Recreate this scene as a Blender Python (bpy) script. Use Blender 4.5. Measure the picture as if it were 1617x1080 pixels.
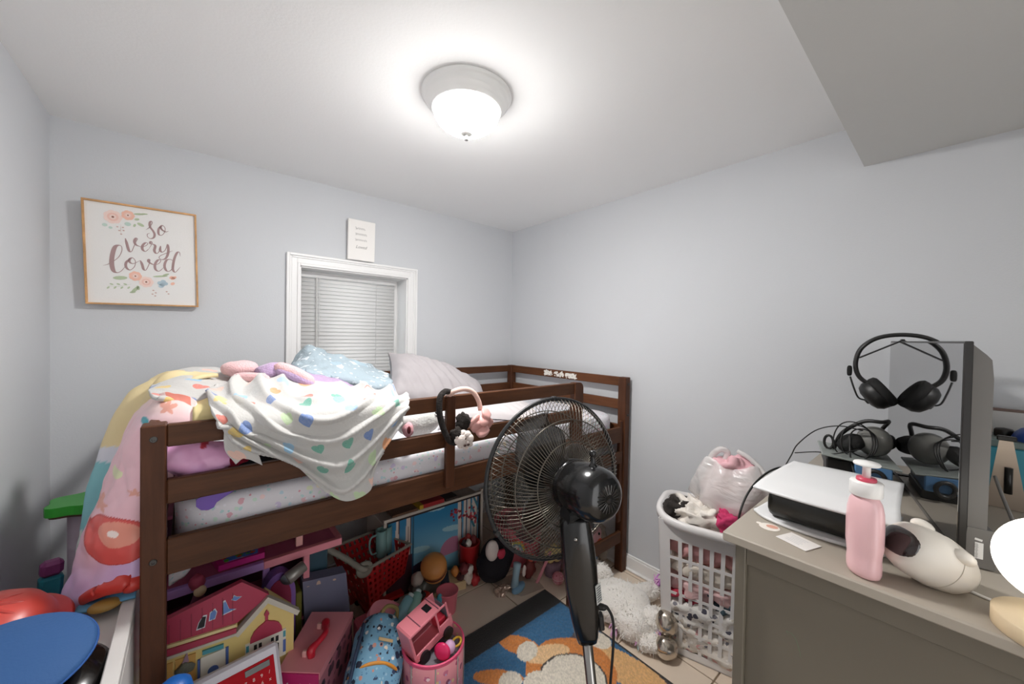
import bpy, math, random
import numpy as np
from mathutils import Matrix, Vector, Euler, noise as mnoise
for o in list(bpy.data.objects): bpy.data.objects.remove(o, do_unlink=True)
scene = bpy.context.scene
COL = scene.collection
PI = math.pi
random.seed(7); RNG = np.random.default_rng(7)

# ------------------------------------------------------------------ camera, world, exposure
YAW, PITCH, ROLL, FPX, CAMZ = 0.70309, -0.01545, 0.01794, 594.03, 1.3685
_f = Vector((math.sin(YAW)*math.cos(PITCH), math.cos(YAW)*math.cos(PITCH), math.sin(PITCH)))
_r = Vector((math.cos(YAW), -math.sin(YAW), 0)); _u = _r.cross(_f)
_r2 = _r*math.cos(ROLL)+_u*math.sin(ROLL); _u2 = -_r*math.sin(ROLL)+_u*math.cos(ROLL)
cam_data = bpy.data.cameras.new('camera'); cam = bpy.data.objects.new('camera', cam_data); COL.objects.link(cam)
cam.matrix_world = Matrix(((_r2.x,_u2.x,-_f.x,0),(_r2.y,_u2.y,-_f.y,0),(_r2.z,_u2.z,-_f.z,CAMZ),(0,0,0,1)))
cam_data.sensor_fit = 'HORIZONTAL'; cam_data.sensor_width = 36.0; cam_data.lens = FPX/1617*36.0
cam_data.clip_start = 0.02
scene.camera = cam
world = bpy.data.worlds.new('world'); scene.world = world; world.use_nodes = True
world.node_tree.nodes['Background'].inputs[0].default_value = (1.0,1.0,1.0,1)
world.node_tree.nodes['Background'].inputs[1].default_value = 2.0
scene.view_settings.view_transform = 'Standard'; scene.view_settings.look = 'None'
scene.view_settings.gamma = 1.0; scene.view_settings.use_curve_mapping = False
scene.view_settings.exposure = 0.32
scene.cycles.max_bounces = 16; scene.cycles.diffuse_bounces = 10; scene.cycles.glossy_bounces = 4; scene.cycles.transparent_max_bounces = 12
scene.cycles.sample_clamp_indirect = 6.0
LAMP_STRENGTH = 270.0
DISC_STRENGTH = 1.5

# ------------------------------------------------------------------ materials
def lin(c):
    c = c/255.0
    return c/12.92 if c <= 0.04045 else ((c+0.055)/1.055)**2.4
def rgb(h):
    if isinstance(h, str): h = (int(h[0:2],16), int(h[2:4],16), int(h[4:6],16))
    return tuple(lin(v) for v in h)
MATS = {}
class NT:
    def __init__(s, m): s.nt = m.node_tree; s.n = s.nt.nodes; s.l = s.nt.links
    def node(s, t, **kw):
        n = s.n.new(t)
        for k, v in kw.items(): setattr(n, k, v)
        return n
    def link(s, a, b): s.l.new(a, b)
    def math(s, op, a, b=None, c=None):
        n = s.n.new('ShaderNodeMath'); n.operation = op
        for i, v in enumerate((a, b, c)):
            if v is None: continue
            if isinstance(v, (int, float)): n.inputs[i].default_value = v
            else: s.link(v, n.inputs[i])
        return n.outputs[0]
    def mix(s, fac, a, b):
        n = s.n.new('ShaderNodeMix'); n.data_type = 'RGBA'
        for k, v in ((0, fac), (6, a), (7, b)):
            if isinstance(v, (int, float)): n.inputs[k].default_value = v
            elif isinstance(v, tuple): n.inputs[k].default_value = v if len(v) == 4 else v+(1,)
            else: s.link(v, n.inputs[k])
        return n.outputs[2]
def newmat(name):
    m = bpy.data.materials.new(name); m.use_nodes = True
    t = NT(m); b = t.n['Principled BSDF']; MATS[name] = m
    return m, t, b
def mat(name, col='808080', rough=0.5, metal=0.0, var=0.0, vscale=8.0, bump=0.0, bscale=40.0, stretch=(1,1,1), spec=None, coat=0.0, sheen=0.0, alpha=1.0, trans=0.0, ior=None, emit=0.0):
    if name in MATS: return MATS[name]
    m, t, b = newmat(name); c = rgb(col)
    b.inputs['Base Color'].default_value = c+(1,)
    b.inputs['Roughness'].default_value = rough; b.inputs['Metallic'].default_value = metal
    if spec is not None: b.inputs['Specular IOR Level'].default_value = spec
    if coat: b.inputs['Coat Weight'].default_value = coat; b.inputs['Coat Roughness'].default_value = 0.1
    if sheen: b.inputs['Sheen Weight'].default_value = sheen
    if trans: b.inputs['Transmission Weight'].default_value = trans
    if ior: b.inputs['IOR'].default_value = ior
    if alpha < 1: b.inputs['Alpha'].default_value = alpha
    if emit: b.inputs['Emission Color'].default_value = c+(1,); b.inputs['Emission Strength'].default_value = emit
    if var or bump:
        tc = t.node('ShaderNodeTexCoord'); mp = t.node('ShaderNodeMapping'); mp.inputs['Scale'].default_value = stretch
        t.link(tc.outputs['Object'], mp.inputs['Vector'])
    if var:
        nz = t.node('ShaderNodeTexNoise'); nz.inputs['Scale'].default_value = vscale; nz.inputs['Detail'].default_value = 5
        t.link(mp.outputs[0], nz.inputs['Vector'])
        lo = tuple(max(0, x*(1-var)) for x in c); hi = tuple(min(1, x*(1+var)) for x in c)
        t.link(t.mix(nz.outputs[0], lo, hi), b.inputs['Base Color'])
    if bump:
        n2 = t.node('ShaderNodeTexNoise'); n2.inputs['Scale'].default_value = bscale; n2.inputs['Detail'].default_value = 4
        t.link(mp.outputs[0], n2.inputs['Vector'])
        bp = t.node('ShaderNodeBump'); bp.inputs['Strength'].default_value = bump; bp.inputs['Distance'].default_value = 0.01
        t.link(n2.outputs[0], bp.inputs['Height']); t.link(bp.outputs[0], b.inputs['Normal'])
    return m
def heart_mat(name, base, scale):
    m, t, b = newmat(name)
    tc = t.node('ShaderNodeTexCoord'); vo = t.node('ShaderNodeTexVoronoi'); vo.voronoi_dimensions = '2D'
    vo.inputs['Scale'].default_value = scale; vo.inputs['Randomness'].default_value = 0.45
    t.link(tc.outputs['UV'], vo.inputs['Vector'])
    vs = t.node('ShaderNodeVectorMath', operation='SCALE'); vs.inputs[3].default_value = scale
    t.link(tc.outputs['UV'], vs.inputs[0])
    ps = t.node('ShaderNodeVectorMath', operation='SCALE'); ps.inputs[3].default_value = scale
    t.link(vo.outputs['Position'], ps.inputs[0])
    df = t.node('ShaderNodeVectorMath', operation='SUBTRACT'); t.link(vs.outputs[0], df.inputs[0]); t.link(ps.outputs[0], df.inputs[1])
    sc = t.node('ShaderNodeSeparateColor'); t.link(vo.outputs['Color'], sc.inputs[0])
    rt = t.node('ShaderNodeVectorRotate'); rt.rotation_type = 'Z_AXIS'
    t.link(df.outputs[0], rt.inputs['Vector']); t.link(t.math('MULTIPLY', t.math('SUBTRACT', sc.outputs[1], 0.5), 1.6), rt.inputs['Angle'])
    xy = t.node('ShaderNodeSeparateXYZ'); t.link(rt.outputs[0], xy.inputs[0])
    x = t.math('MULTIPLY', xy.outputs[0], 5.4); y = t.math('MULTIPLY', xy.outputs[1], 5.4)
    x2 = t.math('MULTIPLY', x, x); y2 = t.math('MULTIPLY', y, y)
    q = t.math('SUBTRACT', t.math('ADD', x2, y2), 1.0)
    q3 = t.math('MULTIPLY', q, t.math('MULTIPLY', q, q))
    hv = t.math('SUBTRACT', q3, t.math('MULTIPLY', x2, t.math('MULTIPLY', y2, y)))
    inside = t.math('LESS_THAN', hv, 0.0)
    cr = t.node('ShaderNodeValToRGB'); cr.color_ramp.interpolation = 'CONSTANT'
    cols = ['3f6fb5','e08a3c','7fb8dc','2f9e86','d9583f','e9b9a8','e3c04e','c86fc0','b8d3a0','8fb4dd']
    el = cr.color_ramp.elements
    while len(el) < len(cols): el.new(0.5)
    for i, c in enumerate(cols): el[i].position = i/len(cols); el[i].color = rgb(c)+(1,)
    t.link(sc.outputs[0], cr.inputs[0])
    nz = t.node('ShaderNodeTexNoise'); nz.inputs['Scale'].default_value = 260; t.link(tc.outputs['UV'], nz.inputs['Vector'])
    f = t.math('MULTIPLY', inside, t.math('ADD', 0.42, t.math('MULTIPLY', nz.outputs[0], 0.6)))
    t.link(t.mix(f, rgb(base), cr.outputs[0]), b.inputs['Base Color'])
    b.inputs['Roughness'].default_value = 0.9; b.inputs['Sheen Weight'].default_value = 0.3
    n2 = t.node('ShaderNodeTexNoise'); n2.inputs['Scale'].default_value = 120; t.link(tc.outputs['UV'], n2.inputs['Vector'])
    bp = t.node('ShaderNodeBump'); bp.inputs['Strength'].default_value = 0.35; bp.inputs['Distance'].default_value = 0.004
    t.link(n2.outputs[0], bp.inputs['Height']); t.link(bp.outputs[0], b.inputs['Normal'])
    return m
def scatter_mat(name, base, layers, coord='Object', rough=0.8, bump=0.0, bscale=60):
    """cloth print: each layer = (scale, radius, [colours], density)"""
    m, t, b = newmat(name)
    tc = t.node('ShaderNodeTexCoord'); col = None
    cur = rgb(base)+(1,)
    for i, (s, r, cols, dens) in enumerate(layers):
        nz = t.node('ShaderNodeTexNoise'); nz.inputs['Scale'].default_value = s*2.2; t.link(tc.outputs[coord], nz.inputs['Vector'])
        mixv = t.node('ShaderNodeVectorMath', operation='MULTIPLY_ADD')
        t.link(nz.outputs['Color'], mixv.inputs[0]); mixv.inputs[1].default_value = (0.35/s,)*3
        t.link(tc.outputs[coord], mixv.inputs[2])
        mp = t.node('ShaderNodeMapping'); mp.inputs['Location'].default_value = (i*3.7, i*1.3, i*2.1); t.link(mixv.outputs[0], mp.inputs['Vector'])
        vo = t.node('ShaderNodeTexVoronoi'); vo.inputs['Scale'].default_value = s; t.link(mp.outputs[0], vo.inputs['Vector'])
        sc = t.node('ShaderNodeSeparateColor'); t.link(vo.outputs['Color'], sc.inputs[0])
        on = t.math('MULTIPLY', t.math('LESS_THAN', vo.outputs['Distance'], r), t.math('LESS_THAN', sc.outputs[2], dens))
        cr = t.node('ShaderNodeValToRGB'); cr.color_ramp.interpolation = 'CONSTANT'; el = cr.color_ramp.elements
        while len(el) < len(cols): el.new(0.5)
        while len(el) > max(1, len(cols)): el.remove(el[-1])
        for k, c in enumerate(cols): el[k].position = k/len(cols); el[k].color = rgb(c)+(1,)
        t.link(sc.outputs[0], cr.inputs[0])
        cur = t.mix(on, cur, cr.outputs[0])
    t.link(cur, b.inputs['Base Color']); b.inputs['Roughness'].default_value = rough
    if bump:
        n2 = t.node('ShaderNodeTexNoise'); n2.inputs['Scale'].default_value = bscale; t.link(tc.outputs[coord], n2.inputs['Vector'])
        bp = t.node('ShaderNodeBump'); bp.inputs['Strength'].default_value = bump; bp.inputs['Distance'].default_value = 0.006
        t.link(n2.outputs[0], bp.inputs['Height']); t.link(bp.outputs[0], b.inputs['Normal'])
    return m
def vcol_mat(name, rough=0.8, bump=0.0, bscale=200, sheen=0.0):
    m, t, b = newmat(name)
    a = t.node('ShaderNodeAttribute'); a.attribute_name = 'print'
    t.link(a.outputs['Color'], b.inputs['Base Color']); b.inputs['Roughness'].default_value = rough
    if sheen: b.inputs['Sheen Weight'].default_value = sheen
    if bump:
        tc = t.node('ShaderNodeTexCoord'); n2 = t.node('ShaderNodeTexNoise'); n2.inputs['Scale'].default_value = bscale; n2.inputs['Detail'].default_value = 3
        t.link(tc.outputs['Object'], n2.inputs['Vector'])
        bp = t.node('ShaderNodeBump'); bp.inputs['Strength'].default_value = bump; bp.inputs['Distance'].default_value = 0.006
        t.link(n2.outputs[0], bp.inputs['Height']); t.link(bp.outputs[0], b.inputs['Normal'])
    return m
def wood_mat(name, col, stretch, rough=0.5):
    m, t, b = newmat(name); c = rgb(col)
    tc = t.node('ShaderNodeTexCoord'); mp = t.node('ShaderNodeMapping'); mp.inputs['Scale'].default_value = stretch
    t.link(tc.outputs['Object'], mp.inputs['Vector'])
    nz = t.node('ShaderNodeTexNoise'); nz.inputs['Scale'].default_value = 14; nz.inputs['Detail'].default_value = 7; nz.inputs['Roughness'].default_value = 0.65
    t.link(mp.outputs[0], nz.inputs['Vector'])
    n2 = t.node('ShaderNodeTexNoise'); n2.inputs['Scale'].default_value = 5; t.link(tc.outputs['Object'], n2.inputs['Vector'])
    f = t.math('ADD', t.math('MULTIPLY', nz.outputs[0], 0.75), t.math('MULTIPLY', n2.outputs[0], 0.25))
    cr = t.node('ShaderNodeValToRGB'); e = cr.color_ramp.elements
    e[0].position = 0.3; e[0].color = tuple(x*0.6 for x in c)+(1,); e[1].position = 0.7; e[1].color = tuple(min(1, x*1.4) for x in c)+(1,)
    t.link(f, cr.inputs[0]); t.link(cr.outputs[0], b.inputs['Base Color'])
    b.inputs['Roughness'].default_value = rough; b.inputs['Specular IOR Level'].default_value = 0.22
    return m

# ------------------------------------------------------------------ mesh helpers
def rotm(rx=0, ry=0, rz=0): return np.array(Euler((rx, ry, rz)).to_matrix())
def frame(z, up=(0,0,1)):
    z = np.array(z, float); z /= np.linalg.norm(z); u = np.array(up, float)
    x = np.cross(u, z)
    if np.linalg.norm(x) < 1e-6: x = np.cross((1,0,0), z)
    x /= np.linalg.norm(x); y = np.cross(z, x)
    return np.stack([x, y, z], 1)
def catmull(P, n, closed=False):
    P = np.asarray(P, float); m = len(P)
    if closed: idx = np.linspace(0, m, n, endpoint=False)
    else: idx = np.linspace(0, m-1, n)
    out = []
    for t in idx:
        i = int(min(math.floor(t), m-1 if closed else m-2)); u = t-i
        g = (lambda k: P[k % m]) if closed else (lambda k: P[k] if 0 <= k < m else (2*P[0]-P[1] if k < 0 else 2*P[-1]-P[-2]))
        a, b, c, d = g(i-1), g(i), g(i+1), g(i+2)
        out.append(0.5*((2*b)+(c-a)*u+(2*a-5*b+4*c-d)*u*u+(3*b-a-3*c+d)*u**3))
    return np.array(out)
class MB:
    def __init__(s): s.v = []; s.f = []; s.n = 0; s.uv = None; s.mi = []
    def add(s, V, F, mi=0):
        V = np.asarray(V, float); s.v.append(V); s.f += [tuple(i+s.n for i in q) for q in F]; s.mi += [mi]*len(F); s.n += len(V); return s
    def box(s, c, d, b=0.0, R=None, mi=0):
        c = np.array(c, float); h = np.array(d, float)/2
        if b <= 0:
            V = np.array([(x,y,z) for x in (-1,1) for y in (-1,1) for z in (-1,1)])*h
            F = [(0,1,3,2),(4,6,7,5),(0,4,5,1),(2,3,7,6),(0,2,6,4),(1,5,7,3)]
        else:
            b = min(b, min(h)*0.95); V = []
            ix = {}
            for x in (-1,1):
                for y in (-1,1):
                    for z in (-1,1):
                        sg = np.array((x,y,z))
                        for a in range(3):
                            p = sg*(h-b); p[a] = sg[a]*h[a]; ix[(x,y,z,a)] = len(V); V.append(p)
            F = []
            for a in range(3):
                o = [k for k in range(3) if k != a]
                for sa in (-1,1):
                    q = []
                    for (p, r) in ((-1,-1),(1,-1),(1,1),(-1,1)):
                        k = [0,0,0]; k[a] = sa; k[o[0]] = p; k[o[1]] = r; q.append(ix[tuple(k)+(a,)])
                    flip = (sa < 0) ^ (a == 1)
                    F.append(tuple(q[::-1] if flip else q))
            for a in range(3):            # edges along axis a
                o = [k for k in range(3) if k != a]
                for p in (-1,1):
                    for r in (-1,1):
                        k0 = [0,0,0]; k1 = [0,0,0]; k0[a] = -1; k1[a] = 1
                        for k in (k0, k1): k[o[0]] = p; k[o[1]] = r
                        F.append((ix[tuple(k0)+(o[0],)], ix[tuple(k1)+(o[0],)], ix[tuple(k1)+(o[1],)], ix[tuple(k0)+(o[1],)]))
            for x in (-1,1):
                for y in (-1,1):
                    for z in (-1,1): F.append((ix[(x,y,z,0)], ix[(x,y,z,1)], ix[(x,y,z,2)]))
            V = np.array(V)
        if R is not None: V = V @ np.asarray(R).T
        return s.add(V+c, F, mi)
    def bx(s, x0, x1, y0, y1, z0, z1, b=0.0, mi=0): return s.box(((x0+x1)/2,(y0+y1)/2,(z0+z1)/2), (x1-x0,y1-y0,z1-z0), b, None, mi)
    def lathe(s, prof, n=24, c=(0,0,0), R=None, mi=0, sx=1.0, sy=1.0):
        a = np.linspace(0, 2*PI, n, endpoint=False); V = []; F = []
        for r, z in prof: V += [(r*math.cos(t)*sx, r*math.sin(t)*sy, z) for t in a]
        for i in range(len(prof)-1):
            for j in range(n):
                k = (j+1) % n; F.append((i*n+j, i*n+k, (i+1)*n+k, (i+1)*n+j))
        if prof[0][0] > 1e-5: F.append(tuple(range(n))[::-1])
        if prof[-1][0] > 1e-5: F.append(tuple((len(prof)-1)*n+j for j in range(n)))
        V = np.array(V)
        if R is not None: V = V @ np.asarray(R).T
        return s.add(V+np.array(c, float), F, mi)
    def cyl(s, p, q, r, r2=None, n=16, mi=0, b=0.0):
        p = np.array(p, float); q = np.array(q, float); L = np.linalg.norm(q-p); r2 = r if r2 is None else r2
        prof = [(r, 0), (r2, L)] if b <= 0 else [(r-b, 0), (r, b), (r2, L-b), (r2-b, L)]
        return s.lathe(prof, n, p, frame(q-p), mi)
    def tube(s, P, r, n=8, mi=0, closed=False, cap=True):
        P = np.asarray(P, float); m = len(P); r = np.full(m, r) if np.isscalar(r) else np.asarray(r, float)
        T = np.roll(P, -1, 0)-np.roll(P, 1, 0) if closed else np.gradient(P, axis=0)
        T /= (np.linalg.norm(T, axis=1)[:,None]+1e-12)
        up = np.array((0,0,1.)) if abs(T[0][2]) < 0.9 else np.array((1.,0,0))
        a = np.linspace(0, 2*PI, n, endpoint=False); V = []
        x = np.cross(up, T[0]); x /= np.linalg.norm(x)
        for i in range(m):
            x = x-T[i]*np.dot(x, T[i]); x /= np.linalg.norm(x)+1e-12; y = np.cross(T[i], x)
            V.append(P[i]+r[i]*(np.outer(np.cos(a), x)+np.outer(np.sin(a), y)))
        V = np.concatenate(V); F = []
        for i in range(m if closed else m-1):
            i2 = (i+1) % m
            for j in range(n): F.append((i*n+j, i*n+(j+1) % n, i2*n+(j+1) % n, i2*n+j))
        if cap and not closed: F.append(tuple(range(n))[::-1]); F.append(tuple((m-1)*n+j for j in range(n)))
        return s.add(V, F, mi)
    def ell(s, c, r, R=None, nu=24, nv=14, p=1.0, disp=0.0, dscale=20.0, mi=0):
        c = np.array(c, float); r = np.array(r if not np.isscalar(r) else (r,r,r), float)
        V = [(0,0,-1)]; F = []
        sg = lambda v, e: math.copysign(abs(v)**e, v)
        for i in range(1, nv):
            ph = -PI/2+PI*i/nv
            for j in range(nu):
                th = 2*PI*j/nu; V.append((sg(math.cos(ph),p)*sg(math.cos(th),p), sg(math.cos(ph),p)*sg(math.sin(th),p), sg(math.sin(ph),p)))
        V.append((0,0,1)); V = np.array(V)*r
        if disp:
            for i in range(len(V)):
                d = V[i]/r; d = d/(np.linalg.norm(d)+1e-9); q = (V[i]+c)*dscale
                V[i] += d*disp*(mnoise.noise(Vector(q))+0.5*mnoise.noise(Vector(q*2.3)))
        F += [(0, 1+(j+1) % nu, 1+j) for j in range(nu)]
        for i in range(nv-2):
            for j in range(nu): k = (j+1) % nu; F.append((1+i*nu+j, 1+i*nu+k, 1+(i+1)*nu+k, 1+(i+1)*nu+j))
        l = len(V)-1; o = 1+(nv-2)*nu
        F += [(l, o+j, o+(j+1) % nu) for j in range(nu)]
        if R is not None: V = V @ np.asarray(R).T
        return s.add(V+c, F, mi)
    def prism(s, poly, t, O=(0,0,0), X=(1,0,0), Y=(0,0,1), N=None, mi=0):
        """polygon (u,v) in plane O+uX+vY, extruded by t along N"""
        X = np.array(X, float); Y = np.array(Y, float); N = np.cross(X, Y) if N is None else np.array(N, float)
        P = np.array([np.array(O, float)+u*X+v*Y for u, v in poly]); m = len(P)
        V = np.concatenate([P, P+N*t]); F = [tuple(range(m))[::-1], tuple(range(m, 2*m))]
        F += [(i, (i+1) % m, m+(i+1) % m, m+i) for i in range(m)]
        return s.add(V, F, mi)
    def grid(s, V, mi=0, flip=False):
        V = np.asarray(V, float); a, b = V.shape[:2]; F = []
        for i in range(a-1):
            for j in range(b-1):
                q = (i*b+j, i*b+j+1, (i+1)*b+j+1, (i+1)*b+j); F.append(q[::-1] if flip else q)
        return s.add(V.reshape(-1, 3), F, mi)
    def ribbon(s, pts, w, O, X, Y, off=0.0, n=40, mi=0, calli=None):
        """flat stroke with width w (or calligraphic: thin up, thick down) in plane O,X,Y"""
        X = np.array(X, float); Y = np.array(Y, float); O = np.array(O, float); N = np.cross(X, Y); N /= np.linalg.norm(N)
        C = catmull(pts, n); T = np.gradient(C, axis=0); T /= np.linalg.norm(T, axis=1)[:,None]+1e-12
        nn = np.stack([-T[:,1], T[:,0]], 1)
        ww = np.full(n, w)
        if calli: ww = calli[0]+(calli[1]-calli[0])*np.clip(-T[:,1]*calli[2], 0, 1)**1.3
        ends = np.clip(np.minimum(np.arange(n), np.arange(n)[::-1])/3.0, 0.25, 1); ww = ww*ends
        k = np.ones(5)/5; ww = np.convolve(np.pad(ww, 2, 'edge'), k, 'valid')
        A = C+nn*ww[:,None]/2; B = C-nn*ww[:,None]/2
        V = [O+a[0]*X+a[1]*Y+N*off for a in A]+[O+a[0]*X+a[1]*Y+N*off for a in B]
        return s.add(V, [(i, i+1, n+i+1, n+i) for i in range(n-1)], mi)
    def disc(s, c, r, O, X, Y, off=0.0, n=18, ry=None, rot=0.0, mi=0):
        X = np.array(X, float); Y = np.array(Y, float); N = np.cross(X, Y); N /= np.linalg.norm(N); ry = r if ry is None else ry
        V = []
        for k in range(n):
            t = 2*PI*k/n; a, b = r*math.cos(t), ry*math.sin(t)
            V.append(np.array(O, float)+(c[0]+a*math.cos(rot)-b*math.sin(rot))*X+(c[1]+a*math.sin(rot)+b*math.cos(rot))*Y+N*off)
        return s.add(V, [tuple(range(n))], mi)
def me_of(mb, name, mats, smooth):
    me = bpy.data.meshes.new(name); V = np.concatenate(mb.v)
    me.from_pydata(V.tolist(), [], mb.f)
    for m in (mats if isinstance(mats, (list, tuple)) else [mats]): me.materials.append(m)
    if any(mb.mi): me.polygons.foreach_set('material_index', mb.mi)
    if smooth: me.polygons.foreach_set('use_smooth', [True]*len(me.polygons))
    if mb.uv is not None:
        ul = me.uv_layers.new(name='UVMap'); li = np.empty(len(me.loops), int); me.loops.foreach_get('vertex_index', li)
        ul.data.foreach_set('uv', np.asarray(mb.uv)[li].reshape(-1))
    me.update(); return me
def xform(o): return Matrix.Translation(o.location) @ o.rotation_euler.to_matrix().to_4x4()
def W(o):
    m = xform(o)
    return (W(o.parent) @ m) if o.parent else m
def ob(mb, name, mats, parent=None, smooth=False, world=False, solid=0.0, sub=0):
    me = me_of(mb, name, mats, smooth)
    o = bpy.data.objects.new(name, me); COL.objects.link(o)
    if parent is not None:
        o.parent = parent
        if world: me.transform(W(parent).inverted())
    if solid: md = o.modifiers.new('thickness', 'SOLIDIFY'); md.thickness = solid; md.offset = 0
    if sub: md = o.modifiers.new('smooth', 'SUBSURF'); md.levels = sub; md.render_levels = sub
    return o
def tag(o, label=None, cat=None, group=None, kind=None):
    if label: o['label'] = label
    if cat: o['category'] = cat
    if group: o['group'] = group
    if kind: o['kind'] = kind
    return o
def T(name, label, cat, loc=(0,0,0), rot=(0,0,0), group=None, kind=None):
    o = bpy.data.objects.new(name, None); COL.objects.link(o); o.location = loc; o.rotation_euler = rot; o.empty_display_size = 0.05
    return tag(o, label, cat, group, kind)
def dup(root, loc=None, rot=None, label=None, parent=None):
    r = root.copy(); COL.objects.link(r)
    if loc is not None: r.location = loc
    if rot is not None: r.rotation_euler = rot
    if label: r['label'] = label
    if parent is not None: r.parent = parent
    for ch in list(root.children):
        c = ch.copy(); COL.objects.link(c); c.parent = r
        for g in list(ch.children):
            d = g.copy(); COL.objects.link(d); d.parent = c
    return r
def surf(ctrl, nu, nv):
    """smooth surface through a control net (rows x cols x 3) -> nu x nv x 3"""
    C = np.asarray(ctrl, float)
    A = np.stack([catmull(C[:, j], nu) for j in range(C.shape[1])], 1)
    return np.stack([catmull(A[i], nv) for i in range(nu)], 0)
def normals(V):
    du = np.gradient(V, axis=0); dv = np.gradient(V, axis=1); n = np.cross(du, dv)
    return n/(np.linalg.norm(n, axis=2)[:,:,None]+1e-12)
def fbm(V, s, oct=3):
    o = np.zeros(V.shape[:-1])
    it = np.ndindex(*o.shape)
    for i in it:
        q = Vector(V[i])*s; a = 1.0; t = 0
        for k in range(oct): t += a*mnoise.noise(q); q = q*2.1; a *= 0.5
        o[i] = t
    return o
def cloth(ctrl, nu, nv, name, mats, parent, amp=0.006, s=9.0, thick=0.006, uvscale=None, fold=None, prnt=None, smooth=True):
    V = surf(ctrl, nu, nv); N = normals(V); D = amp*fbm(V, s)
    if fold is not None: D = D+fold(np.linspace(0,1,nu)[:,None], np.linspace(0,1,nv)[None,:])
    V = V+N*D[:,:,None]; mb = MB().grid(V)
    if uvscale is not None:
        du = np.concatenate([[0], np.cumsum(np.linalg.norm(np.diff(V, axis=0), axis=2).mean(1))]); dv = np.concatenate([[0], np.cumsum(np.linalg.norm(np.diff(V, axis=1), axis=2).mean(0))])
        mb.uv = np.stack(np.meshgrid(dv*uvscale, -du*uvscale), 2).reshape(-1, 2)
    o = ob(mb, name, mats, parent, smooth, world=True, solid=thick)
    if prnt is not None: paint(o, prnt(np.linspace(0,1,nu)[:,None]+np.zeros((1,nv)), np.linspace(0,1,nv)[None,:]+np.zeros((nu,1)), V).reshape(-1, 3))
    return o
def paint(o, cols):
    at = o.data.color_attributes.new('print', 'FLOAT_COLOR', 'POINT')
    c = np.ones((len(cols), 4)); c[:,:3] = cols; at.data.foreach_set('color', c.reshape(-1))
def smoothstep(x, a, b): t = np.clip((x-a)/(b-a), 0, 1); return t*t*(3-2*t)
def text_mesh(txt, size, name, m, parent, M, align='CENTER', shear=0.0, extrude=0.0, kind=None):
    cu = bpy.data.curves.new(name, 'FONT'); cu.body = txt; cu.size = size; cu.align_x = align; cu.align_y = 'CENTER'; cu.shear = shear; cu.extrude = extrude; cu.resolution_u = 3
    t = bpy.data.objects.new('tmp', cu); COL.objects.link(t); bpy.context.view_layer.update()
    me = bpy.data.meshes.new_from_object(t.evaluated_get(bpy.context.evaluated_depsgraph_get())); me.name = name
    bpy.data.objects.remove(t, do_unlink=True)
    me.transform(M); me.materials.clear(); me.materials.append(m)
    o = bpy.data.objects.new(name, me); COL.objects.link(o); o.parent = parent
    if parent is not None: me.transform(W(parent).inverted())
    return o
def plane_M(O, X, Y):
    X = Vector(X).normalized(); Y = Vector(Y).normalized(); N = X.cross(Y)
    return Matrix(((X.x,Y.x,N.x,O[0]),(X.y,Y.y,N.y,O[1]),(X.z,Y.z,N.z,O[2]),(0,0,0,1)))
# ------------------------------------------------------------------ room shell
XL, XR, YB, YF, HC = -0.4384, 1.978, 2.347, -1.25, 2.214
m_wall = mat('wall_paint', 'cdcfd2', 0.75, var=0.012, vscale=3, bump=0.06, bscale=180)
m_ceil = mat('ceiling_paint', 'f0f0ef', 0.85, var=0.012, vscale=2, bump=0.05, bscale=120)
m_white = mat('white_trim_paint', 'ecebea', 0.4, var=0.015, vscale=6)
m_grout = mat('grout', '85735f', 0.9, var=0.1, vscale=30)
m_tile = mat('ceramic_tile', 'ddccb9', 0.35, var=0.06, vscale=5, bump=0.03, bscale=25)
st = lambda o: tag(o, kind='structure')
fl = st(ob(MB().bx(XL-0.1, XR+0.1, YF-0.1, YB+0.1, -0.06, -0.004), 'floor', m_grout))
tsx, tsy = 0.335, 0.352
tile_me = me_of(MB().bx(0.003, tsx-0.003, 0.003, tsy-0.003, -0.006, 0.0, 0.0015), 'tile', m_tile, False)
for i in range(-6, 3):
    for j in range(-9, 3):
        x = 1.265+i*tsx; y = 1.30+j*tsy
        if x+tsx < XL or x > XR or y+tsy < YF or y > YB: continue
        if x < XL-0.09 or x+tsx > XR+0.3: continue
        o = bpy.data.objects.new('tile', tile_me); COL.objects.link(o); o.parent = fl; o.location = (x, y, 0)
st(ob(MB().bx(XL-0.1, XR+0.1, YF-0.1, YB+0.25, HC, HC+0.1), 'ceiling', m_ceil))
st(ob(MB().bx(XL-0.1, XL, YF-0.1, YB+0.1, 0, HC), 'wall_left', m_wall))
st(ob(MB().bx(XR, XR+0.1, YF-0.1, YB+0.1, 0, HC), 'wall_right', m_wall))
wf = MB().bx(XL-0.1, -0.25, YF-0.1, YF, 0, HC).bx(0.75, XR+0.1, YF-0.1, YF, 0, HC).bx(-0.25, 0.75, YF-0.1, YF, 2.03, HC)
st(ob(wf, 'wall_front', m_wall))     # assumed doorway, out of view, opened to let world light in as fill
# back wall with a window opening
wx0, wx1, wz0, wz1 = 0.447, 1.074, 0.98, 1.735
wb = MB()
wb.bx(XL-0.1, wx0, YB, YB+0.2, 0, HC); wb.bx(wx1, XR+0.1, YB, YB+0.2, 0, HC)
wb.bx(wx0, wx1, YB, YB+0.2, wz1, HC); wb.bx(wx0, wx1, YB, YB+0.2, 0, wz0)
st(ob(wb, 'wall_back', m_wall))
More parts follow.
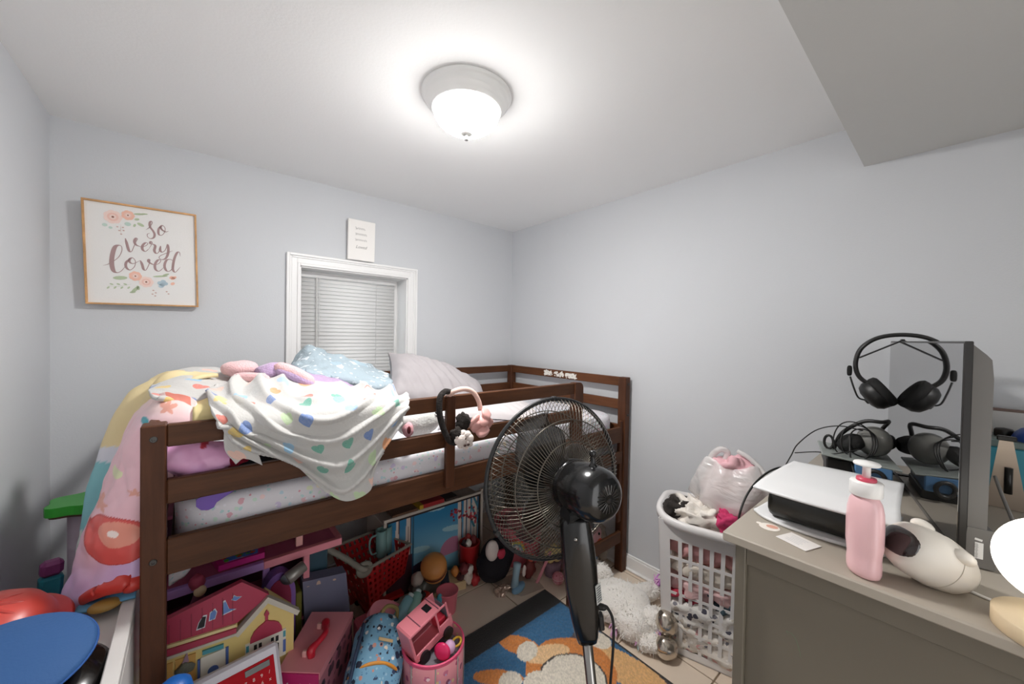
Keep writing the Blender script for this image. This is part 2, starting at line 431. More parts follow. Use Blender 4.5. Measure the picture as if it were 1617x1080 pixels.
# dropped soffit along the front of the room
st(ob(MB().bx(XL, XR, YF, 0.245, 2.048, HC), 'trim_1', mat('soffit_shade_paint', 'cfcfcc', 0.85, var=0.012, vscale=2, bump=0.05, bscale=120)))  # darker than the ceiling paint: the soffit's shade is put into the colour
def baseboard(name, x0, x1, y0, y1, nx, ny):
    mb = MB()
    if nx: xa, xb = (x1-0.013, x1) if nx > 0 else (x0, x0+0.013); mb.bx(xa, xb, y0, y1, 0, 0.078, 0.002); mb.bx(xa+(0.004 if nx > 0 else 0), xb-(0.004 if nx < 0 else 0), y0, y1, 0.078, 0.091, 0.003); mb.bx(xa-(0.011 if nx > 0 else 0), xb+(0.011 if nx < 0 else 0), y0, y1, 0, 0.016, 0.005)
    else: mb.bx(x0, x1, y1-0.013, y1, 0, 0.078, 0.002); mb.bx(x0, x1, y1-0.009, y1, 0.078, 0.091, 0.003); mb.bx(x0, x1, y1-0.024, y1, 0, 0.016, 0.005)
    return st(ob(mb, name, m_white))
baseboard('baseboard_right', XR, XR, YF, YB, 1, 0)
baseboard('baseboard_left', XL, XL, YF, YB, -1, 0)
baseboard('baseboard_back', XL+0.013, XR-0.013, YB, YB, 0, 1)
# thin caulk cracks along the ceiling corners are part of the paint seams
# ------------------------------------------------------------------ window
win = T('window_1', 'white cased window with closed mini blinds above the bed', 'window', (0.76, YB, wz0), kind='structure')
cw = 0.066
def casing(mb, x0, x1, z0, z1):
    # stepped moulding profile: outer lip, flat, inner bead
    for (a, b, d) in ((0.0, 0.014, 0.020), (0.014, 0.024, 0.015), (0.024, 0.052, 0.012), (0.052, 0.066, 0.016)):
        mb.bx(x0-cw+a, x0-cw+b, YB-d, YB, z0, z1+cw-a, 0.002); mb.bx(x1+cw-b, x1+cw-a, YB-d, YB, z0, z1+cw-a, 0.002)
        mb.bx(x0-cw+b, x1+cw-b, YB-d, YB, z1+cw-b, z1+cw-a, 0.002)
mb = MB(); casing(mb, wx0, wx1, wz0-0.05, wz1)
ob(mb, 'window_casing', m_white, win, world=True)
mb = MB(); mb.bx(wx0, wx0+0.006, YB-0.004, YB+0.19, wz0, wz1); mb.bx(wx1-0.006, wx1, YB-0.004, YB+0.19, wz0, wz1)
mb.bx(wx0, wx1, YB-0.004, YB+0.19, wz1-0.006, wz1); mb.bx(wx0, wx1, YB-0.03, YB+0.19, wz0-0.02, wz0)
ob(mb, 'window_jamb', m_white, win, world=True)
mb = MB()
mb.bx(wx0+0.006, wx0+0.045, YB+0.15, YB+0.18, wz0, wz1); mb.bx(wx1-0.045, wx1-0.006, YB+0.15, YB+0.18, wz0, wz1)
mb.bx(wx0+0.045, wx1-0.045, YB+0.15, YB+0.18, wz1-0.045, wz1-0.006); mb.bx(wx0+0.045, wx1-0.045, YB+0.15, YB+0.18, wz0, wz0+0.04); mb.bx(wx0+0.045, wx1-0.045, YB+0.152, YB+0.178, 1.33, 1.365)
ob(mb, 'sash', m_white, win, world=True)
ob(MB().bx(wx0+0.04, wx1-0.04, YB+0.163, YB+0.167, wz0+0.03, wz1-0.04), 'pane', mat('window_glass', 'dfe8ee', 0.02, trans=1.0, ior=1.45), win, world=True)
m_blind, tbl, bbl = newmat('blind_vinyl'); bbl.inputs['Base Color'].default_value = rgb('f2f1f0')+(1,); bbl.inputs['Roughness'].default_value = 0.45
trl = tbl.node('ShaderNodeBsdfTranslucent'); trl.inputs[0].default_value = rgb('efeeec')+(1,); mxs = tbl.node('ShaderNodeMixShader'); mxs.inputs[0].default_value = 0.4
tbl.link(bbl.outputs[0], mxs.inputs[1]); tbl.link(trl.outputs[0], mxs.inputs[2]); tbl.link(mxs.outputs[0], tbl.n['Material Output'].inputs[0])
bl = T('window_blind', 'white horizontal mini blind closed inside the window frame', 'blind', (0.75, YB+0.09, 1.69))
bx0, bx1 = wx0+0.012, 1.03
ob(MB().bx(bx0, bx1, YB+0.075, YB+0.105, 1.688, 1.722, 0.003), 'headrail', m_blind, bl, world=True)
sl = []
for k in range(8):
    t = -1+2*k/7; sl.append([(-(bx1-bx0)/2+0.004, t*0.0125*math.cos(1.15), t*0.0125*math.sin(1.15)+0.0016*(1-t*t)*1.0), ((bx1-bx0)/2-0.004, t*0.0125*math.cos(1.15), t*0.0125*math.sin(1.15)+0.0016*(1-t*t))])
smb = MB().grid(np.array(sl)); slat_me = me_of(smb, 'slat', m_blind, True)
z = 1.675
while z > 1.0:
    o = bpy.data.objects.new('slat', slat_me); COL.objects.link(o); o.parent = bl; o.location = ((bx0+bx1)/2-0.75, 0.0, z-1.69); md = o.modifiers.new('thickness', 'SOLIDIFY'); md.thickness = 0.0008
    z -= 0.0222
ob(MB().cyl((0.548, YB+0.07, 1.69), (0.55, YB+0.072, 1.05), 0.004, n=6), 'tilt_wand', mat('clear_wand', 'c9c9c6', 0.25), bl, world=True)
mb = MB()
for x in (0.565, 0.90):
    mb.tube([(x, YB+0.076, 1.69), (x, YB+0.076, 1.0)], 0.0012, 4)
    for k in range(16): mb.ell((x, YB+0.075, 1.67-k*0.044), 0.0022, nu=6, nv=4)
ob(mb, 'ladder_cord', m_blind, bl, world=True)
mb = MB()
for k in range(3): mb.tube(catmull([(1.020+0.006*k, YB+0.068, 1.70), (1.028+0.005*k, YB+0.066, 1.5), (1.034-0.004*k, YB+0.064, 1.3), (1.026+0.005*k, YB+0.064, 1.1)], 14), 0.0014, 5)
ob(mb, 'lift_cord', m_blind, bl, world=True)
# ------------------------------------------------------------------ ceiling light
LC = (0.735, 1.137)
cl = T('ceiling_light', 'round flush mount ceiling light with a glowing glass bowl', 'ceiling light', (LC[0], LC[1], HC))
m_lampbase = mat('lamp_base_white', 'f3f3f1', 0.35)
ob(MB().lathe([(0.05,0.0),(0.156,0.0),(0.158,-0.006),(0.152,-0.012),(0.147,-0.017),(0.146,-0.026),(0.139,-0.034),(0.130,-0.043),(0.128,-0.047),(0.124,-0.049),(0.122,-0.054),(0.118,-0.055),(0.112,-0.045)], 64), 'base_pan', m_lampbase, cl, smooth=True)
mg, tg, bg = newmat('lit_glass_bowl')
bg.inputs['Base Color'].default_value = (0.9,0.9,0.88,1); bg.inputs['Roughness'].default_value = 0.3
bg.inputs['Emission Color'].default_value = (1.0,0.985,0.965,1); geo = tg.node('ShaderNodeNewGeometry'); sxyz = tg.node('ShaderNodeSeparateXYZ'); tg.link(geo.outputs['Normal'], sxyz.inputs[0])
dwn = tg.math('POWER', tg.math('MAXIMUM', tg.math('MULTIPLY', sxyz.outputs[2], -1.0), 0.0), 3.0)      # emission shaped towards the bowl floor to weaken the halo on the ceiling
tg.link(tg.math('MULTIPLY', tg.math('ADD', 0.03, tg.math('MULTIPLY', dwn, 0.97)), LAMP_STRENGTH), bg.inputs['Emission Strength'])
prof = [(0.117,-0.050)]
for k in range(1, 15): a = k/14*PI/2; prof.append((0.117*math.cos(a)**0.85 if k < 14 else 0.004, -0.050-0.078*math.sin(a)))
ob(MB().lathe(prof, 64), 'glass_bowl', mg, cl, smooth=True)
ob(MB().lathe([(0.004,-0.122),(0.019,-0.126),(0.023,-0.131),(0.019,-0.136),(0.009,-0.139),(0.006,-0.143),(0.009,-0.149),(0.007,-0.155),(0.001,-0.158)], 24), 'finial', mat('finial_nickel', '8f8d8b', 0.5, 0.2), cl, smooth=True)
# ------------------------------------------------------------------ pictures on the back wall
pr = math.radians(1.4); PX = np.array((math.cos(pr), 0, math.sin(pr))); PZ = np.array((-math.sin(pr), -0.035, math.cos(pr))); PN = np.cross(PX, PZ)
PO = np.array((-0.338, YB-0.036, 1.470))          # lower left corner of the picture face
pw, ph = 0.357, 0.428
pic = T('framed_sign', 'square framed white sign reading so very loved with pastel flowers', 'picture', tuple(PO+PX*pw/2))
m_oak = wood_mat('thin_oak_frame', 'c99b6b', (1,1,1), 0.5)
R = np.stack([PX, PZ, PN], 1)
P3 = lambda u, v, w=0.0: PO+PX*u*pw+PZ*v*ph+PN*w
mb = MB(); fw = 0.007
mb.box(P3(0.5,0,-0.008)+PZ*fw/2, (pw,fw,0.022), 0.001, R); mb.box(P3(0.5,1,-0.008)-PZ*fw/2, (pw,fw,0.022), 0.001, R)
mb.box(P3(0,0.5,-0.008)+PX*fw/2, (fw,ph-2*fw,0.022), 0.001, R); mb.box(P3(1,0.5,-0.008)-PX*fw/2, (fw,ph-2*fw,0.022), 0.001, R)
ob(mb, 'frame', m_oak, pic, world=True)
ob(MB().box(P3(0.5,0.5,-0.012), (pw-2*fw,ph-2*fw,0.012), 0, R), 'canvas', mat('canvas_white', 'e8e6e3', 0.8, bump=0.08, bscale=300), pic, world=True)
# lettering traced as pen strokes, u right / v up, 0..1 of the sign
def hom(q):   # sign corner quad -> unit square
    x, y = q
    src = np.array([(152,112),(1085,238),(1098,985),(168,962)], float); dst = np.array([(0,1),(1,1),(1,0),(0,0)], float)
    if not hasattr(hom, 'H'):
        A = []; b = []
        for (a, c), (e, g) in zip(src, dst):
            A += [[a,c,1,0,0,0,-a*e,-c*e],[0,0,0,a,c,1,-a*g,-c*g]]; b += [e, g]
        hom.H = np.append(np.linalg.solve(np.array(A), np.array(b)), 1).reshape(3, 3)
    w = hom.H @ np.array((x, y, 1.0)); return (w[0]/w[2]*pw, w[1]/w[2]*ph)
strokes = [
 [(672,362),(700,342),(724,306),(716,293),(704,306),(706,338),(730,370),(742,398),(734,424),(706,432),(684,416),(684,396),(704,388)],
 [(800,326),(776,356),(776,396),(800,404),(824,380),(828,346),(808,326),(792,340),(806,362),(835,376),(858,370)],
 [(503,432),(516,480),(532,532),(552,536),(572,496),(592,452),(602,436),(590,430),(577,452),(588,482),(630,500)],
 [(630,504),(668,490),(686,472),(666,466),(642,490),(642,520),(666,535),(696,512)],
 [(696,512),(722,466),(710,456),(706,472),(732,478),(746,492),(738,528),(752,550),(772,542),(790,505)],
 [(790,490),(786,524),(802,540),(828,522),(848,478),(852,540),(832,588),(797,600),(776,584),(792,566),(842,546),(890,528)],
 [(318,652),(372,634),(440,588),(470,540),(472,500),(450,488),(418,502),(396,560),(388,630),(400,690),(430,708),(465,694),(500,655)],
 [(542,590),(506,626),(506,664),(536,686),(572,660),(582,616),(560,588),(536,598),(534,622),(566,634),(622,608)],
 [(622,608),(636,640),(648,680),(668,684),(692,640),(702,606),(692,600),(688,616),(712,634),(738,644)],
 [(738,646),(776,630),(790,606),(766,604),(742,640),(746,680),(776,694),(812,664)],
 [(898,612),(868,598),(836,606),(820,650),(834,688),(862,692),(888,664),(898,622)],
 [(950,572),(944,540),(924,544),(902,590),(890,645),(890,684),(910,700),(950,658)]]
mb = MB()
for k, s_ in enumerate(strokes):
    big = k == 6
    mb.ribbon([hom(q) for q in s_], 0, PO, PX, PZ, off=-0.0052, n=60, calli=(0.0024, 0.0145 if big else (0.0078 if k < 2 else 0.0088), 1.0))
ob(mb, 'lettering', mat('mauve_ink', 'a98d8c', 0.8), pic, world=True)
def flower(mb, c, r, mi0):
    c = hom(c)
    for k in range(7):
        a = 2*PI*k/7; mb.disc((c[0]+0.55*r*math.cos(a), c[1]+0.55*r*math.sin(a)), r*0.55, PO, PX, PZ, off=-0.0054+0.00005*k, n=12, mi=mi0)
    mb.disc(c, r*0.66, PO, PX, PZ, off=-0.0048, n=14, mi=1); mb.disc(c, r*0.40, PO, PX, PZ, off=-0.0045, n=12, mi=0); mb.disc(c, r*0.16, PO, PX, PZ, off=-0.0042, n=8, mi=2)
def leaf(mb, c, r, ry, rot, mi=3): mb.disc(hom(c), r, PO, PX, PZ, off=-0.0053, n=12, ry=ry, rot=rot, mi=mi)
fm = [mat('petal_pale', 'f0d5cb', 0.8), mat('petal_blush', 'ecc3b6', 0.8), mat('petal_heart', '8d5f52', 0.8), mat('leaf_sage', 'b5c2a2', 0.8), mat('petal_peach', 'efbda8', 0.8), mat('berry_mint', 'bfd3c8', 0.8), mat('flower_powder', 'b6c9d2', 0.8), mat('sprig_taupe', 'c9a9a0', 0.8)]
mb = MB()
flower(mb, (405,262), 0.026, 0); flower(mb, (528,248), 0.019, 4)
for c, r, ry, a in (((630,322),0.012,0.006,-0.5),((600,280),0.008,0.005,0.3),((580,328),0.007,0.004,1.2),((620,238),0.018,0.004,0.15),((660,236),0.012,0.003,0.1)): leaf(mb, c, r, ry, a)
for c, r in (((338,325),0.008),((384,347),0.006),((525,318),0.010)): leaf(mb, c, r, r*0.85, 0, 5)
for c in ((440,340),(485,345),(455,370),(490,370),(470,398)): leaf(mb, c, 0.0035, 0.0025, 0, 7)
mb.ribbon([hom((470,325)),(hom((466,360))),hom((470,400))], 0.0012, PO, PX, PZ, off=-0.0055, n=10, mi=7)
ob(mb, 'flower_print', fm, pic, world=True)
mb = MB()
flower(mb, (580,735), 0.019, 4); flower(mb, (668,782), 0.022, 0)
for c, r, ry, a in (((455,750),0.022,0.008,0.1),((785,735),0.025,0.004,0.15),((830,722),0.012,0.004,0.4),((575,845),0.020,0.006,0.9),((555,865),0.010,0.004,0.2),((600,830),0.010,0.005,1.8)): leaf(mb, c, r, ry, a)
for i in range(7): leaf(mb, (355+i*28, 815+(-1)**i*14), 0.006, 0.003, 0.6*(-1)**i+0.3)
for c in ((780,790),(808,778),(800,805),(825,795),(790,815)): leaf(mb, c, 0.009, 0.008, 0, 6)
for c in ((888,752),(875,745),(900,745),(885,795)): leaf(mb, c, 0.008, 0.006, 0.7, 4)
for c in ((725,850),(745,870),(718,880),(740,895),(835,860),(850,878)): leaf(mb, c, 0.0035, 0.0025, 0, 7)
mb.ribbon([hom((345,815)),hom((440,818)),hom((545,800))], 0.0012, PO, PX, PZ, off=-0.0055, n=10, mi=3)
ob(mb, 'flower_print', fm, pic, world=True)
# small canvas standing on the window casing
pl = T('canvas_plaque', 'small white canvas with four grey script lines above the window', 'picture', (0.768, YB-0.02, 1.803))
lx, ln = math.radians(2.2), math.radians(-3)
QX = np.array((math.cos(0.02), 0, math.sin(0.02)*0+0.004)); QX /= np.linalg.norm(QX); QZ = np.array((0.045, -0.05, 1.0)); QZ -= QX*np.dot(QX, QZ); QZ /= np.linalg.norm(QZ); QN = np.cross(QX, QZ)
QO = np.array((0.688, YB-0.034, 1.804)); RQ = np.stack([QX, QZ, QN], 1)
ob(MB().box(QO+QX*0.0785+QZ*0.118-QN*0.009, (0.157,0.236,0.018), 0.002, RQ), 'canvas', mat('canvas_cream', 'efece8', 0.8, bump=0.08, bscale=300), pl, world=True)
m_ink2 = mat('grey_ink', '8f8c88', 0.8)
def script_line(mb, x0, x1, v, seed, tall):
    r = random.Random(seed); n = int((x1-x0)/0.0105); P_ = [(x0-0.002, v+0.010*tall)]
    P_ += [(x0+0.003, v+0.013*tall), (x0+0.004, v-0.002)]
    x = x0+0.006
    for k in range(n):
        h = 0.008+0.004*r.random(); P_ += [(x+0.003, v+h), (x+0.006, v+0.001*r.random()), (x+0.009, v+h*0.8)]; x += 0.0105
    mb.ribbon([(a, b) for a, b in P_], 0.0015, QO, QX, QZ, off=0.0006, n=90)
text_mesh('Loved', 0.026, 'lettering', m_ink2, pl, plane_M(QO+QX*0.075+QZ*0.078+QN*0.0008, QX, QZ), shear=0.35)
mb = MB(); script_line(mb, 0.040, 0.098, 0.180, 1, 1.0); script_line(mb, 0.040, 0.108, 0.147, 2, 0.9); script_line(mb, 0.040, 0.106, 0.114, 3, 0.9)
ob(mb, 'lettering', m_ink2, pl, world=True)
# ------------------------------------------------------------------ low loft bed
BX0, BX1, BY0, BY1, BT = -0.0942, 1.9564, 1.2286, 2.3064, 1.14
wx_ = wood_mat('walnut_stain_x', '51321f', (0.25,3,3)); wy_ = wood_mat('walnut_stain_y', '5c3822', (3,0.25,3)); wz_ = wood_mat('walnut_stain_z', '513120', (3,3,0.25))
bed = T('loft_bed', 'dark brown wooden low loft bed with guard rails, against the back wall', 'bed', ((BX0+BX1)/2, (BY0+BY1)/2, 0))
bb = lambda nm, m, *a: ob(MB().bx(*a, 0.003), nm, m, bed, world=True)
pw_, pd_ = 0.046, 0.052
for (x0, y0) in ((BX0, BY0), (BX1-pw_, BY0), (BX0, BY1-pd_), (BX1-pw_, BY1-pd_)): bb('post', wz_, x0, x0+pw_, y0, y0+pd_, 0, BT)
xi0, xi1, yi0, yi1 = BX0+pw_, BX1-pw_, BY0+pd_, BY1-pd_
th = 0.022
# front: two guard rails up to the ladder opening, then the deep side rail
bb('guard_rail', wx_, xi0, 1.462, BY0+0.002, BY0+0.002+th, 1.084, BT-0.001)
bb('guard_rail', wx_, xi0, 1.462, BY0+0.002, BY0+0.002+th, 0.944, 1.004)
bb('side_rail', wx_, xi0, xi1-0.03, BY0+0.004, BY0+0.026, 0.768, 0.857)
bb('rail_support', wz_, 0.718, 0.756, BY0-0.018, BY0+0.002, 0.797, BT)
# rounded upright at the ladder opening
mb = MB(); r = 0.03; poly = [(1.46,0.0),(1.522,0.0),(1.522,BT-r)]
for k in range(1, 7): a = k/6*PI/2; poly.append((1.522-r+r*math.cos(a), BT-r+r*math.sin(a)))
poly.append((1.46, BT)); mb.prism(poly, 0.034, O=(0,BY0+0.03,0), X=(1,0,0), Y=(0,0,1))
ob(mb, 'ladder_upright', wz_, bed, world=True)
bb('ladder_cleat', wz_, xi1-0.03, xi1, BY0+0.010, BY0+0.03, 0.30, 0.89)
for z in (0.647, 0.414, 0.18): bb('ladder_rung', wx_, 1.522, xi1-0.012, BY0+0.004, BY0+0.024, z, z+0.068)
# back rails
for z0, z1 in ((1.090,BT-0.002),(0.950,1.004),(0.768,0.857)): bb('back_rail', wx_, xi0, xi1, BY1-0.030, BY1-0.008, z0, z1)
# end rails
for xx in (BX0+0.010, BX1-0.034):
    for z0, z1 in ((1.086,BT-0.001),(0.948,1.006),(0.768,0.857)): bb('end_rail', wy_, xx, xx+th, yi0, yi1, z0, z1)
bb('mattress_base', wx_, xi0, xi1, yi0-0.012, yi1+0.012, 0.752, 0.767)
m_bolt = mat('dark_bolt', '4c4a48', 0.4, 0.8)
for (x, z) in ((BX0+0.023,1.107),(BX0+0.023,0.812),(BX1-0.02,1.10),(BX1-0.02,0.92)):
    ob(MB().lathe([(0.0075,0),(0.0075,0.002),(0.006,0.003),(0.0035,0.003),(0.003,0.0012)], 16, (x, BY0, z), frame((0,-1,0))), 'bolt', m_bolt, bed, smooth=False, world=True)
# peeled sticker patches on the end rail
mb = MB(); rr = random.Random(4)
for k in range(210):
    y = 1.90-rr.random()*0.29
    if 1.70 < y < 1.72 or 1.80 < y < 1.825: continue
    u = (1.90-y)/0.29; z = 1.113+rr.uniform(-0.014, 0.015)-(0.004 if u > 0.65 else 0)
    a = rr.uniform(0, 6.3); s = rr.uniform(0.006, 0.013); pts = [(y+s*math.cos(a+t)*w, z+s*0.8*math.sin(a+t)*w) for t, w in ((0,1),(1.2,0.5),(2.3,0.9),(3.7,0.5),(5.0,0.8))]
    mb.add([(BX1-0.0345-0.00002*k, p_[0], p_[1]) for p_ in pts], [tuple(range(5))])
ob(mb, 'torn_sticker', mat('torn_paper', 'e9e5dd', 0.9), bed, world=True)
# ------------------------------------------------------------------ mattress with fitted sheet
m_sheet = scatter_mat('floral_sheet', 'dddadf', [(30, 0.24, ['e3bcc2','d9a9b4','ecd0d0'], 0.5), (48, 0.26, ['b9d6d6','c9dccf','bcd3de'], 0.55), (24, 0.20, ['cfc3dc','ecdfc8','dbe0c4'], 0.4), (75, 0.24, ['d79aa6','a6cccc','e6e3ea'], 0.45)], bump=0.1, bscale=14)
mt = T('mattress', 'twin mattress in a white flower print fitted sheet', 'mattress', (0.93, 1.765, 0.767))
mb = MB(); nx, ny = 64, 40
def rr_box(cx, cy, z0, z1, hx, hy, n=2.0):
    V = []; lev = [(0.90,0.0),(0.975,0.02),(1.0,0.10),(1.0,0.5),(1.0,0.80),(0.993,0.92),(0.965,0.99),(0.93,1.0),(0.7,1.0),(0.35,1.0),(0.02,1.0)]
    m = 120
    for s_, q in lev:
        row = []
        for k in range(m):
            t = 2*PI*k/m; c, s = math.cos(t), math.sin(t); e = 0.16
            x = math.copysign(abs(c)**e, c); y = math.copysign(abs(s)**e, s)
            ox = hx-(1-s_)*0.5*1.0 if s_ > 0.9 else hx*s_; oy = hy-(1-s_)*0.5 if s_ > 0.9 else hy*s_
            row.append((cx+x*ox, cy+y*oy, z0+(z1-z0)*q))
        V.append(row+[row[0]])
    return np.array(V)
V = rr_box(0.93, 1.767, 0.767, 0.925, 0.972, 0.505)
N = normals(V); V = V+N*(0.006*fbm(V, 5.5, 3))[:,:,None]
V[:, -1] = V[:, 0]
ob(MB().grid(V), 'sheet', m_sheet, mt, smooth=True, world=True)
# loose corner of the sheet hanging inside the left end
# control nets (metres)
BLANKET = [[(0.056,1.52,1.188),(0.125,1.54,1.202),(0.208,1.56,1.199),(0.297,1.56,1.189),(0.391,1.52,1.175),(0.469,1.46,1.166),(0.55,1.4,1.155),(0.594,1.3,1.134)],[(0.042,1.47,1.175),(0.108,1.48,1.201),(0.191,1.5,1.202),(0.282,1.5,1.187),(0.376,1.46,1.171),(0.457,1.4,1.165),(0.531,1.34,1.157),(0.59,1.27,1.134)],[(0.034,1.33,1.166),(0.091,1.34,1.17),(0.169,1.35,1.164),(0.254,1.35,1.156),(0.343,1.33,1.151),(0.424,1.3,1.152),(0.508,1.27,1.15),(0.579,1.235,1.133)],[(0.038,1.205,1.157),(0.089,1.205,1.143),(0.159,1.205,1.137),(0.23,1.205,1.134),(0.314,1.205,1.133),(0.398,1.205,1.137),(0.487,1.205,1.138),(0.562,1.205,1.126)],[(0.055,1.192,1.127),(0.105,1.192,1.1),(0.176,1.192,1.085),(0.248,1.192,1.074),(0.326,1.192,1.077),(0.403,1.192,1.089),(0.484,1.192,1.103),(0.548,1.192,1.108)],[(0.073,1.188,1.099),(0.124,1.188,1.071),(0.188,1.188,1.039),(0.26,1.188,1.011),(0.338,1.188,0.999),(0.409,1.188,1.014),(0.471,1.188,1.04),(0.526,1.188,1.073)],[(0.092,1.19,1.074),(0.147,1.19,1.048),(0.207,1.19,1.012),(0.27,1.19,0.957),(0.338,1.19,0.907),(0.401,1.19,0.923),(0.444,1.19,0.962),(0.484,1.19,1.022)],[(0.1,1.19,1.066),(0.162,1.19,1.036),(0.222,1.19,1.0),(0.285,1.19,0.916),(0.356,1.19,0.86),(0.425,1.19,0.873),(0.44,1.19,0.93),(0.468,1.19,1.005)]]
BLANKET_L = [[(-0.082,1.75,1.198),(-0.034,1.75,1.23),(0.026,1.75,1.237),(0.084,1.75,1.225),(0.134,1.75,1.194)],[(-0.101,1.62,1.188),(-0.054,1.62,1.209),(0.008,1.62,1.218),(0.066,1.62,1.206),(0.113,1.62,1.185)],[(-0.093,1.45,1.189),(-0.051,1.45,1.186),(0.0,1.45,1.181),(0.049,1.45,1.173),(0.07,1.45,1.175)],[(-0.072,1.36,1.189),(-0.032,1.36,1.175),(0.01,1.36,1.16),(0.043,1.36,1.146),(0.052,1.36,1.156)],[(-0.057,1.42,1.18),(-0.023,1.42,1.169),(0.015,1.42,1.155),(0.043,1.42,1.148),(0.06,1.42,1.161)]]
BLANKET_T = [[(0.064,1.2,1.134),(0.084,1.2,1.118),(0.106,1.2,1.085)],[(0.06,1.196,1.1),(0.088,1.196,1.079),(0.12,1.196,1.063)],[(0.064,1.196,1.063),(0.098,1.196,1.047),(0.134,1.196,1.04)],[(0.085,1.198,1.026),(0.106,1.198,1.038),(0.143,1.198,1.011)]]
COMFORTER = [[(0.01,1.34,1.164),(-0.02,1.38,1.185),(-0.058,1.42,1.19),(-0.088,1.46,1.17),(-0.115,1.52,1.122)],[(0.007,1.31,1.141),(-0.025,1.33,1.155),(-0.064,1.36,1.151),(-0.1,1.42,1.115),(-0.135,1.5,1.065)],[(0.002,1.29,1.112),(-0.04,1.3,1.093),(-0.089,1.33,1.07),(-0.131,1.39,1.03),(-0.164,1.48,0.973)],[(-0.024,1.3,1.074),(-0.064,1.3,1.008),(-0.107,1.315,0.981),(-0.146,1.37,0.941),(-0.185,1.46,0.882)],[(-0.052,1.31,0.978),(-0.078,1.31,0.895),(-0.118,1.31,0.883),(-0.161,1.355,0.855),(-0.205,1.44,0.809)],[(-0.052,1.31,0.862),(-0.078,1.31,0.814),(-0.122,1.3,0.81),(-0.17,1.345,0.791),(-0.221,1.42,0.751)],[(-0.052,1.315,0.777),(-0.078,1.31,0.757),(-0.122,1.3,0.755),(-0.179,1.335,0.738),(-0.236,1.41,0.69)],[(-0.052,1.315,0.752),(-0.08,1.31,0.745),(-0.124,1.3,0.747),(-0.181,1.33,0.722),(-0.241,1.41,0.652)]]
COMF_IN = [[(-0.052,1.3,1.095),(-0.018,1.3,1.083),(0.027,1.3,1.07),(0.069,1.3,1.058),(0.086,1.3,1.034)],[(-0.051,1.275,1.065),(-0.018,1.275,1.059),(0.026,1.275,1.051),(0.062,1.275,1.037),(0.079,1.275,1.024)],[(-0.051,1.27,1.03),(-0.017,1.27,1.018),(0.018,1.27,1.004),(0.049,1.27,1.004),(0.076,1.27,1.015)],[(-0.052,1.3,1.01),(-0.018,1.3,0.993),(0.015,1.3,0.982),(0.047,1.3,0.985),(0.075,1.3,1.0)]]
THROW = [[(0.065,1.6,1.221),(0.0,1.68,1.225),(-0.061,1.75,1.223),(-0.11,1.82,1.197)],[(-0.007,1.58,1.21),(-0.067,1.66,1.202),(-0.127,1.73,1.171),(-0.176,1.8,1.113)],[(-0.063,1.56,1.138),(-0.116,1.64,1.101),(-0.168,1.7,1.071),(-0.219,1.78,1.018)],[(-0.093,1.54,1.049),(-0.146,1.62,1.012),(-0.197,1.68,0.981),(-0.241,1.75,0.931)],[(-0.125,1.53,0.927),(-0.175,1.6,0.889),(-0.219,1.65,0.856),(-0.257,1.7,0.814)],[(-0.144,1.53,0.804),(-0.194,1.58,0.772),(-0.233,1.62,0.744),(-0.265,1.66,0.707)]]
FLEECE = [[(0.363,2.05,1.207),(0.395,2.05,1.273),(0.433,2.05,1.3),(0.491,2.05,1.272),(0.572,2.05,1.238),(0.667,2.05,1.215),(0.769,2.05,1.167),(0.867,2.05,1.123)],[(0.323,1.92,1.195),(0.365,1.92,1.233),(0.417,1.92,1.261),(0.479,1.92,1.248),(0.55,1.92,1.227),(0.64,1.92,1.199),(0.73,1.92,1.163),(0.812,1.92,1.125)],[(0.307,1.78,1.192),(0.353,1.78,1.2),(0.419,1.78,1.205),(0.484,1.78,1.193),(0.552,1.78,1.179),(0.623,1.78,1.157),(0.693,1.78,1.138),(0.75,1.78,1.131)],[(0.319,1.7,1.208),(0.365,1.7,1.196),(0.425,1.7,1.187),(0.488,1.7,1.173),(0.546,1.7,1.155),(0.604,1.7,1.135),(0.662,1.7,1.125),(0.707,1.7,1.136)],[(0.346,1.72,1.2),(0.386,1.72,1.187),(0.447,1.72,1.171),(0.507,1.72,1.148),(0.564,1.72,1.127),(0.62,1.72,1.105),(0.673,1.72,1.107),(0.709,1.72,1.122)]]
# ------------------------------------------------------------------ bedding piled on the bed
m_heart = heart_mat('heart_fleece', 'c0bebb', 11.0)
blk = T('heart_blanket', 'white fleece blanket printed with coloured hearts, draped over the bed rail', 'blanket', (0.35, 1.25, 1.15))
def fold1(u, v):
    r = np.sqrt(((u-0.12)/0.95)**2+((v-0.52)/0.80)**2)+0.05*np.sin(7*v+2)*u
    s_ = np.sin(2*PI*(r*3.7+0.25*np.sin(5*v)))
    a = 0.018*(1-np.abs(s_)**0.8*1.6)*smoothstep(r,0.05,0.30)*smoothstep(1-u,0.0,0.18)
    b = 0.010*np.sin(2*PI*(3.5*v+1.2*u))*smoothstep(u,0.02,0.12)*smoothstep(0.45-u,0.0,0.2)
    f = a+b+0.004
    rail = smoothstep(u,0.22,0.32)*smoothstep(0.66-u,0.0,0.10)
    return f*(1-rail)+np.maximum(f, 0.004)*rail
cloth(BLANKET, 150, 170, 'drape', m_heart, blk, amp=0.006, s=7, thick=0.008, uvscale=1.0, fold=fold1)
cloth(BLANKET_L, 50, 60, 'bunched_end', m_heart, blk, amp=0.010, s=9, thick=0.008, uvscale=1.0)
cloth(BLANKET_T, 30, 30, 'hanging_corner', m_heart, blk, amp=0.006, s=16, thick=0.008, uvscale=1.0)
m_print = vcol_mat('satin_print', 0.36, bump=0.12, bscale=30)
m_cot = vcol_mat('cotton_print', 0.8, bump=0.15, bscale=60)
L3 = lambda h: np.array(rgb(h))
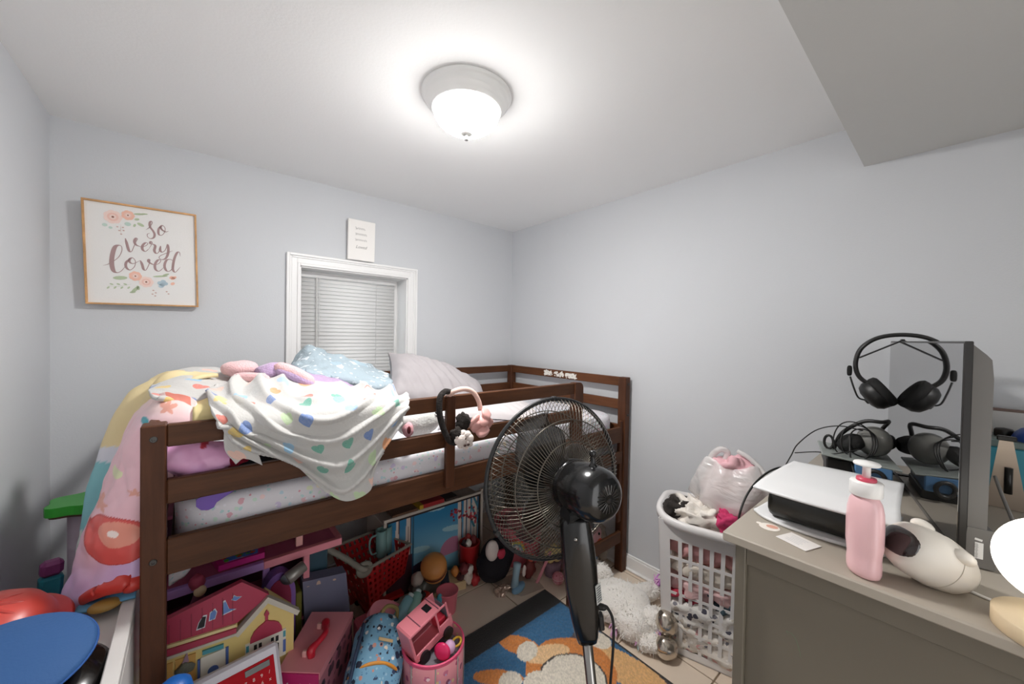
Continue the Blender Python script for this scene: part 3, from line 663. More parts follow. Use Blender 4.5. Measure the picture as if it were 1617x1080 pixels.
def star_mask(x, z, cx, cz, r):
    a = np.arctan2(z-cz, x-cx); d = np.hypot(x-cx, z-cz); return d < r*(0.72+0.28*np.cos(5*a-1.2))
def comf_print(u, v, V):
    x, z = V[..., 0], V[..., 2]
    n = fbm(V, 4.0, 2)
    c = L3('efc3cc')[None,None,:]*np.ones(u.shape+(1,)); k = smoothstep(n+0.5*np.sin(z*11)+0.2, 0.0, 0.7)[..., None]
    c = c*(1-k)+L3('d3b2dc')*k
    k2 = smoothstep(z, 1.10, 1.16)[..., None]; c = c*(1-k2)+L3('f1d3d0')*k2
    d = np.hypot(x+0.135, (z-0.852)*1.0)
    for r, h in ((0.058,'c94a48'),(0.055,'e2605a')): c[d < r] = L3(h)
    c[(np.hypot(x+0.13, z-0.87) < 0.032) & (d < 0.05)] = L3('f0a08c'); c[np.hypot(x+0.138, z-0.872) < 0.009] = L3('fff2ea')
    for cx, cz, r in ((-0.163,0.923,0.017),(-0.045,1.155,0.016),(-0.10,0.965,0.010)): c[star_mask(x, z, cx, cz, r)] = L3('e3a393')
    c[np.hypot(x+0.135, (z-0.995)) < 0.012] = L3('dfe0b4'); c[np.hypot(x+0.083, (z-1.125)) < 0.008] = L3('3c9aa8')
    c[(u > 0.94) & (v < 0.6)] = L3('5f93b8'); c[(u > 0.90) & (v > 0.35) & (v < 0.80)] = L3('cf4038')
    c[(u < 0.10) & (v > 0.1) & (v < 0.45)] = L3('e38a7a')
    return c
cmf = T('comforter', 'shiny pink and lilac comforter with a red ball print, hanging off the bed end', 'comforter', (-0.14, 1.32, 0.75))
cloth(COMFORTER, 230, 170, 'spread', m_print, cmf, amp=0.012, s=8, thick=0.03, fold=lambda u, v: 0.010*np.sin(u*17+2*v)*np.sin(PI*v), prnt=comf_print)
def comf_in(u, v, V):
    c = L3('e3a6cf')[None,None,:]*np.ones(u.shape+(1,)); n = fbm(V, 9, 2)[..., None]; k = smoothstep(n, -0.1, 0.5); c = c*(1-k)+L3('c795d6')*k
    x, z = V[..., 0], V[..., 2]
    c[np.hypot(x-0.02, z-1.062) < 0.009] = L3('c04050'); c[np.hypot(x-0.062, z-1.07) < 0.010] = L3('7fc0cc'); return c
cloth(COMF_IN, 40, 50, 'inner_fold', m_print, cmf, amp=0.007, s=14, thick=0.02, prnt=comf_in)
def throw_print(u, v, V):
    c = L3('e6d3a4')[None,None,:]*np.ones(u.shape+(1,)); uu = u+0.02*np.sin(v*9)
    c[uu > 0.55] = L3('d9d9e2'); c[uu > 0.63] = L3('86bfc6'); c[uu > 0.93] = L3('d5dad6'); return c
th_ = T('throw_blanket', 'yellow, white and teal banded throw hanging behind the pink comforter', 'blanket', (-0.17, 1.68, 0.74))
cloth(THROW, 90, 50, 'throw', m_cot, th_, amp=0.006, s=8, thick=0.012, fold=lambda u, v: 0.012*np.sin(v*13+2*u)*smoothstep(u, 0, 0.2), prnt=throw_print)
# yellow and blue lining showing under the hearts
cloth([[(0.0,1.36,1.165),(0.05,1.34,1.185),(0.085,1.33,1.16)],[(0.0,1.30,1.155),(0.05,1.285,1.16),(0.085,1.28,1.155)],[(0.0,1.272,1.10),(0.05,1.268,1.10),(0.09,1.268,1.10)]], 16, 16, 'lining', mat('yellow_cotton','e2d09a',0.85,var=0.06,vscale=20), th_, amp=0.004, s=20, thick=0.006)
# light blue fleece with lace print
fb = T('fleece_blanket', 'pale blue fluffy blanket with a lace print, crumpled under the window', 'blanket', (0.5, 1.85, 1.08))
cloth(FLEECE, 60, 90, 'fleece', scatter_mat('blue_lace', 'a2b1ba', [(16,0.28,['d3dce2','c6d2da'],0.6),(45,0.3,['dde4e8'],0.5),(9,0.3,['a5bac6'],0.5)], rough=0.95, bump=0.5, bscale=130), fb, amp=0.018, s=11, thick=0.02)
# pink and lilac plush
pk = T('plush_toy', 'pink and lilac plush animal lying face down among the blankets', 'plush toy', (0.2, 1.62, 1.13))
m_ppk = mat('plush_pink','e6b9bb',0.95,var=0.1,vscale=60,bump=0.5,bscale=200,sheen=0.4); m_pll = mat('plush_lilac','b79cc0',0.95,var=0.14,vscale=80,bump=0.5,bscale=200,sheen=0.4)
ob(MB().ell((0.128,1.64,1.235),(0.055,0.05,0.032),disp=0.006,dscale=20), 'body', m_ppk, pk, True, world=True)
ob(MB().ell((0.225,1.60,1.225),(0.06,0.06,0.03),disp=0.008,dscale=25), 'body', m_pll, pk, True, world=True)
def limb(p, q, r1, r2, nm, m): ob(MB().tube(catmull([p, (np.array(p)+np.array(q))/2+np.array((0,0,0.006)), q], 14), [r1*math.sqrt(max(0.05,1-(2*k/13-1)**6)) for k in range(14)], 14), nm, m, pk, True, world=True)
limb((0.098,1.56,1.212), (0.20,1.50,1.205), 0.017, 0.016, 'leg', m_ppk)
limb((0.22,1.56,1.250), (0.335,1.50,1.185), 0.021, 0.02, 'leg', m_ppk)
limb((0.222,1.554,1.238), (0.333,1.494,1.173), 0.019, 0.018, 'leg_underside', m_pll)
cloth([[(0.30,1.70,1.215),(0.40,1.70,1.19),(0.50,1.70,1.16)],[(0.32,1.60,1.195),(0.41,1.60,1.17),(0.51,1.60,1.14)],[(0.33,1.50,1.15),(0.42,1.50,1.13),(0.52,1.48,1.11)]], 20, 24, 'skirt', m_pll, pk, amp=0.008, s=15, thick=0.012)
# ------------------------------------------------------------------ pillows
def pillow(name, label, c, R, d, m, seed=0, amp=0.012, cat='pillow'):
    n = 44; V = []
    for sgn in (1, -1):
        g = np.zeros((n, n, 3))
        for i in range(n):
            for j in range(n):
                u = -1+2*i/(n-1); v = -1+2*j/(n-1)
                e = max(0.0, (1-u**2))**0.45*max(0.0, (1-v**2))**0.45
                pin = 1-0.07*(1-abs(u)**3)*abs(v)**2; pin2 = 1-0.07*(1-abs(v)**3)*abs(u)**2
                g[i, j] = (u*d[0]/2*pin2, v*d[1]/2*pin, sgn*(d[2]/2*e+0.002))
        V.append(g)
    mb = MB(); R = np.asarray(R)
    for k, g in enumerate(V):
        q = g @ R.T+np.array(c); nn = np.ones(q.shape)*(R[:, 2]*(1 if k == 0 else -1))
        e = (1-np.linspace(-1,1,n)[:,None]**6)*(1-np.linspace(-1,1,n)[None,:]**6)
        w = amp*fbm(q+seed, 6, 3)*e+0.5*amp*np.sin(30*np.linspace(-1,1,n)[:,None]+12*np.linspace(-1,1,n)[None,:]+4*fbm(q+seed, 3, 1))*e*0.6
        mb.grid(q+nn*w[..., None], flip=(k == 0))
    t = T(name, label, cat, tuple(np.array(c)-np.array((0,0,0.1))))
    ob(mb, 'cover', m, t, True, world=True)
    return t
pillow('bed_pillow', 'grey cotton pillow leaning at the head of the bed', (1.00,1.76,1.075), rotm(math.radians(32), math.radians(20), math.radians(-10)), (0.58,0.38,0.21), mat('grey_cotton','9d989a',0.85,bump=0.25,bscale=18), 1, 0.022)
pillow('white_pillow', 'flat white pillow lying on the mattress behind the fan', (1.17,1.55,0.985), rotm(math.radians(4), math.radians(5), math.radians(-30)), (0.52,0.36,0.12), mat('white_cotton','c6c0c1',0.85,bump=0.15,bscale=20), 5)
# ------------------------------------------------------------------ plush between the rails
up_ = T('sleepy_plush', 'round white plush with closed black eyelashes, behind the guard rail', 'plush toy', (0.68, 1.36, 0.95))
ob(MB().ell((0.68,1.365,1.03),(0.092,0.06,0.062),disp=0.005,dscale=20), 'head', mat('plush_white','e6e7e3',0.9,bump=0.3,bscale=120), up_, True, world=True)
mb = MB()
for k in range(4): mb.box((0.728+0.0055*k,1.312+0.004*k,1.062-0.0145*k), (0.009,0.004,0.0045), 0, rotm(0,0.6,0.3))
ob(mb, 'eyelashes', mat('black_thread','1a1817',0.8), up_, world=True)
pm = T('pink_muzzle_plush', 'small pink plush snout peeking out beside the heart blanket', 'plush toy', (0.60, 1.30, 0.99))
ob(MB().ell((0.602,1.29,1.018),(0.020,0.02,0.028),disp=0.003,dscale=40), 'snout', mat('plush_rose','e2a6ad',0.9,bump=0.3,bscale=150), pm, True, world=True)
ob(MB().ell((0.597,1.272,1.022),(0.007,0.006,0.014)), 'mouth', mat('dark_red_felt','5f1c22',0.9), pm, True, world=True)
# red sequin and dark bits on the mattress by the post
rs = T('sequin_pouch', 'red sequin pouch lying on dark cloth near the bed post', 'pouch', (0.06, 1.30, 0.99))
ob(MB().ell((0.075,1.30,1.002),(0.05,0.02,0.02),disp=0.006,dscale=60), 'pouch', mat('red_sequin','b02a45',0.25,0.5,var=0.5,vscale=160,bump=0.6,bscale=240), rs, True, world=True)
dk = T('dark_clothing', 'black clothing bundled on the mattress at the foot of the bed', 'clothing', (0.1, 1.36, 0.92))
ob(MB().ell((0.10,1.37,0.985),(0.16,0.085,0.045),disp=0.02,dscale=14), 'bundle', mat('black_knit','1f1d22',0.95,bump=0.3,bscale=60), dk, True, world=True)
pv = T('purple_strap', 'purple pull strap on the side of the floral mattress sheet', 'strap', (0.05, 1.252, 0.90))
poly = [(0.02,0.0),(0.03,-0.012),(0.045,-0.016),(0.056,-0.012),(0.062,0.0),(0.10,0.022),(0.13,0.036),(0.06,0.036),(0.02,0.018)]
ob(MB().prism(poly, 0.003, O=(-0.013,1.2575,0.915), X=(1,0,0), Y=(0,0,1)), 'strap', mat('purple_satin','6b4aa6',0.5), pv, world=True)
# ------------------------------------------------------------------ headbands hung on the rail
m_fur = mat('black_fur','241e1b',0.95,var=0.3,vscale=120,bump=0.8,bscale=160)
eb = T('black_headband', 'black furry headband with a white smiling flower, hung over the rail', 'headband', (0.72, 1.19, 1.0))
ob(MB().tube(catmull([(0.735,1.225,1.155),(0.70,1.20,1.162),(0.675,1.190,1.142),(0.672,1.186,1.09),(0.688,1.184,1.03),(0.712,1.182,0.985),(0.735,1.182,0.972)], 30), 0.011, 10), 'band', m_fur, eb, True, world=True)
ob(MB().ell((0.768,1.178,1.050),(0.029,0.026,0.031),disp=0.010,dscale=60), 'pompom', m_fur, eb, True, world=True)
ob(MB().ell((0.745,1.172,1.008),(0.030,0.024,0.024),disp=0.010,dscale=60), 'pompom', m_fur, eb, True, world=True)
mb = MB(); fo = np.array((0.752,1.146,0.990)); fx = np.array((0.80,-0.60,0)); fz = np.array((0,0,1.)); fn = np.cross(fx, fz)
for k in range(8):
    a = 2*PI*k/8+0.2; mb.ell(fo+fx*0.023*math.cos(a)+fz*0.023*math.sin(a), (0.014,0.010,0.014), nu=12, nv=8, disp=0.002, dscale=80)
mb.ell(fo, (0.026,0.012,0.026), nu=14, nv=8)
ob(mb, 'flower', mat('flower_plush','efe3dc',0.95,bump=0.4,bscale=180), eb, True, world=True)
mb = MB()
for a, b, r in ((-0.010,0.002,0.0032),(0.006,0.006,0.0032),(-0.002,-0.001,0.0018)): mb.ell(fo+fx*a+fz*b+fn*0.0125, (r,r*0.6,r), nu=8, nv=6)
for a in (0.004, 0.016): mb.ell(fo+fx*a+fz*(-0.016+0.3*(a-0.01))+fn*0.0135, (0.0062,0.004,0.0045), nu=10, nv=6)
ob(mb, 'face', mat('dark_brown_felt','3a2420',0.9), eb, True, world=True)
ep = T('pink_headband', 'pale pink headband with a big pink satin flower, hung over the rail', 'headband', (0.80, 1.20, 1.05))
ob(MB().tube(catmull([(0.728,1.225,1.138),(0.745,1.205,1.160),(0.785,1.195,1.166),(0.820,1.190,1.150),(0.842,1.186,1.115),(0.850,1.184,1.08)], 24), 0.0095, 10), 'band', mat('pink_velvet','ecc6b8',0.8,bump=0.2,bscale=80), ep, True, world=True)
mb = MB(); pc = np.array((0.838,1.168,1.040))
for k, (a, b, c_, r) in enumerate(((-0.025,0.0,0.005,0.03),(0.02,-0.01,0.028,0.027),(0.03,0.005,-0.012,0.03),(0.0,-0.012,-0.030,0.028),(-0.02,-0.006,-0.015,0.027),(0.004,-0.016,0.004,0.022))):
    mb.ell(pc+np.array((a,b,c_)), (r,0.012,r), rotm(0.5*(-1)**k,0.4*math.sin(k),0.5*math.cos(k)), nu=16, nv=8, disp=0.004, dscale=45)
ob(mb, 'flower', mat('pink_satin','ecb3ad',0.45,var=0.12,vscale=40), ep, True, world=True)
# ------------------------------------------------------------------ pedestal fan
FC = np.array((0.811,0.747,0.960)); FN = np.array((0.195,0.977,-0.080)); FN /= np.linalg.norm(FN); FR = frame(FN)
fan = T('pedestal_fan', 'black pedestal fan seen from behind, standing in front of the bed', 'fan', (0.837, 0.555, 0.0))
m_blk = mat('fan_black_gloss','0f0f10',0.2,coat=0.3); m_blk2 = mat('fan_black_satin','1b1b1c',0.45); m_wire = mat('grille_wire','6a645b',0.3,0.8); m_chrome = mat('pole_chrome','a9a6a2',0.18,1.0)
fp = lambda r, th, a: FC+FR[:,0]*r*math.cos(th)+FR[:,1]*r*math.sin(th)+FN*a
def cage(prof, tw, n, sign):
    mb = MB(); pr_ = catmull(np.array(prof), 12)
    for k in range(n):
        t0 = 2*PI*k/n; mb.tube([fp(r, t0+sign*tw*(r-prof[0][0])/(0.225-prof[0][0]), a) for r, a in pr_], 0.00105, 4, cap=False)
    return mb
mb = cage([(0.060,-0.078),(0.105,-0.080),(0.16,-0.066),(0.205,-0.036),(0.222,-0.010),(0.224,0.0)], 0.22, 104, 1)
for r, a in ((0.066,-0.080),(0.115,-0.0785),(0.172,-0.061)): mb.tube([fp(r, 2*PI*k/72, a) for k in range(72)], 0.0017, 5, closed=True)
ob(mb, 'rear_grille', m_wire, fan, True, world=True)
mb = cage([(0.060,0.082),(0.105,0.080),(0.16,0.066),(0.205,0.036),(0.222,0.010),(0.224,0.0)], 0.22, 104, -1)
for r, a in ((0.062,0.083),(0.14,0.073),(0.185,0.053)): mb.tube([fp(r, 2*PI*k/72, a) for k in range(72)], 0.0017, 5, closed=True)
ob(mb, 'front_grille', m_wire, fan, True, world=True)
ob(MB().lathe([(0.001,0.081),(0.058,0.081),(0.060,0.084),(0.056,0.088),(0.001,0.090)], 32, FC, FR), 'badge', m_blk2, fan, True, world=True)
mb = MB(); mb.tube([fp(0.2255, 2*PI*k/96, 0.0) for k in range(96)], 0.0062, 10, closed=True)
ob(mb, 'rim', m_blk2, fan, True, world=True)
mb = MB()
for t0 in (PI/2, PI/2+2.1, PI/2-2.1, -PI/2): mb.box(fp(0.2275, t0, 0), (0.016,0.012,0.020), 0.003, np.stack([FR[:,0]*-math.sin(t0)+FR[:,1]*math.cos(t0), FR[:,0]*math.cos(t0)+FR[:,1]*math.sin(t0), FN], 1))
ob(mb, 'rim_clips', m_blk2, fan, world=True)
m_blade = mat('fan_blade_smoke','2e2a26',0.3,coat=0.3,alpha=0.6)
for b in range(3):
    rows = []
    for i in range(14):
        r = 0.03+0.165*i/13; wd = 0.35+0.75*math.sin(PI*min(1,(i+1.5)/12))**0.8; row = []
        for j in range(12):
            s_ = j/11-0.5; row.append(fp(r, 2*PI*b/3+0.9+wd*s_*1.5+0.25*i/13, -s_*0.055*(1-0.35*i/13)+0.004))
        rows.append(row)
    ob(MB().grid(np.array(rows)), 'blade', m_blade, fan, True, world=True, solid=0.002)
ob(MB().lathe([(0.0,-0.045),(0.03,-0.045),(0.036,-0.02),(0.036,0.03),(0.028,0.045),(0.0,0.052)], 28, FC, FR), 'blade_hub', m_blk, fan, True, world=True)
# motor housing
prof = [(0.02,-0.060),(0.060,-0.060),(0.067,-0.066),(0.069,-0.078),(0.070,-0.090),(0.0665,-0.094),(0.069,-0.098),(0.070,-0.13),(0.069,-0.165),(0.066,-0.188),(0.058,-0.204),(0.045,-0.213),(0.025,-0.218),(0.006,-0.219),(0.0,-0.217)]
hs_ = ob(MB().lathe(prof, 48, FC, FR), 'motor_housing', m_blk, fan, True, world=True)
mb = MB()
for k in range(20):
    t0 = 2*PI*k/20
    for r0, r1 in ((0.012,0.034),):
        p0 = fp(r0, t0, -0.2195); p1 = fp(r1, t0, -0.2172); mb.tube([p0, (p0+p1)/2-FN*0.0008, p1], 0.0014, 5)
ob(mb, 'vent_ribs', mat('vent_grey','4a4846',0.25,0.5), hs_, world=True)
up = FR[:,1] if FR[2,1] > 0 else -FR[:,1]
k0 = FC-FN*0.165+up*0.064
ob(MB().lathe([(0.011,0.0),(0.011,0.006),(0.0068,0.010),(0.0068,0.030),(0.0085,0.032),(0.0085,0.040),(0.006,0.043),(0.0,0.0435)], 20, k0, frame(up)), 'oscillation_knob', m_blk, fan, True, world=True)
# neck, control column, pole, base
A0 = np.array((0.763,0.635,0.900)); dn = np.array((0.082,-0.089,-1.0)); dn /= np.linalg.norm(dn)
mb = MB(); mb.box(FC-FN*0.125-up*0.078, (0.045,0.05,0.035), 0.006, FR)
mb.cyl(A0-dn*0.008+FR[:,0]*0.03, A0-dn*0.008-FR[:,0]*0.03, 0.022, n=20)
ob(mb, 'tilt_bracket', m_blk2, fan, world=True)
X_ = np.array((0.763,-0.646,0)); X_ -= dn*np.dot(X_, dn); X_ /= np.linalg.norm(X_); Y_ = np.cross(dn, X_)
rows = []
for d, hw, hd in ((-0.004,0.020,0.014),(0.0,0.034,0.024),(0.012,0.039,0.028),(0.06,0.0425,0.031),(0.12,0.0445,0.033),(0.19,0.0425,0.033),(0.26,0.0365,0.031),(0.305,0.0305,0.027),(0.322,0.026,0.023),(0.329,0.016,0.014)):
    row = []
    for k in range(33):
        t0 = 2*PI*k/32; c, s_ = math.cos(t0), math.sin(t0); e = 0.62
        row.append(A0+dn*d+X_*hw*math.copysign(abs(c)**e, c)+Y_*hd*math.copysign(abs(s_)**e, s_))
    rows.append(row)
colm = ob(MB().grid(np.array(rows)), 'control_column', m_blk, fan, True, world=True)
FROM = lambda d, x, y: A0+dn*d+X_*x+Y_*y
sy = 1 if np.dot(Y_, np.array((0.6,0.7,0))) < 0 else -1       # side of the column that faces the camera
ob(MB().lathe([(0.0055,0),(0.0055,0.002),(0.003,0.0035),(0,0.004)], 14, FROM(0.045,-0.006,sy*0.0295), frame(Y_*sy)), 'screw', m_chrome, colm, True, world=True)
m_lab = mat('paper_label','c9cbc8',0.6)
lb = ob(MB().box(FROM(0.19,0.0385,sy*0.0262), (0.022,0.0012,0.048), 0, np.stack([X_*0.72-Y_*sy*0.69, X_*0.69+Y_*sy*0.72, -dn], 1)), 'rating_label', m_lab, colm, world=True)
mb = MB()
for k in range(7): mb.box(FROM(0.173+0.0058*k,0.0391,sy*0.0268), (0.017,0.0012,0.0016), 0, np.stack([X_*0.72-Y_*sy*0.69, X_*0.69+Y_*sy*0.72, -dn], 1))
ob(mb, 'label_lines', mat('label_ink','55585a',0.7), lb, world=True)
ob(MB().box(FROM(0.275,0.040,sy*0.006), (0.014,0.022,0.040), 0.003, np.stack([X_, Y_, -dn], 1)), 'speed_switch', m_blk2, colm, world=True)
L_ = (A0[2])/(-dn[2])
ob(MB().cyl(A0+dn*0.31, A0+dn*(L_-0.03), 0.0135, n=24), 'pole', m_chrome, fan, True, world=True)
fb_ = A0+dn*(L_-0.001)
ob(MB().lathe([(0.18,0.0),(0.182,0.006),(0.175,0.016),(0.10,0.024),(0.045,0.032),(0.030,0.045),(0.022,0.075),(0.0,0.075)], 48, (fb_[0],fb_[1],0.011)), 'base', m_blk, fan, True, world=True)
cd = [FROM(0.235,0.036,sy*0.008), FROM(0.236,0.050,sy*0.012), FROM(0.240,0.060,sy*0.012), FROM(0.27,0.070,sy*0.012), FROM(0.33,0.066,sy*0.012), FROM(0.45,0.045,sy*0.012), FROM(0.60,0.025,sy*0.012), FROM(0.75,0.02,sy*0.02), FROM(0.86,0.03,sy*0.04)]
rad = [0.009,0.008,0.006,0.0036]; 
pc_ = catmull(cd, 60); rr_ = np.interp(np.linspace(0, len(cd)-1, 60), [0,1,1.6,2.2,8], [0.009,0.008,0.0055,0.0036,0.0036])
ob(MB().tube(pc_, rr_, 8), 'power_cord', mat('cord_rubber','151515',0.5), fan, True, world=True)
# ------------------------------------------------------------------ dresser
DZ = 0.92
m_dr = mat('dresser_shaded_greige','6f685b',0.5,var=0.04,vscale=6)  # same greige darkened: shade on the unlit sides is put into the colour
m_drt = mat('dresser_lit_greige','a89f92',0.45,var=0.04,vscale=5)  # same greige lightened: lamplight on the top is put into the colour
dr = T('dresser', 'greige painted dresser with panelled end, standing by the right wall', 'dresser', (1.46, 0.07, 0))
dxa, dxb, dya, dyb = 0.951, 1.962, -0.215, 0.3445
ob(MB().bx(dxa, dxb, dya, dyb, DZ-0.022, DZ, 0.003), 'top', m_drt, dr, world=True)
ex = 0.967
# end panel: stiles, rails and recessed field
ob(MB().bx(ex, ex+0.045, 0.300, 0.3215, 0, DZ-0.0225, 0.002), 'leg', m_dr, dr, world=True)
ob(MB().bx(ex, ex+0.045, -0.20, -0.1785, 0, DZ-0.0225, 0.002), 'leg', m_dr, dr, world=True)
ob(MB().bx(dxb-0.055, dxb-0.01, 0.300, 0.3215, 0, DZ-0.0225, 0.002), 'leg', m_dr, dr, world=True)
ob(MB().bx(dxb-0.055, dxb-0.01, -0.20, -0.1785, 0, DZ-0.0225, 0.002), 'leg', m_dr, dr, world=True)
ob(MB().bx(ex+0.003, ex+0.025, -0.178, 0.2995, DZ-0.065, DZ-0.0225, 0.001), 'end_rail', m_dr, dr, world=True)
ob(MB().bx(ex+0.003, ex+0.025, -0.178, 0.2995, 0.10, 0.17, 0.001), 'end_rail', m_dr, dr, world=True)
ob(MB().bx(ex+0.014, ex+0.022, -0.178, 0.2995, 0.17, DZ-0.065), 'end_panel', m_dr, dr, world=True)
ob(MB().bx(ex+0.026, dxb-0.012, -0.19, 0.300, 0.10, DZ-0.0225, 0.001), 'carcass', m_dr, dr, world=True)
m_kn = mat('dark_knob','3b3732',0.35,0.5)
for i in range(3):
    for j in range(2):
        xa = ex+0.055+j*0.445; za = 0.13+i*0.252
        d_ = ob(MB().bx(xa, xa+0.425, 0.3005, 0.318, za, za+0.236, 0.003), 'drawer', m_dr, dr, world=True)
        for kx in (0.11, 0.315): ob(MB().lathe([(0.006,0),(0.006,0.012),(0.014,0.018),(0.014,0.024),(0.0,0.028)], 14, (xa+kx, 0.318, za+0.118), frame((0,1,0))), 'knob', m_kn, d_, True, world=True)
# faint green crayon scribble on the end panel
mb = MB(); cO = (ex+0.0139, 0, 0); mb.ribbon([(-0.218,0.735),(-0.222,0.742),(-0.208,0.738),(-0.199,0.715),(-0.196,0.700)], 0.0012, cO, (0,-1,0), (0,0,1), n=20)
ob(mb, 'crayon_mark', mat('green_crayon','6d7f66',0.9), dr, world=True)
# ------------------------------------------------------------------ television
tN = np.array((1.192,-0.012,0.0)); tT = np.array((0.975,0.222,0.0)); tT /= np.linalg.norm(tT); tF = np.array((-tT[1],tT[0],0.0)); tL = 0.735
RT = np.stack([tT, tF, (0,0,1)], 1)
TP = lambda s_, f_, z: tN+tT*s_+tF*f_+np.array((0,0,z))
tv = T('television', 'flat television with a dark reflective screen, seen almost edge on', 'television', tuple(TP(tL/2, -0.03, DZ)))
m_bez = mat('tv_bezel_black','2b2927',0.35); m_tvg = mat('tv_housing_grey','6f6c68',0.42,var=0.02)
ob(MB().box(TP(tL/2,-0.006,1.157), (tL,0.012,0.436), 0.0015, RT), 'bezel', m_bez, tv, world=True)
m, t_, b_ = newmat('tv_screen_glass'); b_.inputs['Base Color'].default_value = (0.012,0.012,0.012,1); b_.inputs['Roughness'].default_value = 0.025; b_.inputs['IOR'].default_value = 1.9; b_.inputs['Specular IOR Level'].default_value = 0.8; b_.inputs['Coat Weight'].default_value = 1.0; b_.inputs['Coat IOR'].default_value = 1.9; b_.inputs['Coat Roughness'].default_value = 0.02
ob(MB().box(TP(tL/2,0.0004,1.158), (tL-0.008,0.0012,0.424), 0, RT), 'screen', m, tv, world=True)
prof = [(-0.0121,0.955),(-0.038,0.962),(-0.040,1.30),(-0.037,1.338),(-0.030,1.348),(-0.0121,1.368)]
ob(MB().prism(prof, tL-0.006, O=TP(0.003,0,0), X=tF, Y=(0,0,1), N=tT), 'rear_housing', m_tvg, tv, world=True)
prof = [(-0.006,0.923),(-0.050,0.923),(-0.051,0.985),(-0.046,1.000),(-0.0122,1.001)]
lh = ob(MB().prism(prof, tL-0.02, O=TP(0.0005,0,0), X=tF, Y=(0,0,1), N=tT), 'speaker_housing', m_tvg, tv, world=True)
ob(MB().box(TP(-0.0001,-0.028,0.957), (0.0012,0.011,0.032), 0, RT), 'barcode_label', mat('label_white','eceae6',0.6), lh, world=True)
mb = MB(); rr = random.Random(3)
for k in range(14): mb.box(TP(-0.0008,-0.0245,0.943+0.0021*k), (0.0006,0.0045*rr.uniform(0.5,1),0.0009), 0, RT)
ob(mb, 'barcode_lines', mat('barcode_grey','9a9894',0.7), lh, world=True)
ob(MB().box(TP(-0.0001,-0.027,0.979), (0.001,0.010,0.004), 0, RT@rotm(0.2,0,0)), 'badge', mat('badge_white','e4e2de',0.5), lh, world=True)
for s_ in (0.08, tL-0.08): ob(MB().box(TP(s_,-0.035,DZ+0.0022), (0.022,0.20,0.0044), 0.001, RT), 'foot', m_bez, tv, world=True)
# ------------------------------------------------------------------ headset hung over the top edge of the television
hsS = 0.588
m_hs = mat('headset_black','1d1c1b',0.42,var=0.1,vscale=40); m_pad = mat('earpad_black','141312',0.8,bump=0.2,bscale=120)
hd = T('gaming_headset', 'black gaming headset hung over the top of the television', 'headset', tuple(TP(hsS, 0.0, 1.15)))
HP = lambda f_, z, s_=0.0: TP(hsS+s_, f_, z)
arc = [HP(0.070,1.225),HP(0.098,1.255),HP(0.106,1.300),HP(0.092,1.350),HP(0.052,1.385),HP(-0.006,1.396),HP(-0.064,1.385),HP(-0.104,1.350),HP(-0.118,1.300),HP(-0.110,1.255),HP(-0.082,1.225)]
ac = catmull(arc, 50); mb = MB()
rows = []
for i, q in enumerate(ac):
    tg_ = ac[min(i+1,49)]-ac[max(i-1,0)]; tg_ /= np.linalg.norm(tg_); nr = np.cross(tT, tg_); nr /= np.linalg.norm(nr)
    hw, ht = 0.014, 0.0068; rows.append([q+tT*hw*math.cos(2*PI*k/12)+nr*ht*math.sin(2*PI*k/12) for k in range(13)])
ob(MB().grid(np.array(rows)), 'headband', m_hs, hd, True, world=True)
mb = MB(); mb.box((HP(0.094,1.318)+HP(-0.006,1.378))/2, (0.022,0.004,0.125), 0, np.stack([tT, np.cross((HP(-0.006,1.378)-HP(0.094,1.318))/0.117, tT), (HP(-0.006,1.378)-HP(0.094,1.318))/0.117], 1))
mb.box((HP(-0.106,1.318)+HP(-0.006,1.378))/2, (0.022,0.004,0.125), 0, np.stack([tT, np.cross((HP(-0.006,1.378)-HP(-0.106,1.318))/0.117, tT), (HP(-0.006,1.378)-HP(-0.106,1.318))/0.117], 1))
ob(mb, 'inner_strap', m_hs, hd, world=True)
for sg, off in ((1, 0.0), (-1, -0.012)):
    ax = tF*sg*0.80+np.array((0,0,-0.60)); ax = ax/np.linalg.norm(ax); cc = HP(sg*0.050+off*1.0-0.0, 1.196)
    if sg < 0: cc = HP(-0.105, 1.196)
    Rc = frame(ax, tT)
    cup = ob(MB().lathe([(0.0,0.036),(0.024,0.035),(0.040,0.028),(0.049,0.014),(0.050,0.0),(0.050,-0.004)], 28, cc, Rc, sy=1.0), 'ear_cup', m_hs, hd, True, world=True)
    ob(MB().lathe([(0.050,-0.004),(0.052,-0.012),(0.051,-0.024),(0.044,-0.030),(0.032,-0.027),(0.026,-0.012),(0.0,-0.010)], 28, cc, Rc), 'ear_pad', m_pad, cup, True, world=True)
    if sg > 0:
        ob(MB().tube(catmull([cc+ax*0.026+np.array((0,0,-0.008)), HP(0.095,1.178), HP(0.108,1.21), HP(0.119,1.25)], 20), 0.0026, 8), 'mic_boom', m_hs, hd, True, world=True)
        ob(MB().ell(HP(0.121,1.270), (0.007,0.007,0.018), p=0.6, nu=12, nv=8), 'mic_tip', m_pad, hd, True, world=True)
        ob(MB().box(cc+ax*0.030+np.array((0,0,-0.010)), (0.014,0.02,0.008), 0.002, Rc), 'boom_hinge', m_hs, hd, world=True)
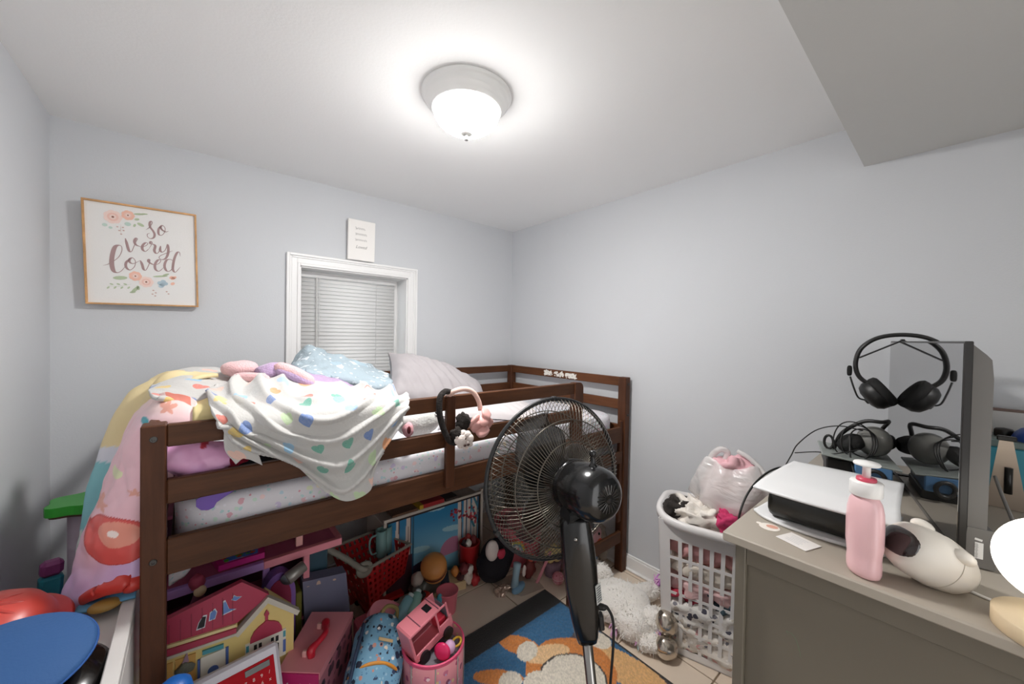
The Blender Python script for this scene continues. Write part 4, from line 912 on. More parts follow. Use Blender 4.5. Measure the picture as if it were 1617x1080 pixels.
# ------------------------------------------------------------------ plastic tray with second headset
ty = T('plastic_tray', 'blue and black plastic tray on the dresser, under the lower headset', 'tray', (1.68, 0.21, DZ))
tc_ = np.array((1.665,0.205,0)); tr_ = math.radians(14); RX = rotm(0,0,tr_)
ob(MB().box(tc_+np.array((0,0,DZ+0.078)), (0.20,0.185,0.006), 0.002, RX@rotm(math.radians(5),0,0)), 'lid', mat('tray_grey','8d938f',0.4), ty, world=True)
ob(MB().box(tc_+np.array((0.0,-0.03,DZ+0.050)), (0.185,0.085,0.046), 0.003, RX), 'bin', mat('tray_blue','5b87b4',0.4), ty, world=True)
ob(MB().box(tc_+np.array((0,0.048,DZ+0.052)), (0.18,0.066,0.040), 0.004, RX), 'bin_end', mat('tray_black','23211f',0.45), ty, world=True)
ob(MB().box(tc_+np.array((0,0.0,DZ+0.014)), (0.17,0.15,0.028), 0.003, RX), 'riser', mat('tray_black','23211f',0.45), ty, world=True)
ob(MB().tube([tc_+np.array((-0.098,-0.058+0.02*math.cos(a),DZ+0.042+0.02*math.sin(a))) for a in np.linspace(0,2*PI,20,endpoint=False)], 0.006, 8, closed=True), 'ring', mat('tray_black','23211f',0.45), ty, True, world=True)
h2 = T('wired_headset', 'black wired headset with tangled cable, lying on the blue tray', 'headset', (1.67, 0.17, 1.0))
hz = DZ+0.083; c2 = np.array((1.66,0.155,hz))
pts2 = [c2+np.array((0.0,0.105,0.004)),c2+np.array((0.0,0.085,0.06)),c2+np.array((0,0.035,0.108)),c2+np.array((0,-0.01,0.115)),c2+np.array((0.06,-0.02,0.11)),c2+np.array((0.10,0.0,0.07)),c2+np.array((0.11,0.01,0.01))]
ob(MB().tube(catmull(pts2, 40), 0.006, 8), 'headband', m_hs, h2, True, world=True)
for q, ax in ((c2+np.array((-0.005,0.062,0.034)), (-0.3,0.5,0.8)), (c2+np.array((0.10,0.0,0.036)), (0.6,0.2,0.7))):
    cp = ob(MB().lathe([(0.0,0.022),(0.025,0.020),(0.036,0.010),(0.038,-0.004),(0.034,-0.016),(0.02,-0.02),(0,-0.016)], 24, q, frame(ax)), 'ear_cup', m_pad, h2, True, world=True)
ob(MB().ell(c2+np.array((0.03,0.01,0.045)), (0.05,0.045,0.048), nu=18, nv=12), 'dome_shell', mat('shell_grey','777671',0.35), h2, True, world=True)
ob(MB().tube([c2+np.array((-0.02,0.115+0.012*math.cos(a),0.028+0.022*math.sin(a))) for a in np.linspace(0,2*PI,16,endpoint=False)], 0.004, 6, closed=True), 'side_loop', m_hs, h2, True, world=True)
mb = MB(); rr = random.Random(11)
for k in range(3):
    cx = c2+np.array((-0.03,0.03+0.012*k,0.045)); R_ = 0.040+0.008*k; mb.tube(catmull([cx+np.array((0.01*math.sin(3*a),R_*math.cos(a)*0.85,R_*math.sin(a)*1.15)) for a in np.linspace(0,2*PI,10,endpoint=False)], 40, True), 0.0019, 6, closed=True)
mb.tube(catmull([c2+np.array((-0.03,0.03,0.085)),c2+np.array((-0.03,0.09,0.088)),c2+np.array((-0.02,0.15,0.06)),c2+np.array((-0.02,0.20,0.0)),c2+np.array((-0.03,0.215,-0.04)),c2+np.array((-0.06,0.225,-0.075))], 40), 0.002, 6)
mb.tube(catmull([c2+np.array((-0.03,0.205,-0.03)),c2+np.array((-0.06,0.14,-0.005)),c2+np.array((-0.08,0.09,0.005)),c2+np.array((-0.06,0.03,0.03))], 30), 0.002, 6)
mb.tube(catmull([c2+np.array((-0.03,0.06,0.06)),c2+np.array((-0.06,0.055,0.01)),c2+np.array((-0.10,0.04,-0.035)),c2+np.array((-0.13,0.02,-0.078))], 30), 0.0024, 6)
ob(mb, 'cable', mat('cable_black','1a1918',0.5), h2, True, world=True)
# ------------------------------------------------------------------ game console
gc = T('game_console', 'white and black game console lying flat on the dresser', 'game console', (1.24, 0.2, DZ))
m_gw = mat('console_white','e3e3e3',0.45); m_gb = mat('console_black','25241f',0.28)
rows = [[(1.065,0.318,1.004),(1.052,0.255,1.006),(1.050,0.19,1.006),(1.056,0.12,1.005),(1.07,0.062,1.002)],
        [(1.100,0.3135,1.012),(1.095,0.255,1.013),(1.094,0.19,1.013),(1.098,0.12,1.012),(1.105,0.064,1.010)],
        [(1.145,0.308,1.017),(1.142,0.255,1.018),(1.140,0.19,1.018),(1.142,0.12,1.017),(1.147,0.068,1.016)],
        [(1.26,0.303,1.018),(1.26,0.25,1.018),(1.26,0.19,1.018),(1.26,0.13,1.018),(1.26,0.072,1.017)],
        [(1.36,0.302,1.012),(1.365,0.25,1.012),(1.37,0.19,1.012),(1.372,0.13,1.012),(1.375,0.076,1.012)]]
ob(MB().grid(surf(rows, 24, 24)), 'top_shell', m_gw, gc, True, world=True, solid=0.005)
rows = [[(1.124,0.333,0.9245),(1.095,0.30,0.9245),(1.082,0.24,0.9245),(1.085,0.16,0.9245),(1.105,0.07,0.9245)],
        [(1.16,0.326,0.927),(1.15,0.30,0.927),(1.15,0.24,0.927),(1.15,0.16,0.927),(1.15,0.072,0.927)],
        [(1.37,0.31,0.927),(1.37,0.28,0.927),(1.37,0.22,0.927),(1.37,0.15,0.927),(1.37,0.076,0.927)]]
ob(MB().grid(surf(rows, 16, 20)), 'bottom_shell', m_gw, gc, True, world=True, solid=0.006)
rows = []
for z, ins in ((0.931,0.012),(0.938,0.004),(0.950,0.0),(0.970,0.0),(0.985,0.002),(0.997,0.010),(1.008,0.018)):
    x0, x1, y0, y1 = 1.098+ins, 1.355, 0.085, 0.298-ins*0.6; r = 0.014; row = []
    for (cx, cy, a0) in ((x1-r,y1-r,0),(x0+r,y1-r,PI/2),(x0+r,y0+r,PI),(x1-r,y0+r,1.5*PI)):
        for k in range(5): row.append((cx+r*math.cos(a0+k*PI/8), cy+r*math.sin(a0+k*PI/8), z))
    rows.append(row+[row[0]])
gb = ob(MB().grid(np.array(rows)), 'body', m_gb, gc, True, world=True)
ob(MB().bx(1.1005, 1.104, 0.10, 0.285, 0.990, 0.9945), 'vent_slot', mat('vent_dark','0d0c0b',0.6), gb, world=True)
mb = MB(); mb.disc((1.285,0.135), 0.030, (0,0,1.0212), (1,0,0), (0,1,0), n=24, mi=0); mb.disc((1.285,0.135), 0.027, (0,0,1.0216), (1,0,0), (0,1,0), n=24, mi=1)
for k in range(4): mb.tube([(1.285+(0.006+0.004*k)*math.cos(a),0.140+(0.006+0.004*k)*math.sin(a),1.0219) for a in np.linspace(0,2*PI,24,endpoint=False)], 0.0006, 4, closed=True, mi=2)
ob(mb, 'round_sticker', [mat('sticker_rim','c9c4b6',0.6), mat('sticker_cream','e8e2d4',0.6), mat('sticker_gold','b9a57c',0.6)], gc, world=True)
# cable and little connector parts behind the console
cc_ = T('console_cable', 'black console cable curving from the console toward the laundry basket', 'cable', (1.33, 0.32, DZ))
ob(MB().tube(catmull([(1.345,0.301,0.99),(1.30,0.325,1.0),(1.22,0.345,0.985),(1.15,0.357,0.95),(1.11,0.362,0.90),(1.11,0.362,0.84)], 30), 0.0028, 8), 'cord', mat('cable_black','1a1918',0.5), cc_, True, world=True)
gp = T('game_controller', 'small black and white controller lying behind the console', 'game controller', (1.47, 0.26, DZ))
ob(MB().ell((1.47,0.275,DZ+0.022),(0.045,0.055,0.022),disp=0.006,dscale=30), 'shell', m_gw, gp, True, world=True)
ob(MB().box((1.455,0.235,DZ+0.045),(0.04,0.05,0.018),0.005,rotm(0.1,0.2,0.4)), 'plug_block', m_gb, gp, world=True)
ob(MB().tube(catmull([(1.46,0.26,DZ+0.05),(1.44,0.30,DZ+0.058),(1.42,0.33,DZ+0.045)], 12), 0.006, 8), 'strap', mat('strap_grey','6b6862',0.6), gp, True, world=True)
# ------------------------------------------------------------------ lotion bottle
bo = T('lotion_bottle', 'tall pink pump bottle of lotion on the dresser edge', 'bottle', (0.996, 0.106, DZ), (0,0,math.radians(35)))
m_pb = mat('bottle_pink','edc0c3',0.28,var=0.02,coat=0.2); m_wp = mat('pump_white','f1efec',0.35)
body = ob(MB().lathe([(0.0,0.0),(0.024,0.0),(0.029,0.003),(0.031,0.010),(0.0315,0.022),(0.0305,0.034),(0.0312,0.044),(0.0335,0.060),(0.0338,0.10),(0.0325,0.125),(0.029,0.141),(0.0235,0.150),(0.021,0.1535)], 40, sx=1.0, sy=0.78), 'bottle_body', m_pb, bo, True)
ob(MB().lathe([(0.0235,0.1535),(0.0245,0.155),(0.0245,0.178),(0.023,0.181),(0.0,0.181)], 36), 'collar', m_wp, bo, True)
ob(MB().lathe([(0.015,0.181),(0.0155,0.182),(0.015,0.187),(0.0,0.188)], 24), 'ring', mat('pump_red','cf4d63',0.3), bo, True)
ob(MB().lathe([(0.0065,0.187),(0.0062,0.207),(0.009,0.209),(0.0195,0.2115),(0.0205,0.214),(0.019,0.2165),(0.0,0.2185)], 28), 'pump_head', m_wp, bo, True)
ob(MB().box((0.019,0,0.170), (0.014,0.012,0.024), 0.004), 'lock_tab', m_wp, bo)
mb = MB()
def on_body(a, z, r=0.0343): return (r*math.cos(a), r*0.78*math.sin(a), z)
rr = random.Random(8)
for k in range(12):
    z = 0.128-0.0042*k; a0 = -1.55; w_ = 0.15+0.35*rr.random()
    mb.add([on_body(a0,z),on_body(a0+w_,z),on_body(a0+w_,z-0.0013),on_body(a0,z-0.0013)], [(0,1,2,3)])
for z, w_, h in ((0.098,0.55,0.004),(0.050,0.25,0.018)): mb.add([on_body(-1.5,z),on_body(-1.5+w_,z+0.003),on_body(-1.5+w_,z-h+0.003),on_body(-1.5,z-h)], [(0,1,2,3)])
ob(mb, 'print', mat('bottle_ink','a8757b',0.6), body)
# ------------------------------------------------------------------ white pod shaped gadget
ax = np.array((-0.58,0.62,0.46)); ax /= np.linalg.norm(ax); pc = np.array((1.045,0.026,0.9725)); RP = frame(ax)
pd = T('pod_speaker', 'white rounded pod gadget with a dark oval face, lying on the dresser', 'gadget', (1.047,0.026,DZ))
m_pod = mat('pod_white','e8e1d6',0.38)
ob(MB().lathe([(0.0,-0.070),(0.018,-0.069),(0.034,-0.060),(0.044,-0.044),(0.0485,-0.020),(0.049,0.005),(0.047,0.028),(0.041,0.046),(0.033,0.055),(0.0,0.058)], 40, pc, RP), 'shell', m_pod, pd, True, world=True)
ob(MB().ell(pc+ax*0.051, (0.036,0.026,0.012), RP@rotm(0,0,0.0), p=0.8, nu=28), 'dark_face', mat('pod_face','2b1d1b',0.12,coat=0.5), pd, True, world=True)
upv = np.array((0,0,1.))-ax*ax[2]; upv /= np.linalg.norm(upv); sdv = np.cross(ax, upv)
for q in (pc+ax*0.022+upv*0.045+sdv*0.012, pc-ax*0.012+upv*0.030-sdv*0.036): ob(MB().ell(q, (0.016,0.012,0.018), RP, nu=16, nv=10), 'ear', m_pod, pd, True, world=True)
ob(MB().tube([pc-ax*0.012+RP[:,0]*0.0490*math.cos(a)+RP[:,1]*0.0490*math.sin(a) for a in np.linspace(0,2*PI,48,endpoint=False)], 0.0006, 4, closed=True), 'seam', mat('pod_seam','c9c0b2',0.5), pd, True, world=True)
ob(MB().tube(catmull([(1.075,-0.020,DZ+0.0035),(1.065,-0.05,DZ+0.0028),(1.06,-0.10,DZ+0.0028),(1.07,-0.16,DZ+0.0028)], 16), 0.0026, 8), 'charge_cord', m_wp, pd, True, world=True)
# ------------------------------------------------------------------ round lit table lamp
tl_ = T('disc_lamp', 'round glowing disc lamp on a pale wooden base at the dresser edge', 'lamp', (1.0, -0.118, DZ))
ob(MB().lathe([(0.070,0.0),(0.072,0.002),(0.072,0.024),(0.070,0.026),(0.0,0.026)], 48, (1.0,-0.118,DZ)), 'base', mat('pale_wood','d9c3a0',0.5,var=0.05,vscale=20), tl_, True, world=True)
ob(MB().box((0.962,-0.098,DZ+0.0264), (0.022,0.003,0.0012), 0, rotm(0,0,-0.6)), 'slot', mat('slot_dark','3d362c',0.6), tl_, world=True)
dn_ = np.array((-0.80,0.25,0.42)); dc_ = np.array((1.035,-0.112,1.028)); RD = frame(dn_)
md_, td_, bd_ = newmat('lit_disc'); bd_.inputs['Base Color'].default_value = (0.9,0.89,0.85,1); bd_.inputs['Emission Color'].default_value = (1,0.97,0.9,1); bd_.inputs['Emission Strength'].default_value = DISC_STRENGTH
ob(MB().lathe([(0.0,0.007),(0.061,0.007),(0.067,0.004),(0.068,0.0),(0.067,-0.004),(0.061,-0.007),(0.0,-0.007)], 48, dc_, RD), 'disc', md_, tl_, True, world=True)
ob(MB().cyl((1.035,-0.114,DZ+0.026), tuple(dc_-RD[:,1]*0.06), 0.006, n=12), 'stem', mat('pale_wood','d9c3a0',0.5), tl_, True, world=True)
# ------------------------------------------------------------------ card and sticker
ic = T('paper_card', 'small white printed card lying on the dresser corner', 'card', (1.032,0.218,DZ))
cA, cB, cC, cD = [np.array((x,y,DZ)) for x, y in ((1.012,0.258),(1.069,0.237),(1.055,0.177),(0.991,0.198))]
ux = (cD-cA); Lx = np.linalg.norm(ux); ux = ux/Lx; uy = np.array((-ux[1],ux[0],0))
cdm = ob(MB().box((cA+cC)/2+np.array((0,0,0.0014)), (Lx,0.054,0.0016), 0.0006, np.stack([ux,uy,(0,0,1)],1)), 'card', mat('card_white','e9e5e1',0.5), ic, world=True)
mb = MB()
for k in range(5): mb.box((cA+cC)/2+ux*(-0.004)+uy*(0.014-0.007*k)+np.array((0,0,0.0024)), (0.034-0.004*(k%3),0.0012,0.0002), 0, np.stack([ux,uy,(0,0,1)],1))
ob(mb, 'card_print', mat('card_ink','c4c3c6',0.7), cdm, world=True)
sk = T('oval_sticker', 'small oval white sticker with a peach patch stuck on the dresser top', 'sticker', (1.06,0.28,DZ))
sO = (1.060,0.280,DZ); sX = np.array((0.35,-0.94,0)); sY = np.array((0.94,0.35,0))
ob(MB().prism([(0.021*math.cos(a),0.020*math.sin(a)) for a in np.linspace(0,2*PI,24,endpoint=False)], 0.0006, O=sO, X=sX, Y=sY), 'backing', mat('sticker_white','eee6dd',0.6), sk, world=True)
ob(MB().prism([(0.006+0.012*math.cos(a),0.004+0.009*math.sin(a)) for a in np.linspace(0,2*PI,18,endpoint=False)], 0.0003, O=np.array(sO)+np.array((0,0,0.0007)), X=sX, Y=sY), 'patch', mat('sticker_peach','d9a08c',0.6), sk, world=True)
ob(MB().prism([(-0.020+0.006*math.cos(a),0.012+0.006*math.sin(a)) for a in np.linspace(0,2*PI,12,endpoint=False)], 0.0005, O=sO, X=sX, Y=sY), 'lobe', mat('sticker_white','eee6dd',0.6), sk, world=True)
# ------------------------------------------------------------------ things behind the television, by the wall
wb_ = T('white_board', 'white board with a brown top edge leaning on the wall behind the television', 'board', (1.955,-0.13,DZ))
ob(MB().bx(1.945,1.957,-0.212,-0.01,DZ,1.160), 'board', mat('board_white','d8d5d2',0.35), wb_, world=True)
ob(MB().bx(1.943,1.959,-0.214,-0.008,1.160,1.168,0.001), 'edge_trim', mat('board_brown','7a6258',0.5), wb_, world=True)
tb = T('teal_bin', 'teal storage bin behind the television', 'bin', (1.83,-0.11,DZ))
ob(MB().bx(1.775,1.89,-0.21,-0.02,DZ,1.075,0.004), 'bin', mat('bin_teal','3f93a6',0.45), tb, world=True)
ob(MB().bx(1.768,1.897,-0.217,-0.013,1.075,1.098,0.004), 'bin_lid', mat('bin_lid_grey','6f7f7c',0.45), tb, world=True)
bb_ = T('blue_bowl', 'dark blue plastic bowl upside down on the teal bin', 'bowl', (1.80,-0.165,1.098))
ob(MB().lathe([(0.056,0.0),(0.058,0.004),(0.052,0.02),(0.040,0.034),(0.02,0.042),(0.0,0.044)], 32, (1.80,-0.165,1.098)), 'bowl', mat('bowl_blue','2f4f9c',0.35), bb_, True, world=True)
for k, (y, h, c, lab) in enumerate(((-0.058,0.036,'b7a39b','pinkish jar on the teal bin nearest the television'),(-0.098,0.026,'2a2521','black jar on the teal bin between two others'))):
    j = T('jar', lab, 'jar', (1.835,y,1.098)); ob(MB().lathe([(0.018,0),(0.019,0.003),(0.019,h*0.7),(0.016,h*0.9),(0.0,h)], 20, (1.835,y,1.098)), 'jar_body', mat('jar_%d'%k, c, 0.3), j, True, world=True)
sv = T('steel_bracket', 'brushed steel tapered bracket with a black tube, behind the television', 'bracket', (1.70,-0.1,DZ))
ob(MB().prism([(0.064,0.921),(0.135,0.921),(0.106,1.112),(0.084,1.114)], 0.004, O=(1.70,0,0), X=(0,-1,0), Y=(0,0,1)), 'plate', mat('brushed_steel','b9ab9d',0.3,0.9), sv, world=True)
ob(MB().box((1.700,-0.096,1.113),(0.02,0.034,0.012),0.002), 'cap', mat('bracket_black','151412',0.3), sv, world=True)
ob(MB().cyl((1.690,-0.101,0.965),(1.690,-0.101,1.035),0.0075,n=16), 'tube', mat('bracket_black','151412',0.3), sv, True, world=True)
gcab = T('grey_cable', 'grey cable running down behind the television', 'cable', (1.4,-0.12,DZ))
ob(MB().tube(catmull([(1.62,-0.075,1.02),(1.50,-0.085,0.99),(1.38,-0.10,0.955),(1.28,-0.125,0.927),(1.22,-0.17,0.924)], 24), 0.0036, 8), 'cord', mat('cable_grey','8b8884',0.5), gcab, True, world=True)
# ------------------------------------------------------------------ laundry basket
bkO = np.array((1.592,0.812,0.0)); bE = np.array((0.284,-0.959,0)); bG = np.array((0.959,0.284,0))
bk = T('laundry_basket', 'white plastic laundry basket overflowing with clothes, beside the dresser', 'laundry basket', tuple(bkO+bE*0.2+bG*0.13))
m_bw = mat('basket_white','e4e1df',0.4)
BH = 0.585
def BP(s_, g_, z):          # s: 0..1 along front, g: 0..1 inward; tapered walls
    k = z/BH; s0, s1, g0, g1 = 0.0-0.022*k, 0.41+0.03*k, 0.0-0.03*k, 0.26+0.035*k
    return bkO+bE*(s0+(s1-s0)*s_)+bG*(g0+(g1-g0)*g_)+np.array((0,0,z))
def bar(mb, P, n_, w, t):   # flat bar through points P with outward normal n_
    mb.tube(P, w, 4)
def lattice(f, ncol, nrow, nrm):
    mb = MB(); t = 0.0022; zb0, zb1 = 0.035, 0.505
    def slab(a, b, z0, z1):  # quad slab between params a..b
        q = [f(a, z0), f(b, z0), f(b, z1), f(a, z1)]; n_ = np.array(nrm)*t
        mb.add(q+[p_+n_ for p_ in q], [(3,2,1,0),(4,5,6,7),(0,1,5,4),(1,2,6,5),(2,3,7,6),(3,0,4,7)])
    slab(0.0, 1.0, 0.004, zb0); slab(0.0, 1.0, zb1, BH)
    slab(0.0, 0.10, zb0, zb1); slab(0.90, 1.0, zb0, zb1)
    cw_ = 0.80/ncol; rh = (zb1-zb0)/nrow
    for i in range(1, ncol): slab(0.10+cw_*i-cw_*0.19, 0.10+cw_*i+cw_*0.19, zb0, zb1)
    for i in range(ncol):
        for j in range(1, nrow): z = zb0+rh*j; slab(0.10+cw_*i+(cw_*0.19 if i else 0), 0.10+cw_*(i+1)-(cw_*0.19 if i < ncol-1 else 0), z-0.006, z+0.006)
    return mb
ob(lattice(lambda a, z: BP(a, 0, z), 9, 6, bG), 'side', m_bw, bk, world=True)
ob(lattice(lambda a, z: BP(a, 1, z), 9, 6, -bG), 'side', m_bw, bk, world=True)
ob(lattice(lambda a, z: BP(0, a, z), 6, 6, bE), 'side', m_bw, bk, world=True)
ob(lattice(lambda a, z: BP(1, a, z), 6, 6, -bE), 'side', m_bw, bk, world=True)
ob(MB().add([BP(0,0,0.003),BP(1,0,0.003),BP(1,1,0.003),BP(0,1,0.003),BP(0,0,0.008),BP(1,0,0.008),BP(1,1,0.008),BP(0,1,0.008)], [(3,2,1,0),(4,5,6,7),(0,1,5,4),(1,2,6,5),(2,3,7,6),(3,0,4,7)]), 'bottom', m_bw, bk, world=True)
# rolled rim with raised ends
rim = []; nn = 72
for k in range(nn):
    t0 = 2*PI*k/nn; c, s_ = math.cos(t0), math.sin(t0); e = 0.5
    a = 0.5+0.5*math.copysign(abs(c)**e, c); g = 0.5+0.5*math.copysign(abs(s_)**e, s_)
    dz = 0.022*abs(c)**3+0.004
    rim.append(BP(0.5+(a-0.5)*1.03, 0.5+(g-0.5)*1.05, BH)+np.array((0,0,dz)))
rim = np.array(rim); cen = rim.mean(0); rows = []
for (o_, dz) in ((-0.008,-0.004),(0.0,0.007),(0.010,0.009),(0.020,0.004),(0.023,-0.008),(0.021,-0.024),(0.017,-0.026),(0.017,-0.008),(0.004,0.0),(-0.008,-0.004)):
    d = rim-cen; d[:,2] = 0; d /= np.linalg.norm(d, axis=1)[:,None]; q = rim+d*o_; q[:,2] += dz; rows.append(np.concatenate([q, q[:1]]))
ob(MB().grid(np.array(rows), flip=True), 'rim', m_bw, bk, True, world=True)
# clothes inside, each its own garment
def garment(label, s_, g_, z, r, col, seed, var=0.10, pat=None, disp=0.03, cat='clothing', name='garment', dscale=22):
    c = BP(s_, g_, z); R_ = np.stack([bE, bG, (0,0,1)], 1)
    mm = pat or mat('cloth_'+col+str(seed), col, 0.92, var=var, vscale=25, bump=0.4, bscale=28)
    t = T(name, label, cat, tuple(c-np.array((0,0,r[2]*0.8)))); mb = MB()
    mb.ell(c+np.array((0,0,0)), r, R_, nu=44, nv=26, p=0.6, disp=disp, dscale=dscale+seed*0.7); ob(mb, 'cloth', mm, t, True, world=True); return t
pat1 = scatter_mat('print_grey_white','dcd8d2',[(40,0.42,['4b4a55','7c7a80','c9c5bd'],0.6),(26,0.35,['b9b0a4','e8e4de'],0.6)],rough=0.95,bump=0.4)
pat2 = scatter_mat('print_cream','e2dad0',[(30,0.4,['d9a7a4','cbbba8'],0.5),(46,0.35,['8d8a90','efe9e2'],0.4)],rough=0.95,bump=0.4)
garment('pink folded shirts seen through the top row of basket holes',0.36,0.235,0.475,(0.13,0.062,0.055),'d09a98',1,0.16)
garment('cream tops seen through the second row of basket holes',0.45,0.225,0.385,(0.17,0.058,0.045),'ddd3c5',2,0.12)
garment('blush garment seen through the middle rows of basket holes',0.42,0.23,0.305,(0.16,0.060,0.045),'dfb9b7',3,0.14)
garment('red garment band low at the left of the basket',0.22,0.225,0.265,(0.07,0.060,0.020),'b03045',4,0.1)
garment('dark teal garment seen through the right basket holes',0.62,0.23,0.275,(0.08,0.062,0.026),'3f5058',5,0.1)
garment('grey and white printed clothes in the lower half of the basket',0.40,0.20,0.20,(0.17,0.062,0.060),'dcd8d2',6,pat=pat1)
garment('pale printed clothes at the bottom of the basket',0.46,0.21,0.085,(0.17,0.062,0.068),'e2dad0',7,pat=pat2)
garment('cream garments filling the back of the basket',0.5,0.68,0.30,(0.17,0.09,0.26),'d9d2c6',8,0.1,disp=0.02)
garment('black garment stuffed at the left corner of the basket rim',0.15,0.30,0.610,(0.055,0.045,0.042),'2b2623',9,0.2)
garment('white frilly garment spilling over the basket rim',0.36,0.30,0.605,(0.10,0.085,0.050),'e8e1d8',10,0.06,disp=0.05,dscale=30)
garment('hot pink crumpled shirt on top of the laundry',0.60,0.14,0.628,(0.060,0.050,0.040),'c83a6a',11,0.25,disp=0.03,dscale=30)
garment('small dark green sock under the hot pink shirt',0.55,0.10,0.612,(0.018,0.014,0.012),'2f3a30',12,0.2,disp=0.006)
# plastic shopping bag full of clothes
pb = T('plastic_bag', 'white translucent plastic bag full of pink clothes on the laundry basket', 'bag', tuple(BP(0.62,0.62,0.62)))
m, t_, b_ = newmat('bag_film'); b_.inputs['Base Color'].default_value = rgb('efecea')+(1,); b_.inputs['Roughness'].default_value = 0.25; b_.inputs['Alpha'].default_value = 0.62
tcn = t_.node('ShaderNodeTexCoord'); nzz = t_.node('ShaderNodeTexNoise'); nzz.inputs['Scale'].default_value = 9; nzz.inputs['Distortion'].default_value = 1.5; mpp = t_.node('ShaderNodeMapping'); mpp.inputs['Scale'].default_value = (1,1,1.8); t_.link(tcn.outputs['Object'], mpp.inputs[0]); t_.link(mpp.outputs[0], nzz.inputs['Vector'])
bpp = t_.node('ShaderNodeBump'); bpp.inputs['Strength'].default_value = 0.45; bpp.inputs['Distance'].default_value = 0.02; t_.link(nzz.outputs[0], bpp.inputs['Height']); t_.link(bpp.outputs[0], b_.inputs['Normal'])
bc = np.array((1.775,0.612,0.725))
rows = []
for z, rx, ry in ((-0.105,0.03,0.03),(-0.095,0.085,0.105),(-0.05,0.115,0.145),(0.0,0.112,0.150),(0.05,0.100,0.138),(0.085,0.085,0.120),(0.112,0.070,0.105),(0.118,0.062,0.095)):
    row = []
    for k in range(65):
        a = 2*PI*k/64; q = bc+np.array((rx*math.cos(a), ry*math.sin(a), z))
        d = 1+0.24*mnoise.noise(Vector((math.cos(a)*1.8, math.sin(a)*1.8, z*9)))+0.10*mnoise.noise(Vector((math.cos(a)*5, math.sin(a)*5, z*30)))
        row.append(bc+(q-bc)*np.array((d,d,1))+np.array((0,0,0.012*math.sin(3*a+1))))
    rows.append(row)
ob(MB().grid(np.array(rows)), 'film', m, pb, True, world=True)
ob(MB().ell(bc+np.array((0,0,-0.005)), (0.092,0.122,0.095), nu=40, nv=24, disp=0.04, dscale=22), 'contents', mat('bag_contents','ecd3d2',0.9,var=0.12,vscale=14,bump=0.4,bscale=30), pb, True, world=True)
mb = MB(); mb.tube(catmull([bc+np.array((-0.02,0.085,0.085)),bc+np.array((-0.02,0.075,0.13)),bc+np.array((-0.015,0.045,0.165)),bc+np.array((0,0.02,0.155)),bc+np.array((0.0,0.03,0.11))], 24), [0.013]*24, 8)
mb.tube(catmull([bc+np.array((0,-0.02,0.17)),bc+np.array((0,-0.06,0.155)),bc+np.array((0.0,-0.10,0.125)),bc+np.array((-0.01,-0.135,0.09))], 20), [0.010]*20, 8)
ob(mb, 'handle', m, pb, True, world=True)
ob(MB().ell(bc+np.array((-0.01,-0.01,0.10)), (0.06,0.075,0.045), nu=28, nv=16, disp=0.03, dscale=26), 'pink_shirt', mat('bag_pink','eab8bf',0.9,var=0.1,vscale=20,bump=0.4,bscale=30), pb, True, world=True)
# ------------------------------------------------------------------ rug (abstract shapes in the photo's colours)
rg = T('area_rug', 'blue rug with a black border and orange and cream shapes, under the fan', 'rug', (0.85, 0.75, 0.0))
rx0, rx1, ry0, ry1 = 0.15, 1.452, 0.18, 1.402
nx, ny = 260, 244
X, Y = np.meshgrid(np.linspace(rx0, rx1, nx), np.linspace(ry0, ry1, ny)); Z = np.full_like(X, 0.010)
edge = np.minimum(np.minimum(X-rx0, rx1-X), np.minimum(Y-ry0, ry1-Y)); Z -= 0.006*(edge < 0.004)
Zn = 0.0012*RNG.standard_normal(X.shape); field = (Y < ry1-0.125) & (X < rx1-0.012) & (Y > ry0+0.125) & (X > rx0+0.012); Z += np.where(field, Zn+0.001, 0)
mb = MB().grid(np.stack([X, Y, Z], 2))
pile = ob(mb, 'pile', vcol_mat('rug_pile', 0.95, bump=0.5, bscale=260, sheen=0.3), rg, True, world=True)
c = np.ones(X.shape+(3,))*L3('14100f'); c[field] = L3('2a5f86')
nzr = RNG.uniform(0.82, 1.18, X.shape)
def blob(cx, cy, ax_, bx_, rot, col):
    dx, dy = X-cx, Y-cy; u = dx*math.cos(rot)+dy*math.sin(rot); v = -dx*math.sin(rot)+dy*math.cos(rot)
    d = (u/ax_)**2+(v/bx_)**2+0.02*np.sin(9*np.arctan2(v, u)); c[(d < 1) & field] = L3(col)
blob(1.33,1.03,0.085,0.07,0.2,'4a4046'); blob(1.35,0.74,0.10,0.10,0,'4a4046')
blob(1.36,0.84,0.075,0.19,0.15,'d9aa72'); blob(1.18,0.985,0.185,0.165,-0.6,'c67a3a'); blob(1.10,1.21,0.10,0.048,-1.05,'c67a3a'); blob(1.165,1.10,0.10,0.045,-0.4,'e0b98a')
blob(1.16,0.955,0.135,0.118,-0.6,'3f3836'); blob(1.16,0.955,0.128,0.110,-0.6,'d8cfbf')
blob(1.105,1.165,0.055,0.042,0.4,'d8cfbf'); blob(1.395,1.005,0.045,0.055,0.2,'d8cfbf'); blob(1.345,1.045,0.03,0.03,0,'d8cfbf')
blob(0.93,1.145,0.10,0.036,-0.75,'c67a3a'); blob(0.955,1.10,0.05,0.045,0.3,'d8cfbf'); blob(1.03,1.03,0.06,0.05,0.3,'d8cfbf')
blob(0.60,0.75,0.18,0.16,0.5,'c67a3a'); blob(0.62,0.72,0.11,0.10,0.5,'d8cfbf'); blob(0.85,0.70,0.16,0.10,1.0,'d9aa72'); blob(0.42,0.95,0.10,0.06,0.2,'4a4046')
c = np.where(field[..., None], c*nzr[..., None], c); paint(pile, np.clip(c, 0, 1).reshape(-1, 3))
